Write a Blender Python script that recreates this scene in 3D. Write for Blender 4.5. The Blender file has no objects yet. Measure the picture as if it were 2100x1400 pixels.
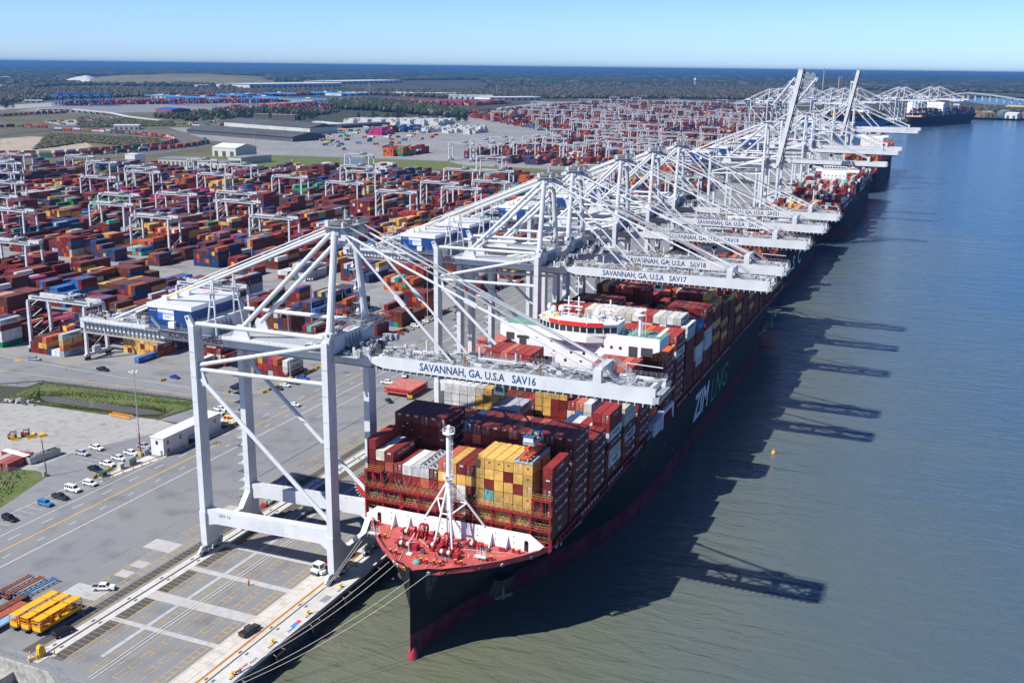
import bpy, math, random
from mathutils import Vector, Matrix
R = math.radians
scene = bpy.context.scene

# ------------------------------------------------------------------ camera
cam_d = bpy.data.cameras.new("camera"); cam_o = bpy.data.objects.new("camera", cam_d)
scene.collection.objects.link(cam_o); scene.camera = cam_o
cam_d.sensor_width = 36.0; cam_d.lens = 36.0 * 2150 / 2100
cam_d.clip_start = 1.0; cam_d.clip_end = 200000.0
CX, CY, CZ = [(0.9200163, 0.3917176, 0.0112857), (-0.10924, 0.2286988, 0.9673487), (0.3763465, -0.8912094, 0.2531979)]
cam_o.matrix_world = Matrix(((CX[0], CY[0], CZ[0], 0), (CX[1], CY[1], CZ[1], 0), (CX[2], CY[2], CZ[2], 134.0), (0, 0, 0, 1)))
scene.render.resolution_x = 1024; scene.render.resolution_y = 682

# ------------------------------------------------------------------ sky, sun, exposure
SUN_TO = Vector((-35.0, -46.5, 66.4)).normalized()
world = bpy.data.worlds.new("World"); scene.world = world; world.use_nodes = True
wn = world.node_tree; bg = wn.nodes['Background']
sky = wn.nodes.new('ShaderNodeTexSky'); sky.sky_type = 'NISHITA'; sky.sun_disc = False
sky.sun_elevation = math.asin(SUN_TO.z); sky.sun_rotation = math.atan2(SUN_TO.x, SUN_TO.y)
sky.altitude = 0; sky.air_density = 1.0; sky.dust_density = 0.25; sky.ozone_density = 3.5
tint = wn.nodes.new('ShaderNodeMix'); tint.data_type = 'RGBA'; tint.blend_type = 'MULTIPLY'; tint.inputs[0].default_value = 1.0; tint.inputs[7].default_value = (0.60, 0.86, 1.46, 1)
wn.links.new(sky.outputs[0], tint.inputs[6]); wn.links.new(tint.outputs[2], bg.inputs[0])
# thicker bright air low over the horizon
wtc = wn.nodes.new('ShaderNodeTexCoord'); wsep = wn.nodes.new('ShaderNodeSeparateXYZ'); wn.links.new(wtc.outputs['Generated'], wsep.inputs[0])
wmr = wn.nodes.new('ShaderNodeMapRange'); wmr.interpolation_type = 'SMOOTHSTEP'; wmr.inputs[1].default_value = 0.0; wmr.inputs[2].default_value = 0.22
wmr.inputs[3].default_value = 0.108; wmr.inputs[4].default_value = 0.05
wn.links.new(wsep.outputs[2], wmr.inputs[0]); wn.links.new(wmr.outputs[0], bg.inputs[1])
sun_d = bpy.data.lights.new("sun", 'SUN'); sun_o = bpy.data.objects.new("sun", sun_d)
scene.collection.objects.link(sun_o); sun_d.energy = 5.0; sun_d.angle = R(0.5); sun_d.color = (1.0, 0.955, 0.88)
sun_o.rotation_euler = SUN_TO.to_track_quat('Z', 'Y').to_euler(); sun_o.location = (0, 0, 400)
scene.view_settings.view_transform = 'Standard'; scene.view_settings.look = 'None'
scene.view_settings.exposure = 0.45; scene.view_settings.gamma = 1.0; scene.view_settings.use_curve_mapping = False

rnd = random.Random(7)
COL = scene.collection

# ------------------------------------------------------------------ materials
MATS = {}
def mat(name, color, rough=0.6, metal=0.0, noise=0.12, scale=0.6, bump=0.0, bscale=20.0, spec=0.4, stain=None, stain_amt=0.0, stain_scale=0.3):
    if name in MATS: return MATS[name]
    m = bpy.data.materials.new(name); m.use_nodes = True; nt = m.node_tree; b = nt.nodes['Principled BSDF']
    b.inputs['Roughness'].default_value = rough; b.inputs['Metallic'].default_value = metal
    b.inputs['Specular IOR Level'].default_value = spec
    tc = nt.nodes.new('ShaderNodeTexCoord')
    def nz(sc, det=4.0):
        n = nt.nodes.new('ShaderNodeTexNoise'); n.inputs['Scale'].default_value = sc; n.inputs['Detail'].default_value = det
        nt.links.new(tc.outputs['Object'], n.inputs['Vector']); return n
    c = (*color, 1)
    n1 = nz(scale)
    ramp = nt.nodes.new('ShaderNodeMapRange'); ramp.inputs[1].default_value = 0.3; ramp.inputs[2].default_value = 0.7
    ramp.inputs[3].default_value = 1 - noise; ramp.inputs[4].default_value = 1 + noise
    nt.links.new(n1.outputs[0], ramp.inputs[0])
    mul = nt.nodes.new('ShaderNodeVectorMath'); mul.operation = 'SCALE'; mul.inputs[0].default_value = color
    nt.links.new(ramp.outputs[0], mul.inputs['Scale'])
    out = mul.outputs[0]
    if stain:
        n2 = nz(stain_scale, 6.0); mr = nt.nodes.new('ShaderNodeMapRange'); mr.inputs[1].default_value = 0.5; mr.inputs[2].default_value = 0.72
        mr.inputs[3].default_value = 0; mr.inputs[4].default_value = stain_amt
        nt.links.new(n2.outputs[0], mr.inputs[0])
        mx = nt.nodes.new('ShaderNodeMix'); mx.data_type = 'RGBA'
        nt.links.new(mr.outputs[0], mx.inputs[0]); nt.links.new(out, mx.inputs[6]); mx.inputs[7].default_value = (*stain, 1)
        out = mx.outputs[2]
    nt.links.new(out, b.inputs['Base Color'])
    if bump > 0:
        n3 = nz(bscale); bp = nt.nodes.new('ShaderNodeBump'); bp.inputs['Strength'].default_value = bump
        nt.links.new(n3.outputs[0], bp.inputs['Height']); nt.links.new(bp.outputs[0], b.inputs['Normal'])
    MATS[name] = m; return m

def mat_objcolor(name, rough=0.5, rust=0.35, fade=0.25):
    """paint whose colour is the object's own colour, with rust and sun-bleached patches"""
    if name in MATS: return MATS[name]
    m = bpy.data.materials.new(name); m.use_nodes = True; nt = m.node_tree; b = nt.nodes['Principled BSDF']
    b.inputs['Roughness'].default_value = rough
    oi = nt.nodes.new('ShaderNodeObjectInfo'); tc = nt.nodes.new('ShaderNodeTexCoord')
    addv = nt.nodes.new('ShaderNodeVectorMath'); addv.operation = 'ADD'
    sc = nt.nodes.new('ShaderNodeVectorMath'); sc.operation = 'SCALE'; sc.inputs['Scale'].default_value = 0.37
    nt.links.new(oi.outputs['Location'], sc.inputs[0])
    nt.links.new(tc.outputs['Object'], addv.inputs[0]); nt.links.new(sc.outputs[0], addv.inputs[1])
    n = nt.nodes.new('ShaderNodeTexNoise'); n.inputs['Scale'].default_value = 0.55; n.inputs['Detail'].default_value = 5
    nt.links.new(addv.outputs[0], n.inputs['Vector'])
    mr = nt.nodes.new('ShaderNodeMapRange'); mr.inputs[1].default_value = .3; mr.inputs[2].default_value = .7
    mr.inputs[3].default_value = 1 - fade; mr.inputs[4].default_value = 1 + fade
    nt.links.new(n.outputs[0], mr.inputs[0])
    mul = nt.nodes.new('ShaderNodeVectorMath'); mul.operation = 'SCALE'
    nt.links.new(oi.outputs['Color'], mul.inputs[0]); nt.links.new(mr.outputs[0], mul.inputs['Scale'])
    out = mul.outputs[0]
    if rust > 0:
        n2 = nt.nodes.new('ShaderNodeTexNoise'); n2.inputs['Scale'].default_value = 1.3; n2.inputs['Detail'].default_value = 8
        n2.inputs['Roughness'].default_value = 0.7
        nt.links.new(addv.outputs[0], n2.inputs['Vector'])
        m2 = nt.nodes.new('ShaderNodeMapRange'); m2.inputs[1].default_value = .60; m2.inputs[2].default_value = .72; m2.inputs[4].default_value = rust
        nt.links.new(n2.outputs[0], m2.inputs[0])
        mx = nt.nodes.new('ShaderNodeMix'); mx.data_type = 'RGBA'; nt.links.new(m2.outputs[0], mx.inputs[0])
        nt.links.new(out, mx.inputs[6]); mx.inputs[7].default_value = (.17, .07, .035, 1); out = mx.outputs[2]
    nt.links.new(out, b.inputs['Base Color']); MATS[name] = m; return m

WHITE = mat('crane_white_paint', (.60, .625, .65), .45, noise=.06, scale=.15, stain=(.45, .44, .42), stain_amt=.35, stain_scale=.25)
GREY = mat('galvanised_grey', (.36, .38, .40), .55, noise=.3, scale=2.5)
DGREY = mat('dark_grey_steel', (.08, .085, .09), .6, noise=.3, scale=1.5)
BLACK = mat('black_rubber', (.015, .015, .016), .75)
BLUE = mat('machine_house_blue', (.012, .055, .22), .45, noise=.12, scale=.3)
ROOFW = mat('white_roof_sheet', (.80, .82, .83), .5, noise=.05, scale=.5)
GLASS = mat('dark_glass', (.015, .02, .025), .12, spec=.8)
LETTER = mat('navy_lettering', (.02, .06, .16), .6, noise=0)
LRED = mat('red_lettering', (.45, .02, .03), .6, noise=0)
LWHITE = mat('white_lettering', (.75, .76, .77), .6, noise=0)
LGREY = mat('light_lettering', (.55, .57, .58), .6, noise=.1)
YELLOW = mat('safety_yellow', (.70, .42, .03), .55, noise=.15, scale=2, stain=(.3, .16, .04), stain_amt=.4, stain_scale=1.5)
REDP = mat('red_paint', (.42, .02, .015), .5, noise=.15, scale=1)
PAINT = mat_objcolor('container_paint', .55, .45, .2)
CARP = mat_objcolor('vehicle_paint', .25, 0, .03)

# ------------------------------------------------------------------ mesh builder
class MB:
    def __init__(s): s.v = []; s.f = []; s.m = []; s.mats = []
    def mi(s, m):
        if m not in s.mats: s.mats.append(m)
        return s.mats.index(m)
    def poly(s, pts, m):
        i = len(s.v); s.v += [tuple(p) for p in pts]; s.f.append(tuple(range(i, i + len(pts)))); s.m.append(s.mi(m))
    def hexa(s, c, m):
        i = len(s.v); s.v += [tuple(p) for p in c]; k = s.mi(m)
        for q in ((0, 3, 2, 1), (4, 5, 6, 7), (0, 1, 5, 4), (1, 2, 6, 5), (2, 3, 7, 6), (3, 0, 4, 7)):
            s.f.append(tuple(i + a for a in q)); s.m.append(k)
    def boxr(s, x0, x1, y0, y1, z0, z1, m):
        s.hexa([(x0, y0, z0), (x1, y0, z0), (x1, y1, z0), (x0, y1, z0), (x0, y0, z1), (x1, y0, z1), (x1, y1, z1), (x0, y1, z1)], m)
    def box(s, cx, cy, cz, sx, sy, sz, m): s.boxr(cx - sx / 2, cx + sx / 2, cy - sy / 2, cy + sy / 2, cz - sz / 2, cz + sz / 2, m)
    def beam(s, p, q, w, h, m, w2=None, h2=None):
        p = Vector(p); q = Vector(q); d = (q - p).normalized()
        up = Vector((0, 0, 1)) if abs(d.z) < .98 else Vector((0, 1, 0))
        a = d.cross(up).normalized(); b = a.cross(d).normalized()
        w2 = w2 or w; h2 = h2 or h
        c = [p - a * w / 2 - b * h / 2, p + a * w / 2 - b * h / 2, p + a * w / 2 + b * h / 2, p - a * w / 2 + b * h / 2,
             q - a * w2 / 2 - b * h2 / 2, q + a * w2 / 2 - b * h2 / 2, q + a * w2 / 2 + b * h2 / 2, q - a * w2 / 2 + b * h2 / 2]
        s.hexa(c, m)
    def tube(s, p, q, r, m, n=8, r2=None, caps=True):
        p = Vector(p); q = Vector(q); d = (q - p).normalized(); r2 = r if r2 is None else r2
        up = Vector((0, 0, 1)) if abs(d.z) < .98 else Vector((0, 1, 0))
        a = d.cross(up).normalized(); b = a.cross(d).normalized(); i = len(s.v); k = s.mi(m)
        for c, rr in ((p, r), (q, r2)):
            for j in range(n):
                t = 2 * math.pi * j / n; s.v.append(tuple(c + (a * math.cos(t) + b * math.sin(t)) * rr))
        for j in range(n):
            j2 = (j + 1) % n; s.f.append((i + j, i + j2, i + n + j2, i + n + j)); s.m.append(k)
        if caps:
            s.f.append(tuple(i + n - 1 - j for j in range(n))); s.m.append(k)
            s.f.append(tuple(i + n + j for j in range(n))); s.m.append(k)
    def path(s, pts, r, m, n=6):
        for a, b in zip(pts, pts[1:]): s.tube(a, b, r, m, n)
    def lathe(s, prof, c, m, n=10):
        i = len(s.v); k = s.mi(m)
        for r, z in prof:
            for j in range(n):
                t = 2 * math.pi * j / n; s.v.append((c[0] + r * math.cos(t), c[1] + r * math.sin(t), c[2] + z))
        for a in range(len(prof) - 1):
            for j in range(n):
                j2 = (j + 1) % n; s.f.append((i + a * n + j, i + a * n + j2, i + (a + 1) * n + j2, i + (a + 1) * n + j)); s.m.append(k)
        s.f.append(tuple(i + n - 1 - j for j in range(n))); s.m.append(k)
        e = i + (len(prof) - 1) * n; s.f.append(tuple(e + j for j in range(n))); s.m.append(k)
    def prism(s, pts, z0, z1, m, axis='z'):
        """extrude a 2-D outline; axis z: pts=(x,y); axis y: pts=(x,z) from y=z0 to z1; axis x: pts=(y,z)"""
        f = {'z': lambda p, t: (p[0], p[1], t), 'y': lambda p, t: (p[0], t, p[1]), 'x': lambda p, t: (t, p[0], p[1])}[axis]
        n = len(pts); i = len(s.v); k = s.mi(m)
        s.v += [f(p, z0) for p in pts] + [f(p, z1) for p in pts]
        s.f.append(tuple(i + n - 1 - j for j in range(n))); s.m.append(k)
        s.f.append(tuple(i + n + j for j in range(n))); s.m.append(k)
        for j in range(n):
            j2 = (j + 1) % n; s.f.append((i + j, i + j2, i + n + j2, i + n + j)); s.m.append(k)
    def rail(s, p, q, h=1.1, m=None, step=2.0, t=.045):
        m = m or GREY; p = Vector(p); q = Vector(q); L = (q - p).length; n = max(1, int(L / step))
        u = Vector((0, 0, h))
        for j in range(n + 1):
            a = p.lerp(q, j / n); s.beam(a, a + u, t, t, m)
        s.beam(p + u, q + u, t, t, m); s.beam(p + u * .55, q + u * .55, t, t, m)
    def build(s, name, parent=None, loc=None, rot=None, link=True):
        me = bpy.data.meshes.new(name); me.from_pydata(s.v, [], s.f)
        for m in s.mats: me.materials.append(m)
        me.polygons.foreach_set('material_index', s.m); me.update()
        o = bpy.data.objects.new(name, me)
        if link: COL.objects.link(o)
        if parent: o.parent = parent
        if loc is not None: o.location = loc
        if rot is not None: o.rotation_euler = (0, 0, rot) if not hasattr(rot, '__len__') else rot
        return o

def thing(name, label, cat, loc=(0, 0, 0), rz=0, group=None):
    o = bpy.data.objects.new(name, None); COL.objects.link(o); o.location = loc; o.rotation_euler = (0, 0, rz)
    o.empty_display_size = .5; o['label'] = label; o['category'] = cat
    if group: o['group'] = group
    return o
def tag(o, label=None, cat=None, group=None, kind=None):
    if label: o['label'] = label
    if cat: o['category'] = cat
    if group: o['group'] = group
    if kind: o['kind'] = kind
    return o
def struct(mb, name): return tag(mb.build(name), kind='structure')
def dup(root, loc, rz=0, label=None, group=None, scale=None, color=None):
    r = root.copy(); COL.objects.link(r); r.location = loc; r.rotation_euler = (0, 0, rz)
    if label: r['label'] = label
    if group: r['group'] = group
    if scale: r.scale = (scale,) * 3
    for ch in root.children:
        c = ch.copy(); COL.objects.link(c); c.parent = r
        if color: c.color = color
        for g in ch.children:
            d = g.copy(); COL.objects.link(d); d.parent = c
            if color: d.color = color
    return r

_txt = {}
def text_mesh(s, m, size=1.0, ext=.02, shear=0.0, bold=0.0, spacing=1.0):
    key = (s, m.name, size, shear, bold)
    if key in _txt: return _txt[key]
    cu = bpy.data.curves.new('lettering', 'FONT'); cu.body = s; cu.size = size; cu.extrude = ext; cu.align_x = 'CENTER'; cu.align_y = 'CENTER'
    cu.resolution_u = 2; cu.shear = shear; cu.offset = bold; cu.space_character = spacing
    ob = bpy.data.objects.new('lettering', cu); COL.objects.link(ob)
    bpy.context.view_layer.update()
    dg = bpy.context.evaluated_depsgraph_get()
    me = bpy.data.meshes.new_from_object(ob.evaluated_get(dg)); me.materials.clear(); me.materials.append(m)
    bpy.data.objects.remove(ob); bpy.data.curves.remove(cu)
    _txt[key] = me; return me
def text(s, m, size, loc, face='-y', parent=None, name='lettering', sx=1.0, **k):
    """face: side the writing looks towards"""
    o = bpy.data.objects.new(name, text_mesh(s, m, size, **k)); COL.objects.link(o)
    o.rotation_euler = {'-y': (R(90), 0, 0), '+x': (R(90), 0, R(90)), '-x': (R(90), 0, R(-90)), 'up': (0, 0, 0)}[face]
    o.location = loc; o.scale = (sx, 1, 1)
    if parent: o.parent = parent
    return o
_ones = ['first', 'second', 'third', 'fourth', 'fifth', 'sixth', 'seventh', 'eighth', 'ninth', 'tenth', 'eleventh', 'twelfth', 'thirteenth',
       'fourteenth', 'fifteenth', 'sixteenth', 'seventeenth', 'eighteenth', 'nineteenth']
_tens = ['twenty', 'thirty', 'forty', 'fifty', 'sixty', 'seventy', 'eighty', 'ninety']
ORD = list(_ones)
for _t in _tens: ORD += [_t[:-1] + 'ieth'] + [_t + '-' + o for o in _ones[:9]]
ORD += ['hundredth'] + ['hundred and ' + o for o in ORD[:99]]

def site(u, v):
    """ground coordinates where the camera ray through frame point (u, v) lands"""
    d = Vector(CX) * ((u - 1050) / 2150) - Vector(CY) * ((v - 700) / 2150) - Vector(CZ)
    return (-134.0 * d.x / d.z, -134.0 * d.y / d.z)

# ================================================================== THE SETTING
from mathutils.geometry import tessellate_polygon
import numpy as np
def attr_mat(name, rough=.9, noise=.25, scale=.05, attr='col', bump=None, spec=.2):
    m = bpy.data.materials.new(name); m.use_nodes = True; nt = m.node_tree; b = nt.nodes['Principled BSDF']
    b.inputs['Roughness'].default_value = rough; b.inputs['Specular IOR Level'].default_value = spec
    a = nt.nodes.new('ShaderNodeAttribute'); a.attribute_name = attr
    tc = nt.nodes.new('ShaderNodeTexCoord'); n = nt.nodes.new('ShaderNodeTexNoise'); n.inputs['Scale'].default_value = scale; n.inputs['Detail'].default_value = 5
    nt.links.new(tc.outputs['Object'], n.inputs['Vector'])
    mr = nt.nodes.new('ShaderNodeMapRange'); mr.inputs[1].default_value = .3; mr.inputs[2].default_value = .7; mr.inputs[3].default_value = 1 - noise; mr.inputs[4].default_value = 1 + noise
    nt.links.new(n.outputs[0], mr.inputs[0])
    mul = nt.nodes.new('ShaderNodeVectorMath'); mul.operation = 'SCALE'
    nt.links.new(a.outputs['Color'], mul.inputs[0]); nt.links.new(mr.outputs[0], mul.inputs['Scale'])
    nt.links.new(mul.outputs[0], b.inputs['Base Color'])
    if bump:   # vertical corrugation of container walls: ridges run up the wall, x+y picks the axis along it
        sep = nt.nodes.new('ShaderNodeSeparateXYZ'); nt.links.new(tc.outputs['Object'], sep.inputs[0])
        ad = nt.nodes.new('ShaderNodeMath'); nt.links.new(sep.outputs[0], ad.inputs[0]); nt.links.new(sep.outputs[1], ad.inputs[1])
        ml = nt.nodes.new('ShaderNodeMath'); ml.operation = 'MULTIPLY'; nt.links.new(ad.outputs[0], ml.inputs[0]); ml.inputs[1].default_value = 2 * math.pi / bump
        sn = nt.nodes.new('ShaderNodeMath'); sn.operation = 'SINE'; nt.links.new(ml.outputs[0], sn.inputs[0])
        bp = nt.nodes.new('ShaderNodeBump'); bp.inputs['Strength'].default_value = .5; bp.inputs['Distance'].default_value = .04
        nt.links.new(sn.outputs[0], bp.inputs['Height']); nt.links.new(bp.outputs[0], b.inputs['Normal'])
    return m

def ground_mat(name, base, dark, light, s1=.02, s2=.25, rough=.85, streak=None, fine=3.0):
    m = bpy.data.materials.new(name); m.use_nodes = True; nt = m.node_tree; b = nt.nodes['Principled BSDF']
    b.inputs['Roughness'].default_value = rough; b.inputs['Specular IOR Level'].default_value = .25
    tc = nt.nodes.new('ShaderNodeTexCoord')
    def nz(sc, det, vec=None, lo=.35, hi=.65):
        n = nt.nodes.new('ShaderNodeTexNoise'); n.inputs['Scale'].default_value = sc; n.inputs['Detail'].default_value = det
        nt.links.new(vec or tc.outputs['Object'], n.inputs['Vector'])
        mr = nt.nodes.new('ShaderNodeMapRange'); mr.inputs[1].default_value = lo; mr.inputs[2].default_value = hi
        nt.links.new(n.outputs[0], mr.inputs[0]); return mr.outputs[0]
    def mix(f, a, c, amt=1.0):
        x = nt.nodes.new('ShaderNodeMix'); x.data_type = 'RGBA'
        if amt != 1.0:
            k = nt.nodes.new('ShaderNodeMath'); k.operation = 'MULTIPLY'; nt.links.new(f, k.inputs[0]); k.inputs[1].default_value = amt; f = k.outputs[0]
        nt.links.new(f, x.inputs[0])
        if hasattr(a, '__len__'): x.inputs[6].default_value = (*a, 1)
        else: nt.links.new(a, x.inputs[6])
        x.inputs[7].default_value = (*c, 1); return x.outputs[2]
    c = mix(nz(s1, 6), base, light, .8)
    c = mix(nz(s2, 7, lo=.5, hi=.72), c, dark, .7)
    mp = nt.nodes.new('ShaderNodeMapping'); mp.inputs['Scale'].default_value = (1.6, .05, 1); nt.links.new(tc.outputs['Object'], mp.inputs[0])
    if streak: c = mix(nz(1.0, 5, mp.outputs[0], .55, .72), c, dark, streak)
    c = mix(nz(fine, 8, lo=.45, hi=.8), c, dark, .5)
    nt.links.new(c, b.inputs['Base Color'])
    return m

ASPH = ground_mat('asphalt', (.205, .212, .222), (.13, .134, .142), (.25, .255, .262), .015, .12, streak=.35)
ASPD = ground_mat('dark_asphalt', (.075, .078, .082), (.045, .047, .05), (.10, .10, .10), .05, .3, streak=.5)
CONC = ground_mat('concrete', (.52, .51, .48), (.36, .345, .32), (.60, .59, .57), .06, .4, streak=.4)
CONCW = ground_mat('worn_concrete', (.40, .40, .40), (.27, .27, .27), (.47, .47, .47), .08, .5, streak=.2)
YARDP = ground_mat('yard_paving', (.23, .235, .24), (.14, .14, .145), (.31, .31, .305), .012, .08, streak=.4, fine=1.0)
GRAVEL = ground_mat('pale_gravel', (.31, .31, .295), (.20, .20, .19), (.42, .415, .395), .03, .3, fine=2)
DIRT = ground_mat('bare_earth', (.36, .29, .21), (.22, .17, .12), (.46, .41, .33), .02, .1)
GRASS = ground_mat('grass_turf', (.09, .14, .035), (.05, .08, .02), (.17, .16, .08), .12, .6, .95, fine=2)
SCRUB = ground_mat('dry_scrub', (.10, .10, .055), (.05, .055, .03), (.17, .15, .09), .01, .05, .95)
LAND = ground_mat('far_land', (.045, .055, .035), (.022, .035, .02), (.10, .088, .065), .0006, .0035, .95, fine=.02)
MARKW = mat('white_road_paint', (.62, .62, .60), .7, noise=.25, scale=3)
MARKY = mat('yellow_road_paint', (.60, .36, .05), .7, noise=.35, scale=2.5)
ORANGE_RUST = mat('rusty_trench_cover', (.36, .12, .04), .8, noise=.4, scale=1.5)
STEEL = mat('rail_steel', (.10, .085, .07), .5, noise=.3, scale=1)

def sheet(name, pts, z, m, holes=(), kind='structure'):
    loops = [[Vector((p[0], p[1], 0)) for p in pts]] + [[Vector((p[0], p[1], 0)) for p in h] for h in holes]
    tris = tessellate_polygon(loops); vs = [v for l in loops for v in l]
    me = bpy.data.meshes.new(name); fs = []
    for t in tris:
        a, b, c = (vs[i] for i in t)
        fs.append(tuple(t) if (b - a).cross(c - a).z > 0 else tuple(reversed(t)))
    me.from_pydata([(v.x, v.y, z) for v in vs], [], fs); me.materials.append(m); me.update()
    o = bpy.data.objects.new(name, me); COL.objects.link(o)
    if kind: o['kind'] = kind
    return o
def rect(x0, x1, y0, y1): return [(x0, y0), (x1, y0), (x1, y1), (x0, y1)]

WZ = -5.5
DITCH = [(-354, 319), (-316, 323), (-278, 326), (-274.5, 322), (-278, 303), (-290, 301.5), (-300, 299), (-333, 297), (-349, 293), (-353, 303)]
BAY2 = [(-35.5, 5709.3), (44.8, 5157.9), (139.0, 5010.9), (245.4, 4890.1), (569.9, 4965.2), (775.9, 6820.8), (332.5, 6750.5), (28.0, 6702.2)]
COAST = [(-138, 148), (-173.3, 151.2), (-178.4, 153.8), (-193.5, 154.1), (-260, 155), (-400, 156), (-90000, 156), (-90000, 90000), (90000, 90000), (90000, 3300),
         (3000, 3450), (900, 3540), (400, 3590), (158, 3575), (20, 3560), (-62, 3370), (-218, 2960), (-398, 2480), (-440, 2350), (-138, 1950)]
sheet('ground', COAST, 0.0, LAND, [DITCH, BAY2])

# river water
wm = bpy.data.materials.new('river_water'); wm.use_nodes = True; nt = wm.node_tree; b = nt.nodes['Principled BSDF']
b.inputs['Roughness'].default_value = .16; b.inputs['IOR'].default_value = 1.42
tc = nt.nodes.new('ShaderNodeTexCoord')
n0 = nt.nodes.new('ShaderNodeTexNoise'); n0.inputs['Scale'].default_value = .006; n0.inputs['Detail'].default_value = 6; n0.inputs['Distortion'].default_value = 1.0
nt.links.new(tc.outputs['Object'], n0.inputs['Vector'])
sx_ = nt.nodes.new('ShaderNodeSeparateXYZ'); nt.links.new(tc.outputs['Object'], sx_.inputs[0])
# silty brown along the quay; farther out, blue painted in for reflected sky
def mth(op, a, b_):
    n = nt.nodes.new('ShaderNodeMath'); n.operation = op
    for k, q in enumerate((a, b_)):
        if hasattr(q, 'node'): nt.links.new(q, n.inputs[k])
        else: n.inputs[k].default_value = q
    return n.outputs[0]
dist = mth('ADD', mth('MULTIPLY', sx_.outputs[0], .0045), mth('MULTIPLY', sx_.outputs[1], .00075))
silt_sky_mix = nt.nodes.new('ShaderNodeMapRange'); nt.links.new(mth('ADD', dist, mth('MULTIPLY', n0.outputs[0], .9)), silt_sky_mix.inputs[0])
silt_sky_mix.inputs[1].default_value = .15; silt_sky_mix.inputs[2].default_value = 1.35
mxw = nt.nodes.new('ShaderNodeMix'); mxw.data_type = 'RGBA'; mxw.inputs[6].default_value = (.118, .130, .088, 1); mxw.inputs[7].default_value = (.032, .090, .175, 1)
nt.links.new(silt_sky_mix.outputs[0], mxw.inputs[0]); nt.links.new(mxw.outputs[2], b.inputs['Base Color'])
mp = nt.nodes.new('ShaderNodeMapping'); mp.inputs['Rotation'].default_value = (0, 0, R(-24)); mp.inputs['Scale'].default_value = (.22, .75, 1)
nt.links.new(tc.outputs['Object'], mp.inputs[0])
last = None
for sc, det, st, di in ((.30, 3, .9, 1.0), (1.3, 3, .8, .28), (.05, 3, .5, 2.2)):
    n = nt.nodes.new('ShaderNodeTexNoise'); n.inputs['Scale'].default_value = sc; n.inputs['Detail'].default_value = det; n.inputs['Distortion'].default_value = .6
    nt.links.new(mp.outputs[0], n.inputs['Vector'])
    bp = nt.nodes.new('ShaderNodeBump'); bp.inputs['Strength'].default_value = st; bp.inputs['Distance'].default_value = di
    nt.links.new(n.outputs[0], bp.inputs['Height'])
    if last: nt.links.new(last.outputs[0], bp.inputs['Normal'])
    last = bp
nt.links.new(last.outputs[0], b.inputs['Normal'])
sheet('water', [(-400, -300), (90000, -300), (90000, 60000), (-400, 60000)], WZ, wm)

# quay wall under the edge, with fender recesses
mb = MB()
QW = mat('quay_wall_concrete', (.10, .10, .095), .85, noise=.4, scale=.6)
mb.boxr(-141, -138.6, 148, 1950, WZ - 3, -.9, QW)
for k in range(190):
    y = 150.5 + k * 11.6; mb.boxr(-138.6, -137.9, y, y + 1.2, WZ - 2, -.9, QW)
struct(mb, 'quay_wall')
mb = MB(); mb.boxr(-150.6, -137.7, 148, 1950, -.9, .012, CONC); struct(mb, 'quay_deck')
mb = MB(); WALLC = mat('retaining_wall_concrete', (.36, .36, .33), .85, noise=.25, scale=.8, stain=(.12, .11, .09), stain_amt=.6, stain_scale=.5)
for (p, q) in zip(COAST[0:6], COAST[1:7]):
    if q[0] < -420: q = (-420, 156)
    mb.beam((p[0], p[1] - .3, -3), (q[0], q[1] - .3, -3), .6, 6.3, WALLC)
mb.boxr(-260, -189, 146, 153.4, -6, -2.4, WALLC); mb.boxr(-189, -176, 149.2, 152.9, -6, -4.8, WALLC)
struct(mb, 'retaining_wall')

# paving sheets
sheet('apron', [(-150.6, 148.7), (-173.3, 151.2), (-178.4, 153.8), (-193.5, 154.1), (-260, 155), (-262, 213), (-262, 290), (-262, 512), (-262, 1290), (-150.6, 1290)], .02, ASPH)
sheet('yard_paving', [(-262, 316), (-274, 328), (-316, 326), (-356, 322), (-420, 316), (-700, 316), (-1420, 880), (-1190, 1030), (-905, 1150), (-640, 1245), (-262, 1345)], .03, YARDP)
sheet('far_yard_paving', [(-150.6, 1290), (-262, 1345), (-640, 1290), (-690, 1385), (-1060, 1330), (-1400, 1900), (-1370, 2700), (-1560, 4000), (-1180, 4700), (-700, 4300), (-270, 2900), (-445, 2380), (-150.6, 1955)], .05, YARDP)
sheet('gravel_lot', [(-262, 213), (-262, 300), (-276, 302), (-290, 300.5), (-300, 298), (-333, 296), (-350, 291), (-420, 285), (-420, 236), (-290, 236), (-278, 243), (-268, 232)], .03, GRAVEL)
sheet('car_park', [(-260, 155.5), (-246.5, 156), (-246.5, 285), (-262, 300), (-279, 262), (-279, 246), (-268, 236), (-263, 214)], .035, ASPH)
sheet('access_road', [(-262, 302), (-262, 345), (-700, 345), (-700, 300), (-420, 295), (-356, 312), (-356, 321), (-316, 325), (-277, 328), (-272, 322), (-276, 302.3)], .04, ASPH)
sheet('verge', [(-262, 213.5), (-270, 242.5), (-277.7, 243.5), (-300, 236), (-420, 234), (-420, 156), (-261, 156)], .036, GRASS)

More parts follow.
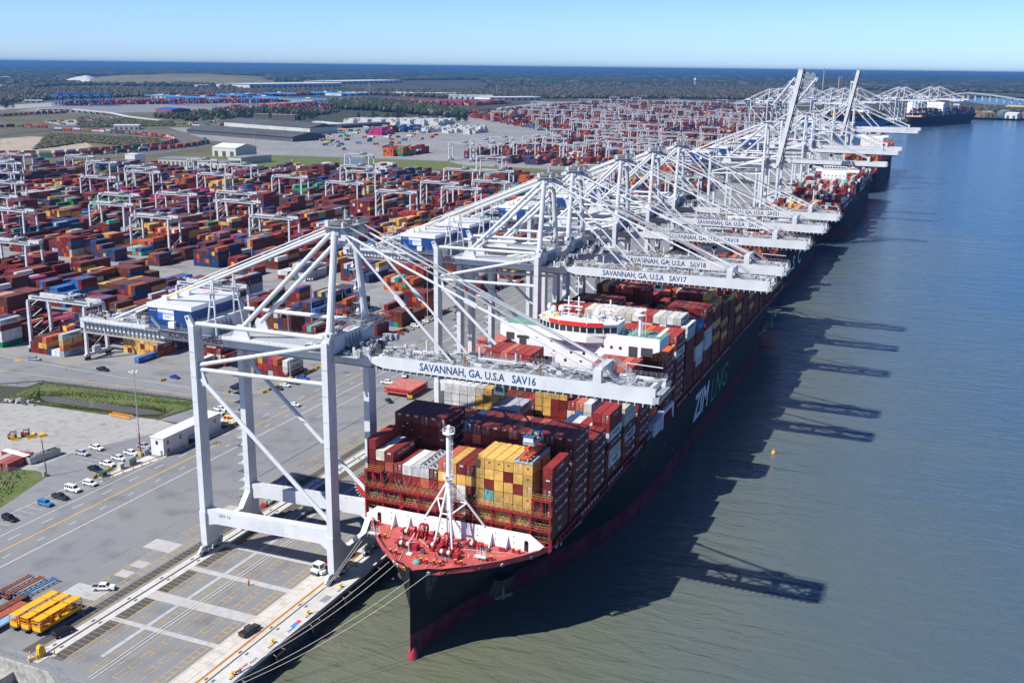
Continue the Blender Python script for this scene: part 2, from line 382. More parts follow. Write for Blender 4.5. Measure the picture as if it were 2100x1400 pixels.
# drainage ditch: grassy banks falling to still water
mb = MB(); inner = []; cxd = sum(p[0] for p in DITCH) / len(DITCH); cyd = sum(p[1] for p in DITCH) / len(DITCH)
INN = [(-346.1, 308.5), (-339.9, 311.4), (-322.2, 312.4), (-301.9, 313.3), (-281.8, 316.5), (-279.2, 313.0), (-283.8, 308.2), (-301.4, 306.7), (-323.7, 306.0), (-335.3, 303.4)]
nseg = 5
for i in range(len(DITCH)):
    j = (i + 1) % len(DITCH)
    for a in range(nseg):
        t0, t1 = a / nseg, (a + 1) / nseg
        def pt(k, t):
            x = DITCH[k][0] * (1 - t) + INN[k][0] * t; y = DITCH[k][1] * (1 - t) + INN[k][1] * t
            return (x, y, -1.75 * t + (.2 * math.sin(k * 2.3 + a) if 0 < t < 1 else 0))
        mb.poly([pt(j, t0), pt(i, t0), pt(i, t1), pt(j, t1)], GRASS)
o = struct(mb, 'ditch_bank')
dw = ground_mat('ditch_water', (.10, .095, .07), (.08, .08, .06), (.13, .12, .09), .1, .4, .12)
sheet('ditch_water', INN, -1.7, dw)
# tufts on the bank
def tufts(name, polyfn, n, size, cols, seed):
    r = random.Random(seed); V = []; F = []; C = []
    for _ in range(n):
        x, y, z = polyfn(r); s = size * r.uniform(.5, 1.4); a = r.uniform(0, 3.14)
        for q in range(3):
            t = a + q * 1.05; dx, dy = math.cos(t) * s, math.sin(t) * s; i = len(V)
            V += [(x - dx, y - dy, z - .05), (x + dx, y + dy, z - .05), (x + dx * .4, y + dy * .4, z + s * 1.1)]; F.append((i, i + 1, i + 2)); C.append(r.choice(cols))
    me = bpy.data.meshes.new(name); me.from_pydata(V, [], F); at = me.attributes.new('col', 'FLOAT_COLOR', 'FACE')
    at.data.foreach_set('color', [c for k in C for c in (*k, 1)]); me.materials.append(LEAFM); me.update()
    o = bpy.data.objects.new(name, me); COL.objects.link(o); o['kind'] = 'stuff'; return o
LEAFM = attr_mat('foliage', .9, .25, .2)
def bankp(r):
    i = r.randrange(len(DITCH)); j = (i + 1) % len(DITCH); s = r.random(); t = r.random()
    a = (DITCH[i][0] * (1 - s) + DITCH[j][0] * s, DITCH[i][1] * (1 - s) + DITCH[j][1] * s); c = (INN[i][0] * (1 - s) + INN[j][0] * s, INN[i][1] * (1 - s) + INN[j][1] * s)
    return a[0] * (1 - t) + c[0] * t, a[1] * (1 - t) + c[1] * t, -1.7 * t
tufts('bank_grass', bankp, 9000, .2, [(.11, .17, .035), (.08, .12, .025), (.16, .18, .06), (.18, .16, .09), (.13, .19, .05)], 3)
def vergep(r):
    while True:
        x = r.uniform(-300, -262); y = r.uniform(200, 242)
        if y < 213 + (-262 - x) * 1.9: return x, y, .03
tufts('verge_grass', vergep, 1800, .3, [(.09, .13, .03), (.14, .14, .06), (.17, .15, .08)], 4)

# ---- apron detail: rails, strips, slabs, painted lanes
mb = MB(); Z1 = .028
def strip(x0, x1, y0, y1, z, m): mb.poly([(x0, y0, z), (x1, y0, z), (x1, y1, z), (x0, y1, z)], m)
strip(-191, -188, 158, 900, Z1, ASPD)
for y0, y1 in ((158.5, 177.2), (179.2, 189.8), (194.2, 206.8), (209.6, 222), (225, 262), (266, 330), (334, 500), (504, 900)):
    strip(-182.4, -179.0, y0, y1, Z1, ASPD)
strip(-172.6, -171.5, 163.6, 900, Z1, CONCW)
for y0, y1 in ((177.3, 179.0), (189.9, 193.8), (206.9, 209.0), (222.6, 224.6), (263, 265), (331, 333), (501, 503)): strip(-182.7, -150.6, y0, y1, .031, CONCW)
for x0, x1, y0, y1 in ((-204, -193.2, 183, 189), (-199, -194.6, 196, 199.6), (-199, -194.6, 202, 205.8), (-203.8, -194.4, 212.5, 218.6), (-199, -193, 231, 236), (-200, -194, 243, 247), (-176, -173.5, 240, 247)): strip(x0, x1, y0, y1, .033, CONCW)
struct(mb, 'apron_slabs')
mb = MB(); strip(-187.0, -182.6, 158.5, 1290, .036, CONC); struct(mb, 'rail_beam')
mb = MB()
for x in (-184.75,):
    mb.boxr(x - .3, x - .12, 158.5, 1290, .02, .06, DGREY); mb.boxr(x - .06, x + .06, 158.5, 1290, .02, .10, STEEL); mb.boxr(x + .12, x + .3, 158.5, 1290, .02, .06, DGREY)
mb.boxr(-143.25, -142.85, 148, 1290, .0, .045, DGREY); mb.boxr(-143.11, -142.99, 148, 1290, .0, .10, STEEL)
mb.boxr(-145.2, -144.75, 148, 1290, .0, .07, ORANGE_RUST); mb.boxr(-144.72, -144.5, 148, 1290, .0, .05, YELLOW)
for x in (-168.3, -167.2): mb.boxr(x - .1, x + .1, 155.5, 900, .02, .05, MARKW); mb.boxr(x + .16, x + .24, 155.5, 900, .02, .05, STEEL)
for x in (-205.7, -205.45): mb.boxr(x - .06, x + .06, 176, 262, .02, .05, DGREY if x < -205.6 else CONC)
for x in (-206.0, -205.5): mb.boxr(x - .08, x + .08, 270, 420, .02, .05, DGREY)
struct(mb, 'crane_rails')
mb = MB()
y = 162.5
while y < 700:
    for dx in (-185.9, -183.7): mb.boxr(dx - .3, dx + .3, y, y + 1.1, .02, .055, DGREY)
    for dx in (-143.9, -142.0): mb.boxr(dx - .28, dx + .28, y + 3, y + 4.1, .0, .04, DGREY)
    y += 12.3
struct(mb, 'rail_pits')
def line(x0, x1, y0, y1, m, z=.045): strip(x0, x1, y0, y1, z, m)
mb = MB()
line(-238.2, -237.7, 156, 292, MARKY); line(-238.2, -237.8, 300, 760, MARKY)
line(-230.3, -230.0, 156, 700, MARKW); line(-246.3, -246.05, 160, 276, MARKW); line(-222.3, -222.1, 330, 700, MARKW)
for k in range(26):
    y = 191 + k * 12.2; line(-234.2, -233.95, y, y + 2.7, MARKW); line(-242.3, -242.05, y - 3, y + 1.5, MARKW)
def ladder(x0, x1, y0, y1, st=2.3, m=MARKY, gaps=()):
    line(x0, x0 + .16, y0, y1, m); line(x1 - .16, x1, y0, y1, m); y = y0
    while y < y1:
        if not any(a < y < b2 for a, b2 in gaps): line(x0 + .16, x1 - .16, y, y + .17, m)
        y += st
def wornladder(x0, x1, y0, y1, st, seed, keep=.55):
    r = random.Random(seed); y = y0
    while y < y1:
        if r.random() < keep: line(x0 + .16, x1 - .16, y, y + .15, MARKY)
        y += st
    y = y0
    while y < y1:
        L = r.uniform(3, 10)
        if r.random() < .95: line(x1 - .12, x1, y, min(y + L, y1), MARKY)
        if r.random() < .85: line(x0, x0 + .14, y, min(y + L, y1), MARKY)
        y += L + 1
JG = ((176.8, 179.4), (189.5, 194.2), (206.4, 209.4), (222, 225))
for a, bb in ((158, 177), (179.5, 189.5), (194.2, 206.5), (209.4, 222), (225, 262), (266, 420), (425, 640)):
    ladder(-153.8, -151.8, a, bb); wornladder(-158.6, -156.8, a, bb, 2.3, int(a)); wornladder(-163.6, -161.8, a, bb, 2.3, int(a) + 1, .5)
    wornladder(-170.4, -169.2, a, bb, 2.3, int(a) + 2, .4); wornladder(-177.0, -175.4, a, bb, 2.3, int(a) + 5, .3)
line(-179.1, -178.9, 160, 640, MARKY); line(-166.0, -165.85, 160, 640, MARKY); line(-188.0, -187.85, 160, 640, MARKY)
for k in range(200):
    y = 159 + k * 1.75; 
    if y < 500: line(-182.3, -179.2, y, y + .10, MARKY, .047)
    if y < 500 and 177 < y: line(-190.9, -188.1, y, y + .08, MARKY, .047)
wornladder(-150.2, -147.0, 150, 640, 2.6, 9, .75)
ladder(-194.2, -192.3, 176, 420, 2.6); wornladder(-199.4, -197.6, 178, 420, 2.6, 12, .8)
for k in range(26): y = 204.3 + k * 3.1; (line(-256.5, -249.5, y, y + .12, MARKW) if (y < 245) else None)
line(-256.6, -256.4, 200, 246, MARKW)
for k in range(4): line(-272, -264, 256 + k * 3, 256.12 + k * 3, MARKW)
for k in range(9): line(-232.5 + (k % 3) * .9, -232.1 + (k % 3) * .9, 272 + (k // 3) * 1.6, 273.2 + (k // 3) * 1.6, MARKW)
# access road and yard lanes
for (p, q, w, m) in (((-700, 331), (-385, 325.5), .4, MARKY), ((-385, 325.5), (-248, 335.5), .4, MARKY), ((-420, 344), (-330, 340), .25, MARKW), ((-330, 340), (-262, 341), .25, MARKW)):
    d = Vector((q[0] - p[0], q[1] - p[1])).normalized(); n_ = Vector((-d.y, d.x)) * w / 2
    mb.poly([(p[0] - n_.x, p[1] - n_.y, .055), (q[0] - n_.x, q[1] - n_.y, .055), (q[0] + n_.x, q[1] + n_.y, .055), (p[0] + n_.x, p[1] + n_.y, .055)], m)
for k in range(30):
    x = -372 - 39 * k
    for dx in (0, 4.5): line(x + dx, x + dx + .3, 345, 513, MARKY, .06); line(x + dx, x + dx + .3, 553, 1050, MARKY, .06)
line(-262, -280, 530, 530.3, MARKY, .06)
for dx in (-262.5, -284, -323, -362): line(dx, dx + .25, 346, 512, MARKY, .06)
struct(mb, 'road_markings')
mb = MB()
COLP = {'blue_panel': (.03, .22, .62), 'red_panel': (.55, .03, .08)}
mb.poly([(-139.95, 192.9, .05), (-138.8, 192.9, .05), (-138.8, 195.1, .05), (-139.95, 195.1, .05)], mat('blue_ground_paint', (.03, .22, .6), .7))
mb.poly([(-139.9, 195.1, .05), (-138.9, 195.1, .05), (-138.9, 196.4, .05), (-139.9, 196.4, .05)], mat('red_ground_paint', (.55, .03, .08), .7))
mb.poly([(-140.6, 206.5, .05), (-138.6, 206.5, .05), (-138.6, 210, .05), (-140.6, 210, .05)], mat('steel_plate', (.22, .25, .28), .6))
for y in (175.5, 182.5, 190.5, 198.2, 213, 168): 
    for k in range(4): mb.boxr(-139.2, -138.5, y + k * .7, y + k * .7 + .4, .012, .03, BLACK)
struct(mb, 'quay_edge_markings')

# pavements further off: dirt, grass strip, rail corridor, mound
sheet('grass_strip', [(-1050, 1230), (-905, 1160), (-640, 1255), (-262, 1346), (-262, 1362), (-640, 1335), (-690, 1385), (-1060, 1330)], .06, GRASS)
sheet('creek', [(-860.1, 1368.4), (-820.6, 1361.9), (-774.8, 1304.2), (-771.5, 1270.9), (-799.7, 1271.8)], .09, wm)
sheet('scrub_land', [(-1420, 880), (-1190, 1030), (-905, 1150), (-1050, 1230), (-1060, 1330), (-1400, 1900), (-2600, 3300), (-4200, 3600), (-2200, 1000)], .04, SCRUB)
sheet('earth_yard', [(-1346.4, 1180.4), (-1263.2, 1167.4), (-1255.9, 1235.5), (-1318.1, 1339.4), (-1475.2, 1465.7), (-1585.3, 1458.3), (-1576.1, 1385.0)], .08, DIRT)
sheet('rail_yard_gravel', [(-1220.8, 1068.6), (-1166.2, 1128.1), (-1114.3, 1257.0), (-1159.8, 1438.1), (-1277.2, 1578.0), (-1496.1, 1735.8), (-1795.9, 1816.4), (-1827.4, 1722.9), (-1575.9, 1604.6), (-1345.7, 1533.8), (-1235.1, 1430.5), (-1221.5, 1301.8), (-1258.8, 1190.7), (-1290.5, 1130.7)], .10, mat('ballast', (.12, .112, .105), .9, noise=.3, scale=.1))
sheet('lorry_park', [(-1568.4, 1812.7), (-1422.5, 1913.5), (-1207.9, 1850.8), (-975.5, 1553.1), (-1071.9, 1492.9), (-1249.1, 1549.7)], .09, YARDP)
sheet('lorry_park', [(-1549.2, 2123.1), (-1079.6, 2197.8), (-834.4, 1641.1), (-810.1, 1398.3), (-879.0, 1398.7), (-1082.6, 1626.1), (-1219.0, 1923.5)], .12, YARDP)
sheet('lorry_park', [(-1946.3, 1836.1), (-1981.1, 2103.8), (-1813.4, 1932.2), (-1795.1, 1745.5)], .09, GRAVEL)
sheet('highway', [(-1671.0, 1469.4), (-1723.9, 1662.6), (-1751.1, 1872.9), (-1648.8, 1997.4), (-1584.8, 2212.2), (-1550.6, 2164.2), (-1609.0, 1948.8), (-1703.4, 1821.5), (-1674.8, 1614.7), (-1616.9, 1421.3)], .15, ASPD)
sheet('meadow', [(-1839.8, 2177.8), (-1935.9, 2347.4), (-1921.1, 2475.3), (-1799.1, 2379.8), (-1682.9, 2110.7), (-1705.0, 2066.0)], .12, GRASS)
sheet('works_yard', [(-2405.8, 3303.0), (-2368.1, 4015.0), (-2200.6, 3730.6), (-2205.6, 3082.8)], .12, GRAVEL)
sheet('rail_terminal_paving', [(-2427.9, 2192.2), (-2769.2, 2701.8), (-2850.5, 3265.0), (-2715.6, 3663.0), (-1843.1, 4074.0), (-1626.9, 3596.2), (-1916.3, 2885.2), (-1992.9, 2458.8), (-2202.7, 2213.9)], .10, ASPH)
sheet('works_yard', [(-2752.3, 2432.1), (-2858.4, 2746.7), (-2607.8, 2504.3), (-2505.7, 2212.5)], .12, GRAVEL)
# grassy landfill mound on the horizon side
mb = MB(); MG = ground_mat('mound_grass', (.14, .13, .06), (.08, .09, .04), (.24, .21, .13), .001, .006, .95)
MW = mat('white_spoil', (.62, .60, .55), .9, noise=.2, scale=.01)
def mound(p0, p1, p2, p3, h, m, n=10):
    base = [Vector((*p, 0)) for p in (p0, p1, p2, p3)]
    def at(u, v):
        a = base[0].lerp(base[1], u); c = base[3].lerp(base[2], u); q = a.lerp(c, v)
        e = min(1, min(u, 1 - u) * 5, min(v, 1 - v) * 3.2); q.z = h * e * (.9 + .15 * math.sin(u * 9) * math.cos(v * 5)); return tuple(q)
    for i in range(n):
        for j in range(n): mb.poly([at(i / n, j / n), at((i + 1) / n, j / n), at((i + 1) / n, (j + 1) / n), at(i / n, (j + 1) / n)], m)
mound((-5283.7, 5312.8), (-4279.0, 6045.9), (-6913.1, 9641.3), (-7963.9, 8304.0), 38, MG, 14)
struct(mb, 'landfill_hill')
mb = MB(); mound((-5476.0, 5310.1), (-5246.1, 5379.2), (-7000.3, 7228.5), (-7036.3, 7119.3), 30, MW, 8); struct(mb, 'spoil_hill')

# ---- woods: thousands of crowns as one mass
def crowns(name, n, polyfn, h0, h1, r0, r1, cols, seed, sides=5):
    rs = np.random.RandomState(seed); P = []
    r = random.Random(seed)
    V = np.zeros((n, sides * 2 + 2, 3)); C = np.zeros((n, 3))
    for i in range(n):
        x, y = polyfn(r); h = r.uniform(h0, h1); w = r.uniform(r0, r1); z0 = h * .25
        for k, (zz, ww) in enumerate(((.45, 1.0), (.78, .72))):
            for j in range(sides):
                t = 2 * math.pi * (j + .5 * k) / sides + x; q = w * ww * (.75 + .5 * r.random())
                V[i, k * sides + j] = (x + math.cos(t) * q, y + math.sin(t) * q, h * zz * (.92 + .16 * r.random()))
        V[i, -2] = (x, y, h * r.uniform(.95, 1.1)); V[i, -1] = (x, y, 0)
        C[i] = cols[r.randrange(len(cols))]; C[i] *= r.uniform(.75, 1.25)
    F = []; s = sides
    for j in range(s):
        j2 = (j + 1) % s
        F += [(2 * s + 1, j2, j), (j, j2, s + j), (j2, s + j2, s + j), (s + j, s + j2, 2 * s)]
    F = np.array(F); nv = 2 * s + 2
    AF = (F[None] + (np.arange(n) * nv)[:, None, None]).reshape(-1, 3)
    me = bpy.data.meshes.new(name); me.vertices.add(n * nv); me.vertices.foreach_set('co', V.reshape(-1))
    me.loops.add(AF.size); me.loops.foreach_set('vertex_index', AF.reshape(-1).astype(np.int32))
    me.polygons.add(len(AF)); me.polygons.foreach_set('loop_start', np.arange(0, AF.size, 3, dtype=np.int32))
    me.update(calc_edges=True)
    at = me.attributes.new('col', 'FLOAT_COLOR', 'FACE')
    cc = np.ones((n, len(F), 4)); cc[:, :, :3] = C[:, None, :]; at.data.foreach_set('color', cc.reshape(-1))
    me.materials.append(LEAFM); o = bpy.data.objects.new(name, me); COL.objects.link(o); o['kind'] = 'stuff'; return o
def inpoly(p, poly):
    x, y = p; c = False
    for (x0, y0), (x1, y1) in zip(poly, poly[1:] + poly[:1]):
        if (y0 > y) != (y1 > y) and x < (x1 - x0) * (y - y0) / (y1 - y0) + x0: c = not c
    return c
def fan(d0, d1, a0=-47.0, a1=6.0, avoid=(), keep=None, pw=1.0):
    def f(r):
        while True:
            d = d0 + (d1 - d0) * r.random() ** pw; a = R(r.uniform(a0, a1)); p = (math.sin(a) * d, math.cos(a) * d)
            if keep and not keep(p): continue
            if not any(inpoly(p, q) for q in avoid): return p
    return f
PINE = [(.020, .036, .014), (.024, .042, .018), (.030, .046, .018)]
BARE = [(.090, .076, .062), (.075, .064, .052), (.105, .09, .075), (.062, .054, .044)]
MIXC = PINE * 2 + BARE * 3
AV = [[(-5166.1, 5194.2), (-4180.0, 5905.7), (-7478.1, 10430.1), (-8046.2, 7943.7)], [(-3381.8, 4483.7), (-2507.7, 5542.3), (-4630.5, 10232.6), (-5118.3, 6791.9)], BAY2]
W1 = [(-2845.6, 2515.1), (-3002.6, 2886.1), (-3013.9, 3453.0), (-2854.8, 3921.4), (-2521.5, 4275.6), (-1993.4, 4105.4), (-1688.0, 4404.9), (-1343.1, 4743.1), (-755.5, 5024.2), (-1310.6, 8665.6), (-2667.6, 5895.6), (-3573.4, 4738.4), (-4158.7, 3684.1)]
W1b = [(-4158.7, 3684.1), (-4751.1, 4757.1), (-3236.0, 5169.4), (-2458.9, 6162.1), (-946.1, 8094.7), (-281.8, 8026.9), (476.1, 7949.7), (1119.2, 19086.5), (-3594.7, 17539.9), (-10168.9, 9034.9)]
def polyfn(poly, avoid=()):
    xs = [p[0] for p in poly]; ys = [p[1] for p in poly]
    def f(r):
        while True:
            p = (r.uniform(min(xs), max(xs)), r.uniform(min(ys), max(ys)))
            if inpoly(p, poly) and not any(inpoly(p, q) for q in avoid): return p
    return f
crowns('woodland', 16000, polyfn(W1, AV), 11, 20, 6, 11, MIXC, 11)
crowns('far_woodland', 26000, polyfn(W1b, AV), 12, 22, 12, 26, PINE * 3 + BARE * 2, 12)
crowns('distant_woodland', 24000, fan(9500, 34000, -50, 8, AV, pw=1.4), 16, 30, 40, 130, PINE * 2 + BARE[:2], 13, 5)
# thin band of trees between rail terminal and yards
crowns('tree_belt', 700, polyfn([(-1924.9, 2146.2), (-2022.4, 2606.5), (-1874.1, 2821.4), (-1765.1, 2816.3), (-1602.6, 2531.2), (-1633.3, 2366.5), (-1669.6, 2149.8), (-1694.3, 2018.2)]), 6, 13, 3.5, 6, PINE * 2 + BARE, 14)
crowns('tree_belt', 1500, polyfn([(-2105.8, 3171.4), (-2055.1, 3483.5), (-1563.9, 3077.6), (-1308.4, 2757.9), (-1226.9, 2571.1), (-1322.1, 2601.5), (-1659.2, 2811.3), (-1765.1, 2816.3)]), 14, 22, 6, 10, PINE * 2 + BARE[2:], 15)
crowns('tree_belt', 900, polyfn([(-45.1, 4450.7), (207.3, 4424.5), (189.1, 4002.0), (7.4, 4001.9), (-40.6, 4115.1)]), 9, 15, 6, 11, MIXC, 16)
crowns('scrub', 1400, polyfn([(-1333.3, 1233.2), (-1389.5, 1401.7), (-1272.4, 1367.9), (-1249.4, 1435.0), (-1344.1, 1519.3), (-1495.3, 1533.9), (-1609.8, 1527.5)]), 2, 4, 3, 6, [(.06, .065, .03), (.09, .085, .05)], 17)
crowns('scrub', 900, polyfn([(-2054.8, 2048.1), (-1721.1, 1998.9), (-1604.9, 1878.8), (-1661.9, 1748.1), (-1717.8, 1709.5)]), 2, 4, 4, 8, [(.06, .065, .03), (.09, .085, .05)], 18)

# pale warehouses and clearings on the land far beyond are separate things, built further down

# ================================================================== QUAY CRANES
LSX = -41.7
def make_sts(detail=True, raised=None, boom_label=None):
    t = thing('quay_crane', 'quay crane', 'crane', (0, 0, 0))
    # legs: leaning slightly, near pair y<0, far pair y>0
    for x in (0, LSX):
        for s in (-1, 1):
            mb = MB(); mb.beam((x, s * 10.2, 2.6), (x, s * 10.0, 66.2), 1.75, 3.7, WHITE)
            mb.hexa([(x - .95, s * 10.2 - 1.9, 3), (x + .95, s * 10.2 - 1.9, 3), (x + .95, s * 10.2 + 1.9, 3), (x - .95, s * 10.2 + 1.9, 3),
                     (x - 1.0, s * 10.2 - 2.1, 13), (x + 1.0, s * 10.2 - 2.1, 13), (x + 1.0, s * 10.2 + 2.1, 13), (x - 1.0, s * 10.2 + 2.1, 13)], WHITE)
            o = 1.4 if x == 0 else -1.4
            mb.prism([(x - o * .7, 65.0), (x + o * .7, 65.0), (x + o * 1.5, 68.6), (x + o * .6, 69.0), (x - o * .5, 66.4)], s * 10 - .5 + s * 1.0, s * 10 + .5 + s * 1.0, WHITE, axis='y')
            mb.tube((x + o * .9, s * 10 - .56 + s, 68.1), (x + o * .9, s * 10 + .56 + s, 68.1), .4, DGREY)
            if detail:
                for zz in (17, 24, 31, 38, 45, 52, 59): mb.boxr(x - .89, x + .89, s * 10.12 - 1.87, s * 10.12 + 1.87, zz, zz + .06, GREY)
            leg = mb.build('leg', t)
            if x == LSX and s == 1 and detail:   # stair tower up the far landside leg
                mb = MB(); z = 6; k = 0
                while z < 58:
                    y0, y1 = (9.2, 12.2) if k % 2 else (12.2, 9.2)
                    mb.beam((x - 1.9, y0, z), (x - 1.9, y1, z + 2.6), .9, .12, GREY)
                    mb.boxr(x - 3.2, x - 1.0, min(y0, y1) - .8, max(y0, y1) + .8, z + 2.6, z + 2.7, GREY)
                    if k % 3 == 0:
                        mb.boxr(x - 3.4, x - .9, 8.4, 13, z + 2.7, z + 2.76, DGREY); mb.rail((x - 3.4, 8.4, z + 2.7), (x - 3.4, 13, z + 2.7), 1.2); mb.rail((x - 3.4, 8.4, z + 2.7), (x - .9, 8.4, z + 2.7), 1.2)
                    z += 2.7; k += 1
                mb.build('stair', t)
    # portal beams (along the boom) and sill beams (along the rails)
    for s in (-1, 1):
        mb = MB(); y = s * 10.2
        mb.prism([(LSX + .9, 13.6), (LSX + .9, 8.8), (LSX + 4, 9.6), (-3.6, 10.4), (-.9, 8.6), (-.9, 15), (-4, 14.6), (LSX + 4, 13.3)], y - 1.3, y + 1.3, WHITE, axis='y')
        if s == 1:
            mb.rail((LSX + 4, y - 1.2, 13.5), (-4, y - 1.2, 14.6), 1.1)
        pb = mb.build('portal_beam', t)
    for x in (0, LSX):
        mb = MB()
        mb.prism([(-12.0, 2.8), (-12.0, 9.4), (-8.2, 11.4), (-4.6, 7.4), (4.6, 7.4), (8.2, 11.4), (12.0, 9.4), (12.0, 2.8), (8, 2.6), (5, 4.2), (-5, 4.2), (-8, 2.6)], x - .83, x + .85, WHITE, axis='x')
        mb.build('sill_beam', t)
        for s in (-1, 1):
            mb = MB(); yb = s * 9.0
            mb.boxr(x - .5, x + .5, yb - 4.4, yb + 4.4, 1.9, 2.7, GREY)
            for q in (-1, 1):
                mb.boxr(x - .45, x + .45, yb + q * 2.4 - 1.9, yb + q * 2.4 + 1.9, 1.1, 1.8, WHITE)
                for w in (-1.5, -.5, .5, 1.5): mb.tube((x - .32, yb + q * 2.4 + w, .52), (x + .32, yb + q * 2.4 + w, .52), .43, DGREY, 10)
                mb.boxr(x + .5, x + 1.2, yb + q * 2.4 - .7, yb + q * 2.4 + .5, .9, 1.8, GREY)
            mb.boxr(x - .4, x + .4, yb + s * 4.4, yb + s * 5.4, .5, 1.1, REDP if s > 0 else GREY)
            mb.beam((x, yb + s * 4.2, 2.6), (x, yb + s * 6.0, 1.0), .6, .5, WHITE)
            mb.build('bogie', t)
    # bracing pipes of the side frames
    for s in (-1, 1):
        y = s * 10.4 - (0.9 if s < 0 else -0.9) * 0
        mb = MB(); mb.tube((LSX + 1, y, 51.5), (-.8, y, 16.5), .62, WHITE, 10)
        mb.prism([(LSX + .8, 54.6), (LSX + .8, 48.8), (LSX + 3.4, 50.2), (LSX + 2, 54)], y - .3, y + .3, WHITE, 'y'); mb.build('brace', t)
        mb = MB(); mb.tube((LSX + 1, y, 53.9), (-1, y, 54.8), .55, WHITE, 10); mb.build('brace', t)
        mb = MB(); mb.tube((LSX + 1, y, 55.2), (-1, y, 65.0), .55, WHITE, 10); mb.build('brace', t)
        mb = MB(); mb.tube((LSX + 1, y, 66.6), (-1, y, 67.0), .6, WHITE, 10); mb.build('brace', t)
    # cross girders over the legs
    for x, z0, z1 in ((0, 62.8, 67.2), (LSX, 62.0, 66.4)):
        mb = MB(); mb.boxr(x - 1.5, x + 1.5, -9.0, 9.0, z0, z1, WHITE)
        for k in range(5): mb.prism([(x + 1.5, z0 + .3), (x + 3.1, z0 - .6), (x + 3.3, z0 + .1), (x + 1.5, z1 - .6)], -4 + k * 1.7, -3.7 + k * 1.7, GREY, 'y')
        if detail:
            mb.rail((x - 1.4, -9, z1), (x - 1.4, 9, z1)); mb.rail((x + 1.4, -9, z1), (x + 1.4, 9, z1))
        mb.build('cross_girder', t)
    # fixed trolley girders, landside of the hinge
    for s in (-1, 1):
        mb = MB(); y = s * 4.5; x0, x1 = -87.4, 9.6
        mb.boxr(x0, x1, y - .65, y + .65, 59.4, 62.2, WHITE)
        mb.boxr(x0, x1, y - s * .65 - .5, y - s * .65 + .5, 58.9, 59.3, DGREY)   # trolley rail shelf
        mb.boxr(x0 + 1, x1 - 6, y + s * .65, y + s * 1.75, 61.6, 61.7, GREY)
        if detail:
            mb.rail((x0 + 1, y + s * 1.75, 61.7), (x1 - 6, y + s * 1.75, 61.7), 1.1, step=1.6)
            if s < 0:
                for k in range(19): xx = x0 + 2 + k * 1.5; mb.beam((xx, y - .66, 58.6), (xx, y - .66, 61.5), .08, .9, GREY)
                mb.boxr(x0 + 1, x0 + 32, y - 1.9, y - .7, 58.4, 58.5, GREY); mb.rail((x0 + 1, y - 1.9, 58.5), (x0 + 34, y - 1.9, 58.5), 1.1, step=1.5)
        g = mb.build('trolley_girder', t)
        if s < 0 and detail:
            text('KONECRANES', LRED, 2.5, (x0 + 41.5, y - .68, 60.8), '-y', g, sx=1.15, bold=.03)
    mb = MB()
    for xx in (-87, -78, -70, -12, -30): mb.boxr(xx - .5, xx + .5, -3.85, 3.85, 59.8, 61.8, WHITE)
    mb.boxr(-87.4, -11, -3.8, 3.8, 62.2, 62.3, GREY)
    for xx in (-87, -78, -70, -12, -30): mb.boxr(xx - .2, xx + .2, -.2, .2, 61.7, 62.25, GREY)
    if detail:
        r = random.Random(5)
        for _ in range(50): xx = r.uniform(-86, -60); yy = r.uniform(-3.6, 3.6); mb.box(xx, yy, 62.7, r.uniform(.3, 2), r.uniform(.2, 1), r.uniform(.4, 1.2), r.choice([GREY, WHITE, DGREY, GREY]))
        mb.rail((-87.3, -5.2, 62.2), (-87.3, 5.2, 62.2), 1.3); mb.tube((-84, -1, 62.3), (-84, -1, 67), .18, GREY); mb.boxr(-85.4, -83, -2.2, 0, 66.2, 66.4, GREY)
        for k in range(14): mb.tube((-72 + k * .9, -4, 62.3 + (k % 3) * .5), (-70 + k * .9, 3.6, 62.4), .07, GREY)
    mb.build('rear_platform', t)
    # machine house
    mh = thing('machine_house', None, None); del mh['label']; del mh['category']; mh.parent = t
    mb = MB(); hx0, hx1, hy0, hy1 = -58.4, -43.4, -9.0, 11.8
    mb.boxr(hx0, hx1, hy0, hy1, 63.6, 69.3, BLUE)
    for k in range(26): mb.boxr(hx0 + .15 + k * .58, hx0 + .22 + k * .58, hy0 - .04, hy0, 63.8, 69.2, BLUE)
    mb.boxr(hx0 - .3, hx1 + .3, hy0 - 1.2, hy1 + .4, 63.2, 63.55, DGREY)
    mb.boxr(hx0 + 1.2, hx0 + 2.0, hy0 - .08, hy0 - .045, 65.9, 67.0, DGREY); mb.boxr(hx0 + 11, hx0 + 11.8, hy0 - .08, hy0 - .045, 63.9, 65.8, DGREY)
    mb.boxr(hx0 + 7.6, hx0 + 9.6, hy0 - 1.0, hy0 - .05, 64.2, 65.9, ROOFW)
    mb.build('wall', mh)
    mb = MB(); mb.boxr(hx0 - .15, hx1 + .15, hy0 - .15, hy1 + .15, 69.3, 70.5, ROOFW)
    for k in range(20): mb.boxr(hx0 + k * .78, hx0 + .08 + k * .78, hy0 - .1, hy1, 70.5, 70.56, GREY)
    for xx, yy in ((hx0 + 3, hy0 + 4), (hx0 + 3.2, hy0 + 8), (hx0 + 3.6, hy0 + 12.4)): mb.box(xx, yy, 71.2, 1.5, 1.2, 1.3, ROOFW)
    if detail:
        for k in range(11): mb.boxr(hx0 + k * 1.5, hx0 + k * 1.5 + .1, hy0 - .18, hy0 - .15, 69.5, 70.4, GREY)
        mb.rail((hx0, hy1, 70.5), (hx1, hy1, 70.5), 1.2)
    rf = mb.build('roof', mh)
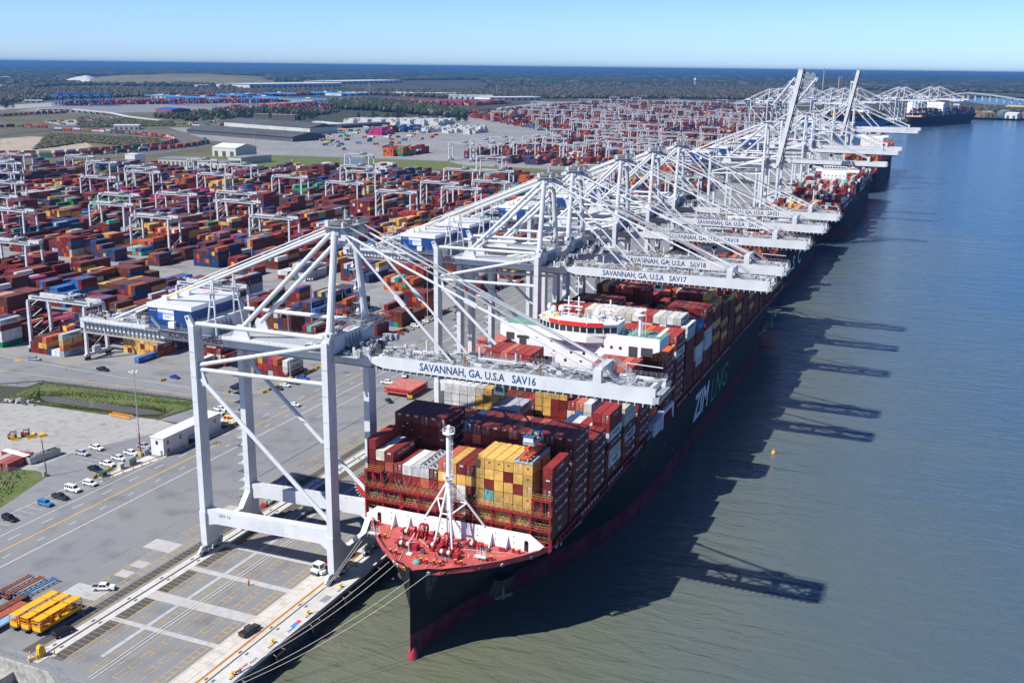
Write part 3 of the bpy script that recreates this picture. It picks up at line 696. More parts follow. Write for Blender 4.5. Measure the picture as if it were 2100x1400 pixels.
    if detail:
        mb = MB(); mb.boxr(hx0 + 3.5, hx0 + 9.0, hy0 - .09, hy0 - .05, 66.2, 69.0, mat('sign_panel_white', (.7, .73, .78), .5, noise=0)); mb.boxr(hx0 + 3.5, hx0 + 5.2, hy0 - .11, hy0 - .092, 66.2, 68.2, mat('sign_blue', (.03, .14, .55), .5, noise=0))
        sg = mb.build('sign', mh)
        text('GEORGIA', mat('sign_letter_blue', (.25, .35, .55), .6, noise=0), .95, (hx0 + 7.0, hy0 - .13, 67.9), '-y', mh, sx=.9); text('PORTS', mat('sign_letter_blue', (.25, .35, .55), .6, noise=0), .7, (hx0 + 7.0, hy0 - .13, 67.0), '-y', mh)
        text('KONECRANES', LWHITE, .36, (hx0 + 1.9, hy0 - .1, 68.5), '-y', mh)
        mb = MB(); mb.boxr(hx0 - .2, hx1 + 7, hy0 - 1.2, hy0 - .9, 63.55, 63.62, GREY); mb.rail((hx0, hy0 - 1.2, 63.6), (hx1 + 3, hy0 - 1.2, 63.6), 1.1, step=1.2)
        mb.beam((hx0 + 2, hy0 - 1, 66.3), (hx0 + 5, hy0 - 1, 63.7), .8, .1, GREY); mb.rail((hx0 + 2, hy0 - 1.3, 66.3), (hx0 + 5, hy0 - 1.3, 63.7), 1.0)
        mb.rail((hx1 + .5, hy0, 63.6), (hx1 + .5, hy1, 63.6)); mb.rail((hx1 + 1.5, hy0, 66), (hx1 + 1.5, hy1, 66))
        mb.build('railing', mh)
    # A-frame mast over the waterside legs
    for s in (-1, 1):
        mb = MB(); mb.tube((0, s * 9.0, 66.8), (-.3, s * 4.4, 94.0), 1.0, WHITE, 12, r2=.85); mb.tube((0, s * 9, 66.5), (0, s * 9, 68), 1.35, WHITE, 12)
        mb.build('mast', t)
        if s == 1 and detail:
            mb = MB(); z = 67
            while z < 92: 
                yy = 9.0 - (z - 67) / 27 * 4.6; k = int(z) % 2
                mb.beam((-1.8, yy - 1 + 2 * k, z), (-1.8, yy + 1 - 2 * k, z + 2.4), .8, .1, GREY); mb.boxr(-2.6, -1, yy - 1.6, yy + 1.6, z + 2.4, z + 2.5, GREY); mb.rail((-2.6, yy - 1.6, z + 2.5), (-2.6, yy + 1.6, z + 2.5), 1); z += 3.1
            mb.build('stair', t)
    mb = MB(); mb.boxr(-1.4, 1.2, -5.2, 5.2, 92.6, 94.6, GREY); mb.boxr(-3.6, 3.4, -6, 6, 94.6, 94.75, GREY)
    for s in (-1, 1):
        mb.prism([(-2.6, 91.5), (2.8, 91.2), (3.2, 93.4), (0, 95.6), (-3, 93.6)], s * 4.4 - .3, s * 4.4 + .3, WHITE, 'y')
    if detail:
        for p, q in (((-3.6, -6), (3.4, -6)), ((3.4, -6), (3.4, 6)), ((3.4, 6), (-3.6, 6)), ((-3.6, 6), (-3.6, -6))): mb.rail((*p, 94.7), (*q, 94.7), 1.2, step=1.3)
        r = random.Random(6)
        for _ in range(30): mb.box(r.uniform(-3, 3), r.uniform(-5, 5), 95.3, r.uniform(.3, 1.2), r.uniform(.3, 1.2), r.uniform(.5, 1.6), r.choice([GREY, DGREY, GREY, WHITE]))
        for _ in range(8): yy = r.uniform(-5, 5); mb.tube((-1.5, yy, 95.2), (1.5, yy, 95.2), .8, DGREY, 10)
        mb.tube((-1, 2, 95), (-1, 2, 98), .5, GREY); mb.tube((0, 0, 95), (0, 0, 99), .08, GREY)
        mb.boxr(-8, 1, 4.8, 6, 91.2, 91.4, GREY); mb.rail((-8, 4.8, 91.4), (1, 4.8, 91.4), 1.1)
    mb.build('mast_head', t)
    # backstays
    for s in (-1, 1):
        mb = MB(); mb.tube((-1.2, s * 4.4, 93.2), (-30.8, s * 4.4, 65.0) if s < 0 else (-30.8, s * 4.4, 65.0), .62, WHITE, 10)
        mb.prism([(-34, 62.2), (-28, 62.2), (-29.5, 66), (-32, 66)], s * 4.4 - .35, s * 4.4 + .35, WHITE, 'y'); mb.build('backstay', t)
        mb = MB(); mb.tube((-1.5, s * 4.4, 94.0), (-75, s * 4.4, 63.2), .36, WHITE, 8); mb.tube((-1.5, s * 4.4, 94.9), (-47, s * 4.4, 76), .18, WHITE, 6)
        if s < 0: mb.beam((-45, s * 4.4 - .6, 75.6), (-56, s * 4.4 - .6, 71.0), .5, .25, YELLOW)
        mb.build('backstay', t)
        mb = MB(); xf = -39.5   # trestle carrying the long stay past the machine house
        zt = 94.0 - (94.0 - 63.2) * (39.5 - 1.5) / 73.5
        for q in (-1, 1): mb.tube((xf + q * 1.6, s * 6.0, 62.6), (xf, s * 4.4, zt), .26, WHITE, 8)
        mb.tube((xf - .9, s * 5.2, 70.2), (xf + .9, s * 5.2, 70.2), .18, WHITE, 6); mb.boxr(xf - 1.4, xf + 1.4, s * 5 - 1.3, s * 5 + 1.3, zt - 4, zt - 3.9, GREY); mb.rail((xf - 1.4, s * 5 - 1.3, zt - 3.9), (xf + 1.4, s * 5 - 1.3, zt - 3.9), 1.1)
        mb.build('stay_trestle', t)
    # boom, built pointing to +x from the hinge, then turned if raised
    BL = 74.6
    bm = thing('boom', None, None, (9.8, 0, 61.0), 0); del bm['label']; del bm['category']; bm.parent = t
    for s in (-1, 1):
        mb = MB(); y = s * 4.5
        mb.prism([(0, .9), (0, -.5), (3.5, -1.5), (BL, -1.5), (BL, 2.0), (BL - 14, 2.0), (44, 1.7), (4, 1.5)], y - .65, y + .65, WHITE, 'y')
        mb.boxr(1, BL - 1, y - s * .65 - .55, y - s * .65 + .3, -2.2, -1.6, DGREY)
        if detail:
            for k in range(38): mb.boxr(1.5 + k * 1.95, 1.8 + k * 1.95, y + s * .65 - .35, y + s * .65 + .12, -2.25, -1.55, GREY)
            mb.boxr(1, BL - 1, y + s * .3 - .1, y + s * .3 + .1, 2.0, 2.06, GREY)
            mb.rail((4, y + s * .55, 1.6), (BL - 14, y + s * .55, 1.95), 1.1, step=1.7); mb.rail((BL - 13, y + s * .55, 2), (BL, y + s * .55, 2), 1.1, step=1.2)
            mb.boxr(2, BL - 2, y - s * 1.6, y - s * .7, 1.2, 1.3, GREY)
        g = mb.build('boom_girder', bm)
    mb = MB()
    n = 7; xs = [2 + k * (BL - 4) / n for k in range(n + 1)]
    for k, x in enumerate(xs): mb.boxr(x - .45, x + .45, -3.9, 3.9, .2, 1.5, WHITE)
    for k in range(n):
        a, c = xs[k] + .5, xs[k + 1] - .5; s = -1 if k % 2 else 1
        mb.beam((a, s * 3.8, .8), (c, -s * 3.8, .8), .5, .4, WHITE)
        if detail and k in (0, 2, 4): mb.beam((a, -s * 3.8, .8), (c, s * 3.8, .8), .35, .3, WHITE)
    mb.boxr(1, BL * .9, 2.2, 3.6, 1.55, 1.62, GREY)
    mb.boxr(BL - .6, BL + .9, -5.2, 5.2, -1.2, .2, GREY)
    mb.build('cross_member', bm)
    if detail:
        mb = MB(); r = random.Random(9)
        for _ in range(95):
            x = 2 + 22 * r.random() ** 1.6 if r.random() < .6 else r.uniform(20, BL - 2); yy = r.uniform(-4.6, 4.6)
            mb.box(x, yy, 2.3, r.uniform(.3, 2.2), r.uniform(.15, .8), r.uniform(.2, 1.0), r.choice([GREY, GREY, WHITE, DGREY]))
        for _ in range(34):
            x = r.uniform(2, BL - 4); mb.tube((x, r.uniform(-4.4, -2), 2.0 + r.random()), (x + r.uniform(1, 6), r.uniform(-3, 4), 1.8 + r.random()), .09, r.choice([GREY, DGREY, WHITE]), 5)
        for yy in (-2.6, -1.2, .4, 1.6, 3.0): mb.tube((4, yy, 1.7), (BL - 3, yy, 1.8), .08, GREY, 5)
        for x, yy in ((26, -4.5), (26, 4.5), (46, -4.5), (46, 4.5), (36, 4.5), (11, 4.5)):    # rope saddles standing on the girders
            mb.tube((x, yy, 1.6), (x, yy, 4.3), .3, WHITE if yy > 0 else mat('worn_orange_cover', (.34, .17, .06), .8), 8); mb.beam((x - .7, yy, 5.2), (x, yy, 4.2), .12, .2, GREY); mb.beam((x + .7, yy, 5.2), (x, yy, 4.2), .12, .2, GREY)
        mb.build('rope_gear', bm)
    # end frame: stays land on it
    ex = 60.5; mb = MB()
    for s in (-1, 1):
        mb.boxr(ex - 1, ex + 1, s * 4.5 - .66, s * 4.5 + .66, 1.7, 5.2, WHITE)
        if detail:
            mb.beam((ex + 1, s * 4.5, 5.2), (ex + 5.5, s * 4.5, 2.2), .8, .12, GREY); mb.rail((ex + 1, s * 5.0, 5.2), (ex + 5.5, s * 5.0, 2.2), 1.0, step=.9); mb.rail((ex + 1, s * 4.0, 5.2), (ex + 5.5, s * 4.0, 2.2), 1.0, step=.9)
            mb.beam((ex - 1, s * 4.5, 5.2), (ex - 4.8, s * 4.5, 2.2), .8, .12, GREY); mb.rail((ex - 1, s * 5.0, 5.2), (ex - 4.8, s * 5.0, 2.2), 1.0, step=.9)
    mb.boxr(ex - .9, ex + .9, -4, 4, 4.0, 5.4, WHITE)
    if detail:
        mb.rail((ex - 1, -5, 5.4), (ex - 1, 5, 5.4), 1.1); mb.rail((ex + 1, -5, 5.4), (ex + 1, 5, 5.4), 1.1)
        mb.beam((ex + 2, -4, 1.9), (BL - 1, 3.8, 1.9), .45, .4, WHITE); mb.rail((BL + .8, -5.2, .2), (BL + .8, 5.2, .2), 1.6, step=.8); mb.rail((BL, -5.2, 2), (BL, 5.2, 2), 1.2, step=.8)
        for k in range(7): mb.beam((BL + .9, -5 + k * 1.6, -1.4), (BL + 2, -5 + k * 1.6, .8), .12, .25, DGREY)
        mb.tube((BL - 10, 4.7, 2), (BL - 10, 4.7, 4.8), .12, WHITE); mb.tube((BL - 10, 4.7, 4.8), (BL - 1, 4.7, 4.6), .12, WHITE); mb.boxr(BL - 6, BL - 4.5, -.5, .5, 1.9, 2.6, DGREY)
    mb.build('end_frame', bm)
    # trolley with driver's cab hangs under the girders
    tr = MB(); tx = 22.0
    tr.boxr(tx - 4, tx + 4, -3.6, 3.6, -2.2, -1.6, GREY)
    for q in (-1, 1):
        for s in (-1, 1): tr.tube((tx + q * 3, s * 2.5 - .3, -2.6), (tx + q * 3, s * 2.5 + .3, -2.6), .6, DGREY, 10)
    if raised is None:
        hx = 40.8 if detail else 22
        tr2 = MB(); tr2.boxr(hx - 4, hx + 4, -3.6, 3.6, -2.6, -1.9, GREY); tr2.boxr(hx - 3, hx + 3, -2.4, 2.4, -3.4, -2.6, DGREY); tr2.build('trolley', bm)
        cb = MB(); cb.boxr(hx - 8.2, hx - 5.4, -1.3, 1.3, -5.6, -3.0, WHITE); cb.boxr(hx - 5.42, hx - 5.36, -1.15, 1.15, -5.3, -3.4, GLASS); cb.boxr(hx - 7.8, hx - 5.8, -1.34, -1.3, -4.8, -3.4, GLASS); cb.boxr(hx - 7.5, hx - 6.2, -.6, .6, -3.0, -1.9, GREY); cb.build('driver_cab', bm)
    # forestays
    def stays(hinge_rot):
        M = Matrix.Translation((9.8, 0, 61.0)) @ Matrix.Rotation(-hinge_rot, 4, 'Y')
        for s in (-1, 1):
            e1 = M @ Vector((22.8, s * 4.5, 2.0)); e2 = M @ Vector((59.5, s * 4.5, 4.6)); top = Vector((1.6, s * 4.4, 93.4))
            if hinge_rot == 0:
                for e, r0 in ((e1, .40), (e2, .40)):
                    mb = MB(); mb.tube(top, e, r0 * .8, WHITE, 8)
                    mid = top.lerp(e, .53); d = (e - top).normalized()
                    mb.beam(mid - d * 1.8, mid + d * 1.8, .55, 1.1, WHITE); mb.build('forestay', t)
                mb = MB()
                for q in (-.35, .0, .35): mb.tube(Vector((1.6, s * 3.4 + q, 95.3)), M @ Vector((60, s * 2.6 + q, 5.4)), .07, GREY, 5)
                mb.build('hoist_rope', t)
            else:      # folded links when the boom is up
                for e in (e1, e2):
                    mb = MB(); k = Vector(((top.x + e.x) / 2 - 6 - (e.z - 80) * .05, top.y, min(top.z, e.z) - 2)); k = top.lerp(e, .5) + Vector((6, 0, -6))
                    mb.tube(top, k, .36, WHITE, 8); mb.tube(k, e, .36, WHITE, 8); mb.build('forestay', t)
    rot = R(raised) if raised else 0
    bm.rotation_euler = (0, -rot, 0); stays(rot)
    # walkway clutter between girders at the waterside legs
    if detail:
        mb = MB(); r = random.Random(21)
        mb.boxr(-7, 8, -9, 9, 62.3, 62.4, GREY); mb.boxr(-4, 3, 5.5, 13.5, 67.3, 67.4, GREY)
        for _ in range(120):
            a, c = r.uniform(-9, 9), r.uniform(-8, 13); z = 62.5 if a > 1.6 or a < -1.6 else 67.4
            mb.box(a, c, z + .6, r.uniform(.2, 1.6), r.uniform(.2, 1.6), r.uniform(.4, 2.2), r.choice([GREY, GREY, DGREY, WHITE]))
        for p, q in (((-4, 5.5), (3, 5.5)), ((3, 5.5), (3, 13.5)), ((3, 13.5), (-4, 13.5)), ((-4, 13.5), (-4, 5.5))): mb.rail((*p, 67.4), (*q, 67.4), 1.2, step=1.2); mb.rail((*p, 70.2), (*q, 70.2), 1.2, step=1.2)
        for _ in range(40): a = r.uniform(-8, 8); mb.tube((a, r.uniform(-8, 12), 67.5 + r.uniform(0, 3)), (a + r.uniform(-2, 2), r.uniform(-8, 12), 67.5 + r.uniform(0, 4)), .06, GREY, 5)
        mb.build('walkway', t)
        mb = MB()   # cable reel on the waterside of the far frame
        for k in range(28):
            a = 2 * math.pi * k / 28; mb.beam((-3.4 + 1.2 * math.cos(a), 13.0, 17.6 + 1.2 * math.sin(a)), (-3.4 + 4.3 * math.cos(a), 13.0, 17.6 + 4.3 * math.sin(a)), .12, .35, GREY)
        mb.tube((-3.4, 12.7, 17.6), (-3.4, 13.2, 17.6), 3.3, REDP, 24); mb.tube((-3.4, 12.0, 17.6), (-3.4, 12.7, 17.6), 1.3, DGREY, 12); mb.boxr(-5.4, -1.6, 11.6, 13.4, 12.4, 12.6, GREY); mb.rail((-5.4, 11.6, 12.6), (-1.6, 11.6, 12.6))
        mb.build('cable_reel', t)
    return t

CR_G = 'quay cranes standing on the rails along the river'
RX = -143.05
proto = make_sts(True); proto.name = 'quay_crane'
cranes_near = [(0.0, 228.5, '16', 'nearest quay crane, white, with its boom lowered over the bow of the black ship'),
    (2.0, 368.0, '17', 'white quay crane whose boom reads SAV17, second from the camera'),
    (2.0, 399.0, '18', 'white quay crane whose boom reads SAV18, third from the camera'),
    (1.5, 464.5, '19', 'white quay crane whose boom reads SAV19, fourth from the camera'),
    (2.3, 516.0, '20', 'white quay crane whose boom reads SAV20, fifth from the camera'),
    (3.2, 563.0, '21', 'white quay crane whose boom reads SAV21, sixth from the camera')]
def boomtext(t, n):
    bm = [c for c in t.children if c.name.split('.')[0] == 'boom'][0]
    text('SAVANNAH, GA. U.S.A   SAV' + n, LETTER, 2.75, (29.6, -5.17, .12), '-y', bm, sx=.84, bold=.05)
    pb = [c for c in t.children if c.name.split('.')[0] == 'portal_beam'][0]
    text('SAV ' + n, LETTER, 1.3, (-34.5, -11.52, 12.4), '-y', pb)
copies = []
for i, (dx, y, n, lab) in enumerate(cranes_near):
    if i == 0: c = proto; c.location = (RX + dx, y, 0); c['label'] = lab; c['group'] = CR_G
    else: c = dup(proto, (RX + dx, y, 0), 0, lab, CR_G)
    copies.append((c, n))
for c, n in copies: boomtext(c, n)
pb = [c for c in proto.children if c.name.split('.')[0] == 'portal_beam'][0]
for xx, s3 in ((-21.5, 'MC 65 LT\nUNDER\nSPREADER'), (-16.5, 'MC 85 LT\nUNDER\nHOOK BEAM')): text(s3, LGREY, .95, (xx, -11.52, 11.9), '-y', pb)
far = make_sts(False); far.location = (RX + 3, 905, 0); far['group'] = CR_G; far['label'] = 'white quay crane just past the raised boom, lowered over the mixed-cargo ship'
dup(far, (RX + 3.5, 1040, 0), 0, 'white quay crane with lowered boom before the orange stacks', CR_G)
dup(far, (RX + 3.5, 1095, 0), 0, 'white quay crane with lowered boom beside the orange stacks', CR_G)
up = make_sts(False, 80); up.location = (RX, 850, 0); up['group'] = CR_G; up['label'] = 'quay crane with the nearest of the steeply raised twin booms'
dup(up, (RX, 1300, 0), 0, 'quay crane with the farther steeply raised boom, seen edge on', CR_G)
up2 = make_sts(False, 50); up2.location = (-11 - (3332 - 2390) * 145 / 381 - 32, 2390, 0); up2.rotation_euler = (0, 0, -.363); up2['group'] = CR_G; up2['label'] = 'far quay crane with half raised boom, nearest of three'
dup(up2, (-11 - (3332 - 2425) * 145 / 381 - 32, 2425, 0), -.363, 'far quay crane with half raised boom, middle of three', CR_G)
dup(up2, (-11 - (3332 - 2480) * 145 / 381 - 32, 2480, 0), -.363, 'far quay crane with half raised boom, farthest of three', CR_G)
FARG = 'quay cranes on the far berths'
for i, y in enumerate((1420, 1490)): dup(far, (RX + 4, y, 0), 0, 'white quay crane with lowered boom beyond the raised booms, %s of two' % ('nearer', 'farther')[i], CR_G)
AXV = Vector((145, 381)).normalized()
def berth(y): return (-11 - (3332 - y) * 145 / 381 - 32, y)
for i, y in enumerate((2570, 2655, 2710, 2780, 2990, 3030, 3180, 3235)): dup(far, (*berth(y), 0), -.363, 'distant white quay crane on the far berths, %s from the left' % ORD[i], FARG)
# spreader held over the yellow containers by ropes from the nearest crane
sp = thing('spreader', 'orange and grey lifting spreader hanging over the yellow containers on deck', 'spreader', (-91.6, 231.2, 41.6))
OR = mat('orange_paint', (.72, .10, .02), .5, noise=.2, scale=1.5)
mb = MB(); mb.boxr(-.9, .9, -6.1, -5.3, -1.3, -.7, OR); mb.boxr(-.9, .9, 5.3, 6.1, -1.3, -.7, OR); mb.boxr(-1.2, -.6, -6, 6, -1.3, -.8, OR); mb.boxr(.6, 1.2, -6, 6, -1.3, -.8, OR); mb.boxr(-1.4, 1.4, -1.5, 1.5, -1.3, 0, OR)
for x in (-1.1, 1.1):
    for y in (-6, 6): mb.box(x, y, -1.4, .3, .3, .8, GREY)
mb.build('frame', sp)
mb = MB(); mb.boxr(-1.5, 1.5, -3, 3, 1.4, 2.6, GREY); mb.boxr(-1.3, 1.3, -3.2, -2.6, 2.2, 3.6, WHITE); mb.boxr(-1.3, 1.3, 2.6, 3.2, 2.2, 3.6, WHITE); mb.boxr(-1.4, 1.4, -3.4, -2.4, 3.6, 3.8, mat('blue_cap', (.02, .12, .4), .5)); mb.boxr(-1.4, 1.4, 2.4, 3.4, 3.6, 3.8, mat('blue_cap', (.02, .12, .4), .5))
for x in (-1, 1):
    for y in (-2.8, 2.8): mb.tube((x, y, -.8), (x, y, 1.6), .12, DGREY)
    mb.tube((x - .3, -1.4, 3.0), (x + .3, -1.4, 3.0), .8, DGREY); mb.tube((x - .3, 1.4, 3.0), (x + .3, 1.4, 3.0), .8, DGREY)
mb.build('head_block', sp)
mb = MB()
for x in (-1.2, 1.2):
    for y in (-3, 3): mb.tube((x, y, 3.6), (x * 1.6, y * 1.05 - 2.7, 16.0), .05, DGREY, 5)
mb.build('rope', sp)

# ================================================================== CONTAINERS
C_MAROON, C_RED, C_BROWN, C_ORANGE, C_YELLOW, C_NAVY, C_BLUE, C_WHITE, C_GREEN, C_PINK, C_TEAL, C_GREY, C_CREAM, C_LRED, C_BLACK = range(15)
PAL = {C_MAROON: (.155, .020, .018), C_RED: (.28, .030, .026), C_BROWN: (.125, .040, .028), C_ORANGE: (.45, .10, .025), C_YELLOW: (.56, .34, .09), C_NAVY: (.022, .045, .12),
       C_BLUE: (.03, .13, .36), C_WHITE: (.56, .57, .56), C_GREEN: (.02, .22, .10), C_PINK: (.38, .03, .14), C_TEAL: (.10, .36, .33), C_GREY: (.36, .39, .42), C_CREAM: (.52, .50, .42), C_LRED: (.40, .10, .06), C_BLACK: (.04, .035, .035)}
CNAME = {C_MAROON: 'maroon', C_RED: 'red', C_BROWN: 'brown', C_ORANGE: 'orange', C_YELLOW: 'yellow', C_NAVY: 'navy', C_BLUE: 'blue', C_WHITE: 'white', C_GREEN: 'green', C_PINK: 'magenta', C_TEAL: 'teal', C_GREY: 'grey', C_CREAM: 'cream', C_LRED: 'pale red', C_BLACK: 'dark'}
BRAND = {C_MAROON: ['The Z Factor  ZIM'], C_NAVY: ['CMA CGM'], C_YELLOW: ['MSC'], C_WHITE: ['MAERSK'], C_GREY: ['MAERSK'], C_ORANGE: ['Hapag-Lloyd'], C_GREEN: ['EVERGREEN'], C_PINK: ['ONE'], C_BLUE: ['COSCO'], C_CREAM: [None], C_TEAL: [None, 'CHINA SHIPPING'], C_RED: ['K LINE', None], C_BROWN: ['TRITON', None, 'TEX'], C_LRED: [None], C_BLACK: [None]}
LET_DARK = mat('dark_lettering', (.06, .07, .09), .6, noise=0); LET_STAR = mat('pale_blue_star', (.10, .42, .62), .6, noise=0)
RODS = mat('galvanised_door_bars', (.35, .33, .31), .5, noise=.3, scale=4)
FRAME = mat('container_underframe', (.05, .045, .04), .8)
CL, CW, CH = 12.19, 2.46, 2.68
def container_meshes():
    out = {}
    p = .28; d = .045
    def corr(mb, a0, a1, n, fn):   # corrugated panel: fn(a, depth) -> low and high point
        st = (a1 - a0) / n; pts = []
        for k in range(n):
            a = a0 + k * st; pts += [(a, 0), (a + st * .25, 0), (a + st * .5, d), (a + st * .75, d)]
        pts.append((a1, 0))
        for (q0, e0), (q1, e1) in zip(pts, pts[1:]): mb.poly(fn(q0, e0, q1, e1), PAINT)
    h = CH; x = CW / 2; y = CL / 2
    mb = MB()
    for sx in (-1, 1):
        for sy in (-1, 1): mb.boxr(sx * x - (.14 if sx > 0 else 0), sx * x + (.14 if sx < 0 else 0), sy * y - (.16 if sy > 0 else 0), sy * y + (.16 if sy < 0 else 0), 0, h, PAINT)
        a, b_ = (x - .1, x) if sx > 0 else (-x, -x + .1)
        mb.boxr(a, b_, -y + .16, y - .16, 0, .16, PAINT); mb.boxr(a, b_, -y + .16, y - .16, h - .12, h, PAINT)
        xx = sx * (x - .03)
        corr(mb, -y + .16, y - .16, 42, lambda q0, e0, q1, e1: [(xx - sx * e0, q0, .16), (xx - sx * e1, q1, .16), (xx - sx * e1, q1, h - .12), (xx - sx * e0, q0, h - .12)][::sx])
    for sy in (-1, 1):
        a, b_ = (y - .1, y) if sy > 0 else (-y, -y + .1)
        mb.boxr(-x + .14, x - .14, a, b_, 0, .18, PAINT); mb.boxr(-x + .14, x - .14, a, b_, h - .14, h, PAINT)
    corr(mb, -y + .1, y - .1, 36, lambda q0, e0, q1, e1: [(-x + .1, q0, h - .02 - e0 * .5), (x - .1, q0, h - .02 - e0 * .5), (x - .1, q1, h - .02 - e1 * .5), (-x + .1, q1, h - .02 - e1 * .5)])
    mb.poly([(-x, -y, .02), (-x, y, .02), (x, y, .02), (x, -y, .02)], FRAME)
    mb.poly([(x - .1, y - .04, .15), (-x + .1, y - .04, .15), (-x + .1, y - .04, h - .1), (x - .1, y - .04, h - .1)], PAINT)
    out['body'] = mb
    mb = MB(); corr(mb, -x + .14, x - .14, 9, lambda q0, e0, q1, e1: [(q0, -y + .03 + e0, .18), (q1, -y + .03 + e1, .18), (q1, -y + .03 + e1, h - .14), (q0, -y + .03 + e0, h - .14)])
    mb.boxr(x - .62, x - .54, -y + .0, -y + .03, .5, h - .6, PAINT)
    out['end_wall'] = mb
    mb = MB()
    for s in (-1, 1):
        mb.boxr(s * .55 - .5, s * .55 + .5, -y + .03, -y + .09, .2, h - .16, PAINT)
        for q in (-.2, .2):
            mb.tube((s * .55 + q, -y, .18), (s * .55 + q, -y, h - .15), .035, RODS, 5); mb.boxr(s * .55 + q - .1, s * .55 + q + .1, -y - .03, -y + .03, h * .38, h * .42, RODS); 
            for zz in (.3, 1.0, 1.7, h - .35): mb.boxr(s * .55 + q - .07, s * .55 + q + .07, -y - .02, -y + .03, zz, zz + .06, RODS)
    mb.boxr(.3, .85, -y - .01, -y + .028, h - .75, h - .35, LGREY); mb.boxr(.3, .7, -y - .01, -y + .028, 1.35, 1.5, LGREY)
    out['door'] = mb
    return out
CM = {}
for k, mb in container_meshes().items():
    o = mb.build(k, link=False); CM[k] = o.data; bpy.data.objects.remove(o)
def star_mesh():
    mb = MB(); mb.poly([(-.8, -.8, 0), (.8, -.8, 0), (.8, .8, 0), (-.8, .8, 0)], LET_STAR)
    pts = []
    for k in range(14): a = math.pi * k / 7; r_ = .62 if k % 2 == 0 else .3; pts.append((math.sin(a) * r_, math.cos(a) * r_, .012))
    for k in range(14): mb.poly([(0, 0, .012), pts[(k + 1) % 14], pts[k]], LWHITE)
    o = mb.build('emblem', link=False); me = o.data; bpy.data.objects.remove(o); return me
STAR = star_mesh()

def put(name, me, parent, loc=(0, 0, 0), rot=(0, 0, 0), color=None, sx=1):
    o = bpy.data.objects.new(name, me); COL.objects.link(o); o.parent = parent; o.location = loc; o.rotation_euler = rot
    if color: o.color = color
    if sx != 1: o.scale = (sx, 1, 1)
    return o
IND_G = {}
def individual(rec):
    (x, y, z, L, c, label, group, seed) = rec
    r = random.Random(seed); base = PAL[c]; k = r.uniform(.8, 1.22); col = tuple(min(1, v * k) for v in base) + (1,)
    t = thing('shipping_container', label, 'shipping container', (x, y, z), 0, group)
    s = L / CL
    b = put('body', CM['body'], t, color=col); door = r.random() < .5
    e = put('door' if door else 'end_wall', CM['door' if door else 'end_wall'], t, color=col)
    if s < .8: t.scale = (1, s, 1)
    br = r.choice(BRAND[c])
    lm = LWHITE if c in (C_MAROON, C_NAVY, C_BLUE, C_GREEN, C_PINK, C_BROWN, C_RED) else (LET_DARK if c != C_ORANGE else mat('navy_side_lettering', (.02, .03, .1), .6))
    if s > .8 and br:
        X = CW / 2 + .01
        if br == 'The Z Factor  ZIM': put('lettering', text_mesh('The Z Factor', lm, 1.15, ext=.01), t, (X, -.6, 1.45), (R(90), 0, R(90)), sx=1.0); put('lettering', text_mesh('ZIM', lm, 1.15, ext=.01, bold=.04), t, (X, 4.3, 1.55), (R(90), 0, R(90)))
        elif br == 'MAERSK': put('lettering', text_mesh('MAERSK', lm, 1.7, ext=.01), t, (X, .9, 1.4), (R(90), 0, R(90))); put('emblem', STAR, t, (X, -4.0, 1.38), (R(90), 0, R(90)))
        elif br == 'Hapag-Lloyd': put('lettering', text_mesh('Hapag-Lloyd', lm, 1.35, ext=.01, bold=.03), t, (X, 1.0, 1.4), (R(90), 0, R(90)))
        elif br == 'MSC': put('lettering', text_mesh('m', lm, 1.5, ext=.01, bold=.05), t, (X, 0, 1.9), (R(90), 0, R(90))); put('lettering', text_mesh('sc', lm, 1.5, ext=.01, bold=.05), t, (X, 0, .95), (R(90), 0, R(90)))
        elif br == 'ONE': put('lettering', text_mesh('ONE', LWHITE, 1.9, ext=.01, bold=.04), t, (X, 0, 1.4), (R(90), 0, R(90)), sx=1.2)
        else: put('lettering', text_mesh(br, lm, 1.3, ext=.01), t, (X, 0, 1.4), (R(90), 0, R(90)))
    if c in (C_MAROON,) and not door: put('lettering', text_mesh('ZIM', LWHITE, .62, ext=.01, bold=.02), t, (.1, -CL / 2 + .005, 2.2), (R(90), 0, 0))
    if c == C_YELLOW and not door: put('lettering', text_mesh('45', LET_DARK, .7, ext=.01, bold=.02), t, (0, -CL / 2 + .005, 1.6), (R(90), 0, 0))
    return t

# every container is a record first; the 300 that show largest become things, the others one mass
RECS = []     # (x, y, z, L, colour, exposure flags, label, group, face-visible weight)
EYE = Vector((0, 0, 134))
def grid(heights, colours, X0, Y0, dx, dy, L, z0, tier, lab, group, boost=1.0, w=CW, h=CH, skipnear=False):
    """heights[bay][col]; colours(bay, col, tier) -> palette key"""
    nb = len(heights); nc = len(heights[0])
    H = lambda b, c: heights[b][c] if 0 <= b < nb and 0 <= c < nc else 0
    for b in range(nb):
        for c in range(nc):
            n = heights[b][c]
            for k in range(n):
                top = k == n - 1; fr = H(b - 1, c) <= k; ri = H(b, c + 1) <= k; le = H(b, c - 1) <= k; ba = H(b + 1, c) <= k
                if not (top or fr or ri or le or ba): continue
                x = X0 + (c + .5) * dx; y = Y0 + b * dy + L / 2; z = z0 + k * tier
                d = EYE - Vector((x, y, z)); dd = d.length
                a = ((w * L * d.z / dd if top else 0) + (w * h * abs(d.y) / dd if fr else 0) + (L * h * abs(d.x) / dd if ri else 0)) / dd ** 2
                RECS.append((a * boost, x, y, z, L, colours(b, c, k), (top, fr, ri, le, ba), lab(b, c, k, n), group))
ATT = attr_mat('container_stack_paint', .6, .22, .5, bump=.28)
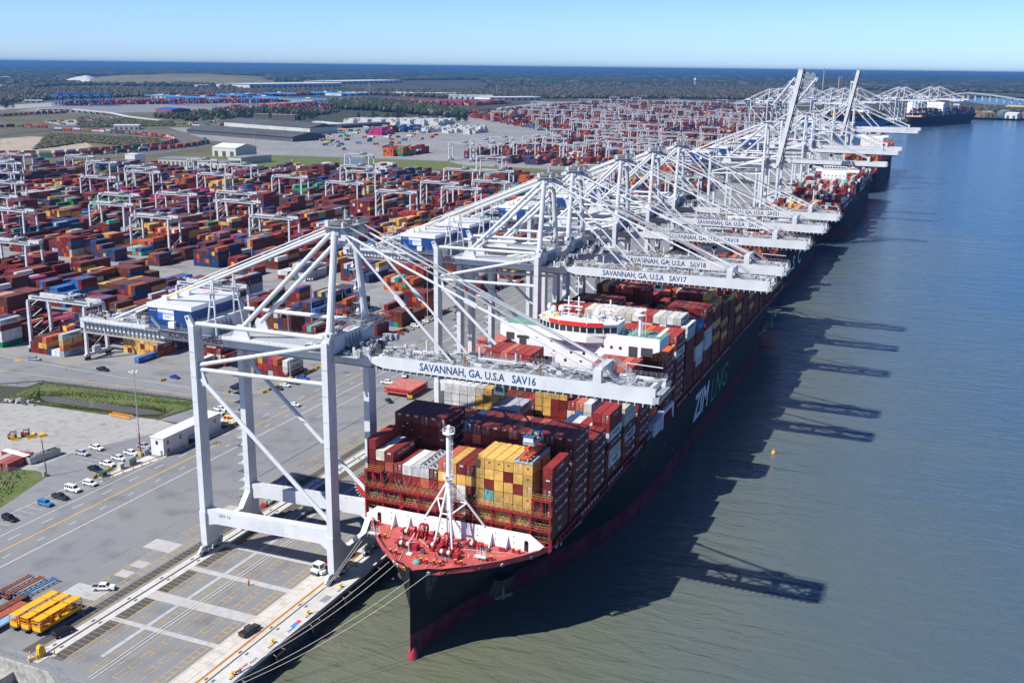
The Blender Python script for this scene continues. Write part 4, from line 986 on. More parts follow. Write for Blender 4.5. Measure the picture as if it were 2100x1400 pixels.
def flush_containers(nmax=300):
    RECS.sort(key=lambda r: -r[0])
    r = random.Random(77); used = {}
    for i, q in enumerate(RECS[:nmax]):
        lab = CNAME[q[5]] + ' ' + q[7]
        individual((q[1], q[2], q[3], q[4], q[5], lab, q[8], i))
    V = []; F = []; C = []
    for q in RECS[nmax:]:
        _, x, y, z, L, c, (top, fr, ri, le, ba), _, _ = q
        k = r.uniform(.75, 1.25); col = tuple(v * k for v in PAL[c]); x0, x1, y0, y1, z0, z1 = x - CW / 2, x + CW / 2, y - L / 2, y + L / 2, z, z + CH
        i = len(V); V += [(x0, y0, z0), (x1, y0, z0), (x1, y1, z0), (x0, y1, z0), (x0, y0, z1), (x1, y0, z1), (x1, y1, z1), (x0, y1, z1)]
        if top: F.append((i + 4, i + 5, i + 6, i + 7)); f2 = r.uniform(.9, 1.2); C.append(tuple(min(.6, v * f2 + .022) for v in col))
        if fr: F.append((i, i + 1, i + 5, i + 4)); C.append(col)
        if ri: F.append((i + 1, i + 2, i + 6, i + 5)); C.append(col)
        if le: F.append((i + 3, i, i + 4, i + 7)); C.append(col)
        if ba: F.append((i + 2, i + 3, i + 7, i + 6)); C.append(col)
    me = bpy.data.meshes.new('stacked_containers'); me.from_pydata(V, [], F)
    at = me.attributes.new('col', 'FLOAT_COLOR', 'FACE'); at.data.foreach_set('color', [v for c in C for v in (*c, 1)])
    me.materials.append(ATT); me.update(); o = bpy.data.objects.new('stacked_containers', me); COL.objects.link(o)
    o['kind'] = 'stuff'; o['label'] = 'shipping containers stacked in the yards and on the ships, colours mixed'; o['category'] = 'shipping containers'
    print('containers', len(RECS), 'faces', len(F))
def wchoice(r, w):
    t = r.random() * sum(w.values())
    for k, v in w.items():
        t -= v
        if t <= 0: return k
    return k
YW = {C_MAROON: 30, C_BROWN: 30, C_RED: 6, C_NAVY: 18, C_ORANGE: 6, C_YELLOW: 5.5, C_WHITE: 4, C_GREY: 4, C_BLUE: 4, C_GREEN: 2, C_PINK: 1.2, C_TEAL: 1.5, C_LRED: 1.5}

# ================================================================== SHIPS
HULLB = mat('black_hull_paint', (.009, .011, .015), .7, spec=.25, noise=.3, scale=.12, stain=(.03, .026, .024), stain_amt=.3, stain_scale=.3)
HULLR = mat('red_antifouling', (.13, .016, .03), .75, spec=.2, noise=.3, scale=.2, stain=(.16, .08, .09), stain_amt=.5, stain_scale=.25)
HULLBULB = mat('bright_red_stem', (.42, .04, .07), .6, noise=.2, scale=.5)
DECKR = mat('red_deck_paint', (.44, .085, .08), .6, noise=.15, scale=.4, stain=(.30, .05, .04), stain_amt=.6, stain_scale=.35)
LASHR = mat('dark_red_steel', (.26, .018, .022), .55, noise=.3, scale=.8)
SHIPW = mat('ship_white_paint', (.78, .79, .80), .45, noise=.04, scale=.3)
MACHR = mat('deck_machinery_red', (.32, .02, .03), .5, noise=.25, scale=1.5)
ROPE = mat('mooring_rope', (.55, .52, .46), .8, noise=.2, scale=3)
PIPEY = mat('ochre_handrail', (.38, .24, .07), .7, noise=.3, scale=2)
YCHK = mat('yellow_ring', (.75, .5, .03), .5)

def clampi(t, pts):
    if t <= pts[0][0]: return pts[0][1]
    for (a, b_), (c, d) in zip(pts, pts[1:]):
        if t <= c: return b_ + (d - b_) * (t - a) / (c - a)
    return pts[-1][1]
def build_hull(name, parent, cx, stations, deck, wl, zw, zd, mats, bow0, stern, red_top, flip=False, zred_bulb=True):
    """deck, wl: half-breadths along y; zw water, zd deck edge"""
    mb = MB(); zs = [zw - 1.5, zw, zw + 2.5, red_top, red_top + .01, red_top + 3, (red_top + zd) / 2 + 1, zd - 5, zd - 2.5, zd]
    rows = []
    for y in stations:
        hd = clampi(y, deck); hw = clampi(y, wl); row = []
        for z in zs:
            t = max(0, (z - zw) / (zd - zw)); row.append(hw + (hd - hw) * t ** 1.7)
        rows.append(row)
    for a in range(len(stations) - 1):
        y0, y1 = stations[a], stations[a + 1]
        for k in range(len(zs) - 1):
            if zs[k + 1] - zs[k] < .05: continue
            m = mats[1] if zs[k + 1] <= red_top + .005 else mats[0]
            for s in (-1, 1):
                q = [(cx + s * rows[a][k], y0, zs[k]), (cx + s * rows[a + 1][k], y1, zs[k]), (cx + s * rows[a + 1][k + 1], y1, zs[k + 1]), (cx + s * rows[a][k + 1], y0, zs[k + 1])]
                mb.poly(q if s > 0 else q[::-1], m)
    e = rows[-1] if not flip else rows[0]; ye = stations[-1] if not flip else stations[0]
    pts = [(cx + e[k], ye, zs[k]) for k in range(len(zs))] + [(cx - e[k], ye, zs[k]) for k in reversed(range(len(zs)))]
    mb.poly(pts, mats[0])
    return mb.build(name, parent)

SX = -110.0; SW = -5.5
ship = thing('container_ship', 'huge black hulled container ship moored nearest, red foredeck towards the camera', 'ship', (0, 0, 0), 0, 'container ships along the quay')
deck_hb = [(200.2, 0), (202.8, 3.2), (203.8, 6.2), (205.8, 8.6), (208.8, 12.5), (213.8, 17.4), (218.6, 21.2), (222.4, 23.6), (226.8, 25.6), (231, 26.7), (237, 27.0), (560, 27.0), (590, 26.2)]
wl_hb = [(199.6, 0), (200.3, .55), (211, 1.2), (218, 2.4), (225, 4.2), (236, 7.0), (246.5, 10.2), (254, 13.4), (268, 18.6), (282, 22.6), (295, 25.0), (310, 26.6), (325, 27.0), (500, 27.0), (530, 24), (560, 16), (590, 8)]
st = [199.6, 200.3, 201.2, 202.0, 202.8, 203.8, 205.8, 208.8, 211, 213.8, 216, 218.6, 222.4, 226.8, 231, 237, 242, 247, 254, 261, 268, 275, 282, 290, 300, 312, 325, 350, 400, 450, 500, 515, 530, 545, 560, 575, 590]
hull = build_hull('hull', ship, SX, st, deck_hb, wl_hb, SW, 18.0, [HULLB, HULLR], 200, 590, 1.1)
mb = MB(); mb.lathe([(.05, -1.4), (1.0, -.9), (1.25, .2), (1.0, 1.9), (.55, 3.2), (.1, 3.4)], (SX, 200.6, SW), HULLBULB, 14); mb.build('bulb', hull)
# rubbing strake, anchor and hull marks
for s in (1,):
    for (z, y0, y1, st_) in ((16.9, 226, 246, .15),):
        mb = MB(); mb.beam((SX + clampi(y0, deck_hb) + .05, y0, z), (SX + 27.05, y1, z), .1, .12, LGREY); mb.build('rubbing_strake', hull)
mb = MB(); ax, ay, az = SX + 14.6, 220.2, 8.5
mb.hexa([(ax - 2.2, ay - 2.6, az - 2.6), (ax + .2, ay - 2.9, az - 2.9), (ax + 1.6, ay + 2, az - 2.4), (ax - 1.4, ay + 2.4, az - 2.4), (ax - .4, ay - 2.6, az + 1.8), (ax + 1.2, ay - 2.6, az + 1.8), (ax + 3.4, ay + 1.8, az + 2.0), (ax, ay + 2, az + 2)], mat('anchor_pocket', (.016, .018, .02), .6))
mb.beam((ax + 1, ay - 1.2, az + 1.6), (ax + 1.6, ay - 1.6, az - 3.4), .6, .5, DGREY); mb.beam((ax - .4, ay - 2.6, az - 3.2), (ax + 3.0, ay + .6, az - 2.6), .5, .9, DGREY)
mb.build('anchor', ship)
XS = SX + 27.06
text('ZIM', LWHITE, 13.5, (XS, 385.5, 9.0), '+x', hull, sx=1.05, bold=.35, shear=.25)
text('LNG', mat('green_lettering', (.07, .30, .20), .6, noise=0), 14.0, (XS, 418, 8.0), '+x', hull, sx=1.15, bold=-.02, shear=.25)
text('Powered by The', mat('green_lettering', (.07, .30, .20), .6, noise=0), 4.2, (XS, 522, 7.5), '+x', hull, sx=1.1)
text('Z', mat('green_lettering', (.07, .30, .20), .6, noise=0), 12, (XS, 547, 7), '+x', hull, bold=.2); text('Factor', LWHITE, 4.2, (XS, 560, 8.0), '+x', hull, sx=1.1)
for y, z in ((255, 9), (268, 11), (292, 8), (305, 12), (344, 3.5), (331, 10)): text('I', LGREY, 1.3, (XS, y, z), '+x', hull) if y > 300 else None
# decks
mb = MB(); n = 24
pts = [(y, clampi(y, deck_hb) - .25) for y in [201.5, 202.8, 203.8, 205.8, 208.8, 211, 213.8, 216, 218.6, 222.4, 226.8]]
mb.prism([(SX + h, y) for y, h in pts] + [(SX - h, y) for y, h in reversed(pts)], 16.4, 16.9, DECKR)
for s in (-1, 1):
    for (y0, h0), (y1, h1) in zip(pts, pts[1:]):      # bulwark, painted deck red inside, with a rail cap and stiffeners
        q = [(SX + s * h0, y0, 16.9), (SX + s * h1, y1, 16.9), (SX + s * h1, y1, 18.02), (SX + s * h0, y0, 18.02)]; mb.poly(q[::-1] if s > 0 else q, DECKR)
        mb.poly([(SX + s * (h0 - .15), y0, 18.04), (SX + s * (h1 - .15), y1, 18.04), (SX + s * (h1 + .4), y1, 18.04), (SX + s * (h0 + .4), y0, 18.04)][:: (-1 if s < 0 else 1)], mat('bulwark_cap', (.42, .09, .09), .6))
fd = mb.build('foredeck', ship)
mb = MB(); dk = [(y, clampi(y, deck_hb)) for y in (226.8, 231, 237, 400, 560, 590)]
mb.prism([(SX + h - .1, y) for y, h in dk] + [(SX - h + .1, y) for y, h in reversed(dk)], 17.2, 17.7, LASHR)
mb.boxr(SX - 24.5, SX + 24.5, 225, 313, 17.7, 19.3, LASHR); mb.boxr(SX - 24.5, SX + 24.5, 331, 588, 17.7, 19.3, LASHR)
mb.build('main_deck', ship)
# side openings with pillars under the outer container rows
mb = MB(); r = random.Random(4)
y = 228
while y < 586:
    for s in (-1, 1): mb.boxr(SX + s * 26.6 - .2, SX + s * 26.6 + .2, y, y + .5, 17.7, 19.5, LASHR)
    if y > 244 and r.random() < .75:
        for q in range(5): mb.boxr(SX + 26.62, SX + 26.7, y + .4 + q * .35, y + .55 + q * .35, 17.9, 19.1, LGREY)
    y += 2.55
mb.boxr(SX + 26.5, SX + 26.75, 228, 588, 19.1, 19.45, LASHR); mb.boxr(SX - 26.75, SX - 26.5, 228, 588, 19.1, 19.45, LASHR)
mb.build('side_passage', ship)
# white breakwater across the foredeck
mb = MB(); yw = 223.0
mb.prism([(-135.2, 16.9), (-87.2, 16.9), (-84.9, 19.2), (-84.9, 19.2), (-88.7, 21.7), (-132.2, 21.5), (-135.6, 18.9)], yw - .12, yw + .12, SHIPW, 'y')
for x in (-126.9, -122.3, -110.3, -99.0, -94.6): mb.prism([(yw - 2.2, 16.9), (yw - .12, 16.9), (yw - .12, 20.6)], x - .1, x + .1, SHIPW, 'x')
for x in (-131.6, -89.6):
    mb.boxr(x - .55, x + .55, yw - .16, yw - .125, 17.0, 19.4, mat('doorway_dark', (.05, .012, .012), .7)); mb.tube((x, yw - .16, 19.4), (x, yw - .125, 19.4), .55, mat('doorway_dark', (.05, .012, .012), .7), 12)
for x in range(-128, -88, 5):
    for z in (18.8, 20.4): mb.tube((x, yw - .16, z), (x, yw - .125, z), .17, DGREY, 8)
mb.build('breakwater', ship)
# foremast
mb = MB(); mx, my = -109.4, 219.5
mb.tube((mx, my, 16.9), (mx, my, 47.2), .62, SHIPW, 12); mb.tube((mx, my, 26), (mx, my, 33.5), .85, SHIPW, 12)
mm = mb.build('foremast', ship)
mb = MB()
for p in ((-117.6, 222.9, 21.6), (-101.0, 222.9, 21.6), (-112.0, 216.0, 16.9), (-106.8, 216.0, 16.9)):
    mb.tube(p, (mx, my, 34.2), .30, SHIPW, 8)
for a, b_ in (((-113.4, 221.1, 27.9), (-105.2, 221.1, 27.9)), ((-110.7, 217.7, 25.5), (-108.1, 217.7, 25.5)), ((-113.4, 221.1, 27.9), (-110.7, 217.7, 25.5)), ((-105.2, 221.1, 27.9), (-108.1, 217.7, 25.5))): mb.tube(a, b_, .2, SHIPW, 6)
mb.build('mast_stay', mm)
mb = MB()
for z, w in ((46.4, 1.5), (34.6, 1.5)):
    mb.tube((mx, my, z - .1), (mx, my, z), w, SHIPW, 12)
    for k in range(12):
        a = k * math.pi / 6; a2 = a + math.pi / 6; p = (mx + w * math.cos(a), my + w * math.sin(a)); q = (mx + w * math.cos(a2), my + w * math.sin(a2))
        mb.tube((*p, z), (*p, z + 1.2), .04, SHIPW, 5); mb.tube((*p, z + 1.2), (*q, z + 1.2), .04, SHIPW, 5); mb.tube((*p, z + .6), (*q, z + .6), .03, SHIPW, 5)
mb.tube((mx, my, 47.2), (mx, my, 48.4), .35, SHIPW, 8); mb.box(mx, my, 48.0, .9, .9, .5, SHIPW)
for z in range(22, 46): mb.boxr(mx + .75, mx + 1.25, my - .3, my - .25, z, z + .05, SHIPW); mb.boxr(mx + .75, mx + 1.25, my - .3, my - .25, z + .5, z + .55, SHIPW)
for xx in (mx + .75, mx + 1.25): mb.tube((xx, my - .28, 18), (xx, my - .28, 46), .04, SHIPW, 5)
for z in range(24, 46, 2): mb.boxr(mx + .6, mx + 1.6, my - 1.0, my - .95, z, z + .06, SHIPW); mb.boxr(mx + 1.6, mx + 1.65, my - 1.0, my - .2, z, z + .06, SHIPW); 
for xx in (mx + .6, mx + 1.1, mx + 1.6): mb.tube((xx, my - 1, 23), (xx, my - 1, 45), .025, SHIPW, 5)
mb.build('mast_ladder', mm)
mb = MB(); mb.lathe([(.05, 0), (.35, .1), (.35, .5), (.05, .6)], (mx - .2, my - 1.0, 34.7), OR, 10); mb.build('lamp', mm)
# deck machinery: winches, windlasses, bollards, ladders, hatches, chain
def windlass(x, y):
    mb = MB()
    for k in (-.45, .45):
        mb.lathe([(0, 0)], (0, 0, 0), MACHR, 3) if False else None
        n = 22
        for j in range(n):
            a, a2 = 2 * math.pi * j / n, 2 * math.pi * (j + 1) / n
            mb.beam((x + k, y + 1.75 * math.cos(a), 18.9 + 1.75 * math.sin(a)), (x + k, y + 1.75 * math.cos(a2), 18.9 + 1.75 * math.sin(a2)), .5, .25, MACHR)
        for j in range(6): a = math.pi * j / 3; mb.beam((x + k, y, 18.9), (x + k, y + 1.7 * math.cos(a), 18.9 + 1.7 * math.sin(a)), .14, .2, MACHR)
    mb.prism([(y - 2.1, 16.9), (y + 1.8, 16.9), (y + .4, 18.9), (y - .4, 18.9)], x + 1.0, x + 1.3, MACHR, 'x'); mb.prism([(y - 2.1, 16.9), (y + 1.8, 16.9), (y + .4, 18.9), (y - .4, 18.9)], x - 1.3, x - 1.0, MACHR, 'x')
    mb.tube((x - 3.6, y, 18.6), (x + 2.4, y, 18.6), .28, MACHR, 8); mb.tube((x - 3.6, y, 18.6), (x - 2.2, y, 18.6), .9, MACHR, 12); mb.tube((x + 1.8, y, 18.4), (x + 2.9, y, 18.4), .6, MACHR, 12); mb.boxr(x - 3.4, x - 2.6, y - 1.2, y + 1.2, 16.9, 17.9, MACHR); mb.boxr(x + 1.6, x + 2.8, y - .9, y + .9, 16.9, 17.8, MACHR)
    mb.tube((x + 3.4, y - 1.4, 17.6), (x + 3.9, y - 1.4, 17.6), .5, MACHR, 10)
    return mb.build('windlass', ship)
windlass(-116.8, 219.6); windlass(-108.6, 217.0)
def mooring_winch(x, y, n=2, rz=0):
    mb = MB()
    for k in range(n):
        x0 = x + k * 1.9; mb.tube((x0, y, 18.0), (x0 + 1.1, y, 18.0), .62, ROPE, 14)
        for q in (x0 - .12, x0 + 1.1, x0 + 1.5): mb.tube((q, y, 18.0), (q + .12, y, 18.0), 1.0, MACHR, 16)
        mb.boxr(x0 - .2, x0 + 1.7, y - .9, y + .9, 16.9, 17.15, DGREY)
    mb.tube((x - 1.0, y, 18.0), (x + n * 1.9 + .9, y, 18.0), .18, MACHR, 8); mb.tube((x - 1.2, y, 18.0), (x - .6, y, 18.0), .45, MACHR, 10); mb.boxr(x + n * 1.9 + .1, x + n * 1.9 + 1.5, y - .9, y + .9, 16.9, 18.4, MACHR)
    return mb.build('mooring_winch', ship)
mooring_winch(-119.9, 212.6); mooring_winch(-108.4, 212.4); mooring_winch(-112.2, 214.9, 1); mooring_winch(-103.6, 219.6, 1); mooring_winch(-122.0, 219.2, 1)
def bitts(x, y):
    mb = MB(); mb.boxr(x - 1.2, x + 1.2, y - .35, y + .35, 16.9, 17.05, MACHR)
    for q in (-.8, .8): mb.lathe([(.33, 0), (.33, .85), (.46, .9), (.46, 1.1), (.1, 1.12)], (x + q, y, 17.0), MACHR, 10); mb.tube((x + q, y, 18.11), (x + q, y, 18.14), .38, mat('bollard_top', (.6, .35, .12), .6), 10)
    return mb.build('bitts', ship)
for x, y in ((-132.0, 221.4), (-126.2, 214.9), (-119.2, 208.2), (-110.0, 206.9), (-91.6, 221.2), (-96.4, 214.9), (-106.6, 207.2), (-102.0, 209.6)): bitts(x, y)
for x, y in ((-129.6, 215.2), (-99.2, 214.4)):
    mb = MB()
    for q in (0, 1.5): 
        for zz in range(5): mb.boxr(x + q, x + q + .9, y - .03, y + .03, 17.2 + zz * .5, 17.26 + zz * .5, SHIPW)
        for xx in (x + q, x + q + .9): mb.tube((xx, y, 16.9), (xx, y, 20.0), .05, SHIPW, 5)
    mb.rail((x - .5, y - 1, 16.9), (x + 2.6, y - 1, 16.9), 1.6, SHIPW, .8); mb.boxr(x - .4, x + 2.6, y - 1, y, 17.9, 17.95, SHIPW); mb.build('boarding_ladder', ship)
mb = MB(); mb.tube((-115.6, 209.8, 16.9), (-115.4, 209.2, 20.2), .13, SHIPW, 6); mb.tube((-115.4, 209.2, 20.2), (-114.2, 210.2, 22.6), .10, SHIPW, 6); mb.boxr(-116.2, -114.8, 209.2, 210.4, 16.9, 17.2, SHIPW); mb.tube((-115.4, 209.2, 20.2), (-114.2, 210.2, 20.3), .07, SHIPW, 5); mb.build('davit', ship)
mb = MB(); r = random.Random(31)
for k in range(26):      # anchor chains
    for (p, q) in (((-121.6, 219.2), (-117.6, 220.0)), ((-107.4, 217.6), (-103.4, 220.4))):
        t = k / 26; x = p[0] + (q[0] - p[0]) * t; y = p[1] + (q[1] - p[1]) * t; mb.box(x, y, 17.25 + .9 * (t if p[0] < -110 else 1 - t), .3 if k % 2 else .12, .14 if k % 2 else .3, .16, mat('rusty_chain', (.16, .08, .05), .8))
mb.build('anchor_chain', ship)
mb = MB(); TARP = mat('pale_green_tarpaulin', (.16, .33, .30), .8, noise=.2, scale=2)
mb.lathe([(1.1, 0), (1.0, .5), (.5, .9), (.1, 1.0)], (-111.6, 206.2, 16.9), TARP, 9); mb.build('tarpaulin', ship)
mb = MB()
for x, y, sx, sy, sz in ((-111.2, 213.6, .8, .8, .9), (-121.4, 216.2, .7, .6, .7), (-95.2, 220.6, 1.6, .5, 1.0), (-114.6, 223.0 - .7, .9, .4, 1.2), (-98.6, 219.3, 1.4, 1.0, .7), (-105.8, 209.0, .6, .5, .8), (-112.6, 211.2, 1.0, .5, 1.3), (-104.0, 215.2, .8, .7, .9)): mb.box(x, y, 16.9 + sz / 2, sx, sy, sz, r.choice([MACHR, DGREY, MACHR, GREY]))
for _ in range(30): x = r.uniform(-121, -98); y = r.uniform(208.5, 220); mb.tube((x, y, 16.9), (x, y, 16.9 + r.uniform(.4, 1.1)), .12, r.choice([MACHR, DECKR, DGREY, SHIPW]), 6)
for p, q in (((-128.5, 222, 17.0), (-125.5, 214.5, 17.0)), ((-127.2, 222, 17.0), (-124.2, 214.5, 17.0)), ((-120, 211.8, 17.0), (-117.6, 205.2, 17.2)), ((-118, 211.8, 17.0), (-115.8, 204.6, 17.2)), ((-108.3, 211.6, 17), (-108.4, 203.9, 17.2)), ((-106.4, 211.6, 17), (-106.2, 204.2, 17.2)), ((-112.8, 215.5, 17), (-92.0, 220.6, 17)), ((-112.8, 215.0, 17), (-122, 221.5, 17))): mb.tube(p, q, .07, ROPE if p[0] > -124 else YELLOW, 5)
mb.build('deck_fittings', ship)
mb = MB()    # yellow walkway lines on deck
for (x0, y0, x1, y1) in ((-113.5, 207.5, -111.9, 214.5), (-101.5, 216.6, -93.5, 218.4), (-104.5, 206.6, -101.8, 212.0)):
    mb.beam((x0, y0, 16.9), (x1, y1, 16.9), .12, .03, YELLOW)
mb.build('walkway_line', ship)
# chocks round the bow
for dx, y, ring in ((-8.2, 204.6, 0), (-6.1, 203.6, 0), (-3.2, 202.75, 1), (1.0, 202.3, 0), (3.4, 202.85, 0), (7.2, 204.5, 2), (13.6, 210.0, 2), (17.8, 214.2, 0), (22.6, 220.8, 0), (-12.5, 208.6, 2), (26.3, 229.0, 0), (26.6, 231.0, 0)):
    mb = MB(); hb = clampi(y, deck_hb); s = -1 if dx < 0 else 1
    y2 = y + .6; nx = Vector((y2 - y, -(clampi(y2, deck_hb) - hb) * 1.0, 0)).normalized(); nx = Vector((nx.x * s, nx.y, -.25)); c = Vector((SX + s * (hb - .1), y, 16.8))
    if abs(dx) < 4: nx = Vector((s * .2, -1, -.25)); c = Vector((SX + dx, 202.7 + abs(dx) * .12 - .2, 16.8))
    mb.tube(c, c + nx * .22, .46, YCHK if ring == 1 else (LGREY if ring == 0 else mat('dull_red_ring', (.26, .06, .05), .6)), 14); mb.tube(c + nx * .2, c + nx * .26, .28, BLACK, 12); mb.build('chock', ship)

# lashing bridge in front of the first bay: two galleries of dark red steel
def lashing_front(name, y, ztops, full=True):
    mb = MB(); zA, zB = 22.9, 26.6
    cols = [SX - 26.2 + k * 5.24 for k in range(11)]
    for x in cols: mb.boxr(x - .22, x + .22, y - 1.3, y - 1.0, 17.3, zB, LASHR); mb.boxr(x - .22, x + .22, y - .3, y, 17.3, zB, LASHR)
    for z in (zA, zB):
        mb.boxr(SX - 26.4, SX + 26.4, y - 1.4, y, z - .35, z - .05, LASHR)
        for k in range(42): x = SX - 26 + k * 1.25; mb.boxr(x, x + .14, y - 1.55, y - 1.4, z - .8, z - .3, LASHR)
        mb.rail((SX - 26.4, y - 1.4, z), (SX + 26.4, y - 1.4, z), 1.1, PIPEY, 1.3, .05); mb.rail((SX - 26.4, y - .1, z), (SX + 26.4, y - .1, z), 1.1, PIPEY, 1.3, .05)
    for z in (19.4, 20.6, 21.7, 24.2, 25.3): mb.boxr(SX - 26.2, SX + 26.2, y - .25, y - .15, z, z + .08, PIPEY)
    for xx in (SX - 23.8, SX + 23.8):
        mb.boxr(xx - 2.6, xx + 2.6, y - 1.4, y, 30.6, 30.9, LASHR); mb.rail((xx - 2.6, y - 1.4, 30.9), (xx + 2.6, y - 1.4, 30.9), 1.1, PIPEY, 1.3, .05); mb.rail((xx - 2.6, y - .1, 30.9), (xx + 2.6, y - .1, 30.9), 1.1, PIPEY, 1.3, .05)
        for q in (-2.4, 0, 2.4): mb.boxr(xx + q - .2, xx + q + .2, y - 1.3, y - 1.0, zB, 30.9, LASHR); mb.boxr(xx + q - .2, xx + q + .2, y - .3, y, zB, 30.9, LASHR)
    r = random.Random(8)
    for k in range(3): x = SX - 18 + k * 15; mb.beam((x, y - 1.2, 19.0), (x + 3.0, y - 1.2, 22.6), .25, .5, REDP)
    for k in range(60): x = SX - 26 + r.random() * 50; mb.tube((x, y - 1.0, zA + .1), (x + r.choice([-1.9, 1.9]), y + .02, zA + r.uniform(2.3, 4.4)), .025, GREY, 4)
    for k in range(60): x = SX - 26 + r.random() * 50; mb.tube((x, y - 1.0, zB + .1), (x + r.choice([-1.9, 1.9]), y + .02, zB + r.uniform(2.3, 4.4)), .025, GREY, 4)
    return mb.build('lashing_bridge', ship)
lashing_front('a', 225.0, None)
BAYY = [225.2 + 15.1 * k for k in range(6)] + [330.2 + 15.15 * k for k in range(17)]
mb0 = MB()
for x in [SX - 26.2 + k * 2.62 for k in range(21)]: mb0.boxr(x - .14, x + .14, 0, .5, 17.6, 28.2, LASHR); mb0.boxr(x - .14, x + .14, 1.6, 2.1, 17.6, 28.2, LASHR)
for z in (22.2, 25.2, 28.2): mb0.boxr(SX - 26.4, SX + 26.4, 0, 2.1, z - .3, z, LASHR)
for s in (-1, 1):
    for z in (22.2, 25.2, 28.2): mb0.rail((SX + s * 26.4, 0, z), (SX + s * 26.4, 2.1, z), 1.1, PIPEY, .7, .06)
lb = mb0.build('lashing_bridge', ship); lb.location = (0, BAYY[1] - 2.5, 0)
for y in BAYY[2:6] + BAYY[7:]:
    o = lb.copy(); COL.objects.link(o); o.location = (0, y - 2.5, 0)

# superstructure
ss = thing('superstructure', None, None, (0, 0, 0)); del ss['label']; del ss['category']; ss.parent = ship
mb = MB(); y0, y1 = 315.6, 327.5
mb.prism([(-134.2, 17.7), (-86.0, 17.7), (-86, 22), (-95.0, 22), (-95.0, 40.6), (-88.0, 44.4), (-82.2, 46.6), (-82.2, 49.6), (-137.6, 49.6), (-137.6, 46.6), (-132, 44.4), (-125.0, 40.6), (-125, 24), (-134.2, 22)], y0, y1, SHIPW, 'y')
mb.build('wall', ss)
mb = MB(); mb.boxr(-137.4, -82.4, y0 + .2, y1 + 1.5, 49.62, 49.7, mat('green_deck', (.13, .30, .24), .7, noise=.2)); mb.boxr(-137.5, -82.3, y0, y0 + .12, 49.6, 50.7, SHIPW); mb.rail((-82.4, y0, 49.6), (-82.4, y1, 49.6), 1.2, SHIPW, 1); mb.boxr(-83.4, -82.2, y0, y1, 51.6, 51.7, SHIPW); mb.build('bridge_deck', ss)
mb = MB(); WHX0, WHX1 = -124.5, -97.0
mb.prism([(WHX0, 318.5), (WHX0 + 5, 315.0), (WHX0 + 9, 313.2), (WHX1 - 9, 313.2), (WHX1 - 4, 315.0), (WHX1, 317.5), (WHX1, 325.5), (WHX0, 325.5)], 49.7, 53.5, SHIPW)
mb.prism([(WHX0 - .3, 318.2), (WHX0 + 4.8, 314.6), (WHX0 + 8.9, 312.8), (WHX1 - 8.9, 312.8), (WHX1 - 3.9, 314.6), (WHX1 + .3, 317.2), (WHX1 + .3, 326), (WHX0 - .3, 326)], 53.5, 53.8, SHIPW)
mb.prism([(WHX0 + 4, 315.4), (WHX0 + 9, 312.9), (WHX1 - 9, 312.9), (WHX1 - 4, 315.4)], 47.6, 49.65, SHIPW)
wh = mb.build('wheelhouse', ss)
mb = MB()
P = [(WHX0, 318.5), (WHX0 + 5, 315.0), (WHX0 + 9, 313.2), (WHX1 - 9, 313.2), (WHX1 - 4, 315.0), (WHX1, 317.5)]
RB = mat('bright_red_band', (.75, .03, .02), .5, noise=0)
mbr = MB()
for a, b_ in zip(P, P[1:]):
    a = Vector((*a, 0)); b_ = Vector((*b_, 0)); L = (b_ - a).length; n = max(1, round(L / 2.4)); d = (b_ - a) / L; nn = Vector((d.y, -d.x, 0)) * .06
    for k in range(n):
        p = a + d * (L * k / n + .2) + nn; q = a + d * (L * (k + 1) / n - .2) + nn
        mb.poly([(p.x, p.y, 50.8), (q.x, q.y, 50.8), (q.x, q.y, 52.6), (p.x, p.y, 52.6)], GLASS)
    if a.x > WHX0 + 1 and b_.x < WHX1 - 1:
        e = nn * 8; mbr.poly([(a.x + e.x, a.y + e.y, 53.0), (b_.x + e.x, b_.y + e.y, 53.0), (b_.x + e.x, b_.y + e.y, 54.3), (a.x + e.x, a.y + e.y, 54.3)], RB)
mb.build('window', ss); mbr.build('red_band', ss)
mb = MB()
for z, xs in ((46.4, [-131, -127.5, -124.5, -119, -101.2, -98.2, -95.2]), (43.2, [-126.5, -122.5, -118, -112, -107.6, -103.4, -99.4]), (40.2, [-120.6, -114, -108.6]), (37.2, [-124.0, -121.4, -116.2, -105.6])):
    for x in xs: mb = MB(); mb.boxr(x - .45, x + .45, y0 - .05, y0 - .01, z - .5, z + .5, GLASS); mb.build('window', ss)
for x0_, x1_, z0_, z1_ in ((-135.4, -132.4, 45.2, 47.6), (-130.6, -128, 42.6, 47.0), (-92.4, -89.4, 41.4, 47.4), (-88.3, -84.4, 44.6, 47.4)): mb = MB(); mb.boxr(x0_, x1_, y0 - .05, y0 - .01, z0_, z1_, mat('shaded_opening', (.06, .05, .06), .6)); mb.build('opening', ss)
text('NO SMOKING', LRED, 1.9, (-108.9, y0 - .04, 46.0), '-y', ss, sx=1.0); text('SAFETY FIRST', LRED, 1.8, (-109.2, y0 - .04, 36.4), '-y', ss)
mb = MB(); r = random.Random(12)    # monkey island: radar mast, domes, aerials
for x, y, rr in ((-120.5, 321, .9), (-118.2, 322.5, 1.1), (-105.2, 321, 1.2), (-123, 323.5, .7)):
    mb.tube((x, y, 53.8), (x, y, 55.2), .25, SHIPW, 8); mb.lathe([(.3, 0), (rr, .4), (rr, 1.1), (rr * .75, 1.8), (.1, 2.1)], (x, y, 55.0), SHIPW, 12)
